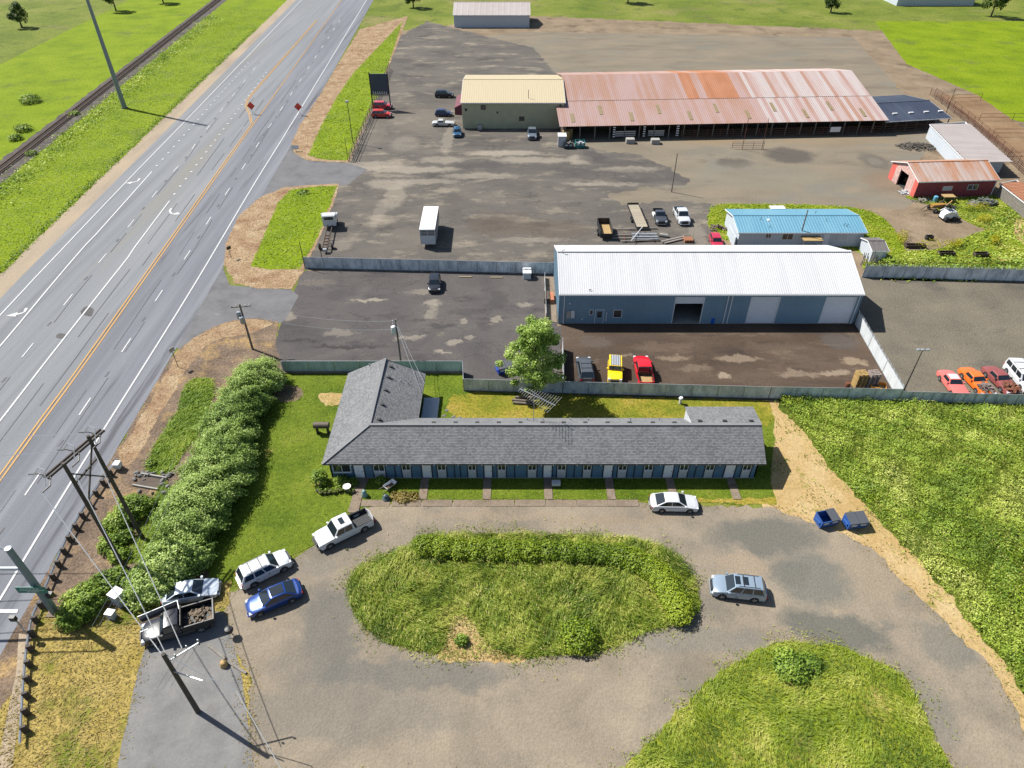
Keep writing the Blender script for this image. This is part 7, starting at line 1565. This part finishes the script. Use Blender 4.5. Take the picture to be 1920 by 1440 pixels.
mat_grass('tall_grass', 'tall windswept grass filling the island', 'isl', 210, .85, .3, LEAF['tall'], (2.2, .22), .7, (BARE,), asp=.16, spread=.5, base=.05)
mat_grass('pale_grass', 'pale dry heads among the island grass', 'isl', 16, 1.0, .3, LEAF['brushdry'], (2.2, .22), .7, (BARE,), asp=.12, spread=.5)
mat_grass('straw_tuft', 'dry straw round the bare patch of the island', BARE, 60, .1, .25, LEAF['dry'], asp=.2)
stuffgrass('tall_grass', 'upright grass stalks standing in the island', 'isl', 25, .55, .05, LEAF['tall'], coh=(2.4, .3, .8), lean=.4, holes=(BARE,))
mat_grass('island_tuft', 'grass of the second island at the bottom', 'isl2', 120, .45, .28, LEAF['tall'], (1, .3), .6, asp=.15)
mat_grass('dry_tuft', 'dry yellow grass in the lower left corner', 'dry', 50, .15, .24, LEAF['dry'], (.5, .5), .8, (SLAB, DRV), asp=.2)
mat_grass('ditch_tuft', 'lush grass beside the tall hedge', 'ditch', 110, .4, .4, LEAF['blade'], (1, .3), .7, asp=.15); mat_grass('ditch_tuft', 'lush grass between hedge and bushes', 'hside', 90, .3, .35, LEAF['blade'], asp=.15)
mat_grass('straw_tuft', 'straw coloured grass on the verge beside the access road', 'edge', 40, .1, .18, LEAF['straw'], asp=.2)
mat_grass('straw_tuft', 'tall straw along the upper roadside island', A1, 9, .25, .3, LEAF['straw'], (1.2, .2), .5, (GR['ia'],), asp=.25); mat_grass('straw_tuft', 'straw along the lower roadside island', B1, 14, .16, .24, LEAF['straw'], (1.2, .2), .5, (GR['ib'],), asp=.25)
mat_grass('island_tuft', 'bright grass on the upper roadside island', 'ia', 7, .12, .45, LEAF['verge'], asp=.35); mat_grass('island_tuft', 'bright grass on the lower roadside island', 'ib', 11, .12, .4, LEAF['verge'], asp=.3)
vpoly = [(xat(LW, y) - 5.5, y) for y in range(78, 300, 6)] + [(max(rail_c(y) + 3.4, xat(LW, y) - 45), y) for y in reversed(range(78, 300, 6))]
mat_grass('verge_grass', 'bright grass of the verge left of the highway', vpoly, 8, .16, .32, LEAF['verge'], (1, .1), .35, maxn=90000, asp=.3)
mat_grass('bark_litter', 'dry stalks scattered over the brown verge', vg, 4, .04, .16, LEAF['straw'], (1, .3), holes=(GR['ditch'], GR['hside'], SLAB), asp=.2)
def edging(name, label, poly, wd, dens, h, size, mat, out=.3):
    n_ = len(poly); seg = [math.dist(poly[i], poly[(i + 1) % n_]) for i in range(n_)]; T = sum(seg); N_ = int(T * wd * dens); t = np.sort(RNG.uniform(0, T, N_)); cs = np.cumsum([0] + seg); k = np.clip(np.searchsorted(cs, t) - 1, 0, n_ - 1)
    P = np.array(poly + [poly[0]]); f = (t - cs[k]) / np.maximum(np.array(seg)[k], 1e-6); a = P[k]; b = P[k + 1]; q = a + (b - a) * f[:, None]; x = q[:, 0] + RNG.normal(0, wd / 2, N_); y = q[:, 1] + RNG.normal(0, wd / 2, N_); m = wn(x, y, .6, 6) > -.25; x, y = x[m], y[m]
    return fastmesh(name, flowquads(x, y, .05 + h * RNG.random(len(x)), np.tile([0, 0, 1.], (len(x), 1)), size, (1, .3), .3, .22, 2), 4, mat, kind='stuff', label=label, cat='grass')
edging('straw_edging', 'dry straw fringe round the grass island', GR['isl'], .9, 40, .08, .2, LEAF['dry']); edging('straw_edging', 'dry straw fringe along the loop drive', DRV, .8, 26, .05, .2, LEAF['dry']); edging('straw_edging', 'dry straw fringe round the second island', GR['isl2'], .9, 34, .08, .2, LEAF['dry'])
edging('island_fringe', 'ragged green fringe round the grass island', GR['isl'], 1.5, 40, .25, .22, LEAF['tall']); edging('island_fringe', 'ragged green fringe round the second island', GR['isl2'], 1.5, 34, .25, .22, LEAF['tall']); edging('verge_fringe', 'green weeds along the edge of the sandy path', BRV, 1.6, 22, .3, .2, LEAF['brush'])
# taller edge of that verge and the ragged band beside the ballast
def band(name, label, cx, y0, y1, wd, dens, h, mat, size=.3):
    n = int((y1 - y0) * wd * dens); yy = RNG.uniform(y0, y1, n); xx = np.array([cx(v) for v in yy]) + RNG.normal(0, wd / 2.6, n); hgt = np.maximum(.1, h * (.45 + .9 * wn(xx, yy, .45, 4)))
    P = np.stack([xx, yy, RNG.random(n) * hgt], 1); fastmesh(name, leafquads(P, np.tile([0, 0, 1.], (n, 1)), size), 4, mat, kind='stuff', label=label, cat='weeds')
band('verge_weeds', 'dark rough weeds along the gravel shoulder', lambda v: xat(LW, v) - 6.4, 78, 260, 1.0, 24, .6, LEAF['shrub']); band('verge_weeds', 'rough pale weeds along the railway ballast', lambda v: rail_c(v) + 6.0, 100, 280, 4.5, 8, 1.1, LEAF['brush'], .4)
# weeds and flowers round the house and barn
mat_grass('yard_weeds', 'weeds and grass round the pale blue house', 'house', 14, .25, .4, LEAF['verge'], asp=.35); mat_grass('yard_weeds', 'grass before the red barn', 'barng', 16, .3, .4, LEAF['tall'], asp=.35)
def scrub(name, label, poly, dens, h, mats, size=.3, holes=(), sc=.5, maxn=400000, base=.12, thr=None):
    x, y = scatter(poly, dens, holes, maxn)
    if thr is not None: k = wn(x, y, .17, 13) + .5 * wn(x, y, .7, 3) > thr; x, y = x[k], y[k]
    hs = np.clip(.75 + .35 * wn(x, y, .13, 8), .3, 1.2); m = base + (.5 + .5 * np.clip(wn(x, y, sc, 2) + .6 * wn(x, y, sc * 3.1, 7), -1, 1)); hg = h * hs * m * RNG.random(len(x)) ** .35; sx = (wn(x + .3, y, sc, 2) - wn(x - .3, y, sc, 2)) * -1.6 * h; sy = (wn(x, y + .3, sc, 2) - wn(x, y - .3, sc, 2)) * -1.6 * h
    P = np.stack([x, y, hg], 1); Nn = np.stack([sx, sy, np.ones(len(x))], 1)
    return fastmesh(name, leafquads(P, Nn, size, .42), 4, mats, kind='stuff', label=label, cat='undergrowth')
scrub('bank_weeds', 'leafy weeds on the bank below the red barn', GR['bank'], 12, .5, LEAF['brush'], .38, sc=.4)
for k, (px, py, a, b) in enumerate(((1750, 463, 28, 5), (1790, 463, 10, 5), (1830, 393, 16, 4), (1845, 415, 12, 4), (1864, 455, 6, 5), (1690, 450, 8, 8))):
    n = 420; t = RNG.uniform(0, 6.28, n); q = RNG.random(n) ** .5; g = [G(px + a * 1.35 * math.cos(v) * w_, py + b * 1.3 * math.sin(v) * w_) for v, w_ in zip(t, q)]
    P = np.array([[v.x, v.y, RNG.uniform(.3, 1.1)] for v in g]); fastmesh('mustard_flowers', leafquads(P, np.tile([0, 0, 1.], (n, 1)), .2), 4, LEAF['mustard'], kind='stuff', label='patch of yellow mustard flowers on the weed bank', cat='flowers')
bank2 = pxw((1655, 492), (1800, 486), (1960, 490), (2080, 500), (2080, 525), (1920, 522), (1640, 516)); scrub('bank_weeds', 'dense green weeds behind the barbed fence', bank2, 16, 1.5, LEAF['shrub'], .35, sc=.6)
# the brush field: leaves over mounds, and seed heads
BRV = pxw((1458, 746), (1700, 757), (1920, 768), (2230, 778), (2330, 1000), (2450, 1440), (2010, 1440), (1895, 1262), (1790, 1130), (1700, 1030), (1620, 945), (1555, 875), (1500, 800))
scrub('brush_field', 'dense green undergrowth filling the field on the right', BRV, 130, 1.2, LEAF['brush'], .165, sc=.55)
scrub('brush_seedheads', 'pale seed heads and dry stems among the undergrowth', BRV, 7, 1.55, LEAF['brushdry'], .14, sc=.4, thr=.1); scrub('brush_yellow', 'yellow green weeds in patches of the undergrowth', BRV, 60, 1.15, LEAF['verge'], .17, sc=.6, thr=.62)
scrub('brush_shrubs', 'darker leafy patches among the undergrowth', BRV, 60, 1.5, LEAF['shrub'], .2, sc=.7, thr=.35)
mat_grass('brush_grass', 'bent grass between the undergrowth', BRV, 22, 1.2, .32, LEAF['tall'], (1, .2), .5, asp=.14)
# sparse tufts on the sandy path and bark
sp_ = pxw((1430, 760), (1455, 755), (1500, 800), (1560, 880), (1640, 960), (1720, 1040), (1800, 1130), (1900, 1262), (1870, 1262), (1770, 1160), (1650, 1030), (1560, 980), (1450, 940), (1440, 860)); x, y = scatter(sp_, 10); m = wn(x, y, .7, 9) > .15; blades('path_tufts', x[m], y[m], np.full(m.sum(), .02), .22, .12, LEAF['tall'], .5, kind='stuff', label='sparse tufts on the sandy path', cat='grass')
# rocks beside the culvert pit
M['rock'] = pm('grey_rock', (.15, .145, .135), .9, var=.25)
pit = G(286, 900); tq = thing('culvert_box', 'sunken culvert pit with concrete rim beside the hedge', 'culvert', G(282, 905), R(-12)); MB().box(-1.3, 1.3, -.7, .7, 0, .12).obj('slab', M['browndark'], tq); mb = MB(); mb.box(-1.5, 1.5, .7, .85, 0, .35); mb.box(-1.5, 1.5, -.85, -.7, 0, .25); mb.obj('rim', M['concblock'], tq)
rk_ = []
bm = bmesh.new(); bmesh.ops.create_icosphere(bm, subdivisions=1, radius=.3)
for v in bm.verts: v.co *= random.uniform(.75, 1.2); v.co.z *= .7
rme = bpy.data.meshes.new('rock'); bm.to_mesh(rme); bm.free(); rme.materials.append(M['rock'])
for i in range(26):
    px, py = random.uniform(252, 322), random.uniform(882, 894) if i < 16 else random.uniform(884, 925)
    o = bpy.data.objects.new('rock', rme); COL.objects.link(o); o.location = G(px, py, .12); o.rotation_euler = (random.random(), random.random(), random.random() * 6); o.scale = [random.uniform(.6, 1.3)] * 3; tag(o, 'grey rock at the edge of the culvert pit', 'rock', 'rocks round the culvert pit')
# front garden
POTL = ['leftmost pot', 'second pot from the left', 'third pot from the left', 'fourth pot from the left', 'fifth pot from the left', 'third pot from the front walk', 'second pot from the front walk', 'pot nearest the front walk']
for k, (px, py) in enumerate(((597, 922), (602, 926), (610, 926), (618, 925), (628, 925), (637, 922), (648, 921), (662, 924))): pot(px, py, POTL[k] + ' in the dark row edging the front garden bed')
def birdbath(px, py, lab): q = G(px, py); t = thing('bird_bath', lab, 'bird bath', q); MB().lathe((0, 0, 0), [(.2, 0), (.08, .12), (.07, .6)], 12).obj('stand', M['concblock'], t, smooth=40); MB().lathe((0, 0, .6), [(.12, 0), (.4, .12), (.42, .15), (.3, .1), (.05, .08)], 16).obj('bowl', M['plywood'] if px < 620 else M['white'], t, smooth=40)
birdbath(599, 912, 'tan bird bath left of the potted plants'); birdbath(652, 921, 'white bird bath beside the front walk')
q = G(731, 916); wbb = thing('wheelbarrow', 'white tray wheelbarrow tipped in front of the motel', 'wheelbarrow', q, R(48)); mb = MB(); mb.add([(-.6, -.38, .65), (.75, -.38, .65), (.75, .38, .65), (-.6, .38, .65), (-.3, -.22, .3), (.5, -.22, .3), (.5, .22, .3), (-.3, .22, .3)], [(0, 1, 5, 4), (1, 2, 6, 5), (2, 3, 7, 6), (3, 0, 4, 7), (4, 5, 6, 7)]); mb.obj('tray', M['white'], wbb)
MB().box(-.34, .48, -.25, .25, .34, .36).obj('load', M['browndark'], wbb)
MB().tube([(.95, -.06, .2), (.95, .06, .2)], .2, 12).obj('wheel', M['tyre'], wbb)
for s in (-1, 1): MB().bar((.95, s * .1, .2), (-1.1, s * .32, .6), .04).obj('handle', M['wood'], wbb)
for s in (-1, 1): MB().bar((-.3, s * .25, .35), (-.35, s * .28, 0), .04).obj('leg', M['galv'], wbb)
q = G(684, 930); gn = thing('garden_figure', 'blue-green garden ornament on the bed before the motel', 'garden ornament', q); MB().lathe((0, 0, 0), [(.3, 0), (.33, .15), (.25, .45), (.2, .75), (.1, .85)], 10).obj('figure', pm('teal_glaze', (.14, .26, .26), .4, var=.2), gn, smooth=50)
q = G(724, 936); gn = thing('garden_figure', 'dark garden ornament on the bed below the wheelbarrow', 'garden ornament', q); MB().lathe((0, 0, 0), [(.35, 0), (.4, .2), (.2, .4), (.25, .55), (.08, .7)], 10).obj('figure', pm('dark_glaze', (.05, .08, .09), .4, var=.2), gn, smooth=50)
q = G(1044, 908); tbx = thing('bench_box', 'pale box seat outside a motel door', 'box', V3(G(1042, 905).x, 48.6, 0)); MB().box(-.45, .45, -.3, .3, .25, .6).obj('seat', M['greypanel'], tbx, bevel=.03); MB().box(-.4, .4, -.25, .25, 0, .25).obj('base', M['browndark'], tbx)
# grill and wood things in the lower left
q = G(434, 1192); bbq = thing('round_grill', 'black kettle grill beside the rear of the flatbed', 'grill', q); MB().lathe((0, 0, .6), [(.1, 0), (.34, .15), (.38, .3), (.3, .5), (.05, .58)], 14).obj('kettle', M['black'], bbq, smooth=40)
for a in (0, 2.1, 4.2): MB().bar((0, 0, .65), (math.cos(a) * .35, math.sin(a) * .35, 0), .04).obj('leg', M['galv'], bbq)
q = G(421, 1248); st = MB().lathe((0, 0, 0), [(.3, 0), (.34, .1), (.3, .35), (.22, .55), (.1, .6)], 9).obj('wood_stump', pm('pale_cut_wood', A(226, 186, 120), .8, var=.15), label='pale tan wooden stump at the slab edge', cat='stump'); st.location = q
q = G(408, 1222); lg = MB().bar((-.9, .5, .12), (.9, -.7, .12), .22, .2).obj('timber', M['wood'], label='grey timber lying across the driveway slab', cat='timber'); lg.location = q + V3(0, 0, 0)
q = G(445, 1253); lg = MB().bar((-.9, .5, .12), (.9, -.5, .12), .2, .2).obj('timber', M['wood'], label='grey timber at the lower end of the driveway slab', cat='timber'); lg.location = q
# log pile behind the tree
for k, (a, b) in enumerate(((( 960, 752), (1000, 755)), ((962, 757), (1002, 760)), ((966, 747), (1004, 748)))): longbar('log', ['middle', 'lower', 'upper'][k] + ' pale log lying under the antenna by the fence', 'log', a, b, .16, 'polelt', .2)
q = G(1275, 757); wc = thing('white_vent_stack', 'small white vent stack behind the rear addition', 'vent', q); MB().lathe((0, 0, 0), [(.18, 0), (.18, .8), (.28, .85), (.2, 1.0)], 10).obj('pipe', M['white'], wc, smooth=40)
for k, (px, py) in enumerate(((833, 780), (838, 770), (851, 782), (862, 784))): q = G(px, py); o = bpy.data.objects.new('rock', rme); COL.objects.link(o); o.location = q; o.scale = (1.1, .9, .8); tag(o, 'grey rock on the rear lawn east of the short motel wing', 'rock', 'rocks on the rear lawn')

# ---------------------------------------------------------------- country beyond the yard
for k, (x, y, wd, dp, lab) in enumerate(((-20, 262, 26, 16, 'plain grey barn beyond the upper yard, left one'), (150, 300, 30, 14, 'plain grey barn far beyond the cattle pens, right one'))):
    gable('far_barn', lab, 'barn', (x, y), (x + wd, y), dp, 4, 6.5, M['housewall'], M['paleroof'], panel=2, ribs=1)
LEAF['far'] = leafmat('far_tree_leaf', A(60, 92, 30), A(108, 140, 52), None, .1)
def fartree(x, y, h, lab):
    t = thing('field_tree', lab, 'tree', (x, y, 0)); MB().tube([(0, 0, 0), (0, 0, h * .7)], .3, 6, .1).obj('trunk', M['stem'], t); V = []
    for i in range(16):
        a = RNG.uniform(0, 6.28); z = h * RNG.uniform(.3, .85); r = h * .26 * math.sin(math.pi * min(1, z / h)); c = np.array([math.cos(a) * r, math.sin(a) * r, z]); u = RNG.normal(0, 1, (160, 3)); u /= np.linalg.norm(u, axis=1, keepdims=True); V.append(leafquads(c + u * h * .16 * RNG.random((160, 1)) ** .4, u + [0, 0, .5], h * .06))
    fastmesh('crown', np.concatenate(V), 4, LEAF['far'], t)
for k, (x, y, h) in enumerate([(-150, 290, 10), (-170, 262, 8), (-38, 296, 9), (46, 306, 11), (120, 288, 8), (176, 280, 12), (200, 262, 9), (-138, 305, 9)]):
    fartree(x, y, h, ['leafy field tree far left beyond the railway, rear', 'lower field tree far left beyond the railway', 'field tree behind the left grey barn', 'field tree beyond the beige hall', 'field tree beyond the stock barn', 'tall field tree beside the right grey barn', 'field tree at the far right meadow edge', 'field tree beyond the highway at the top'][k])
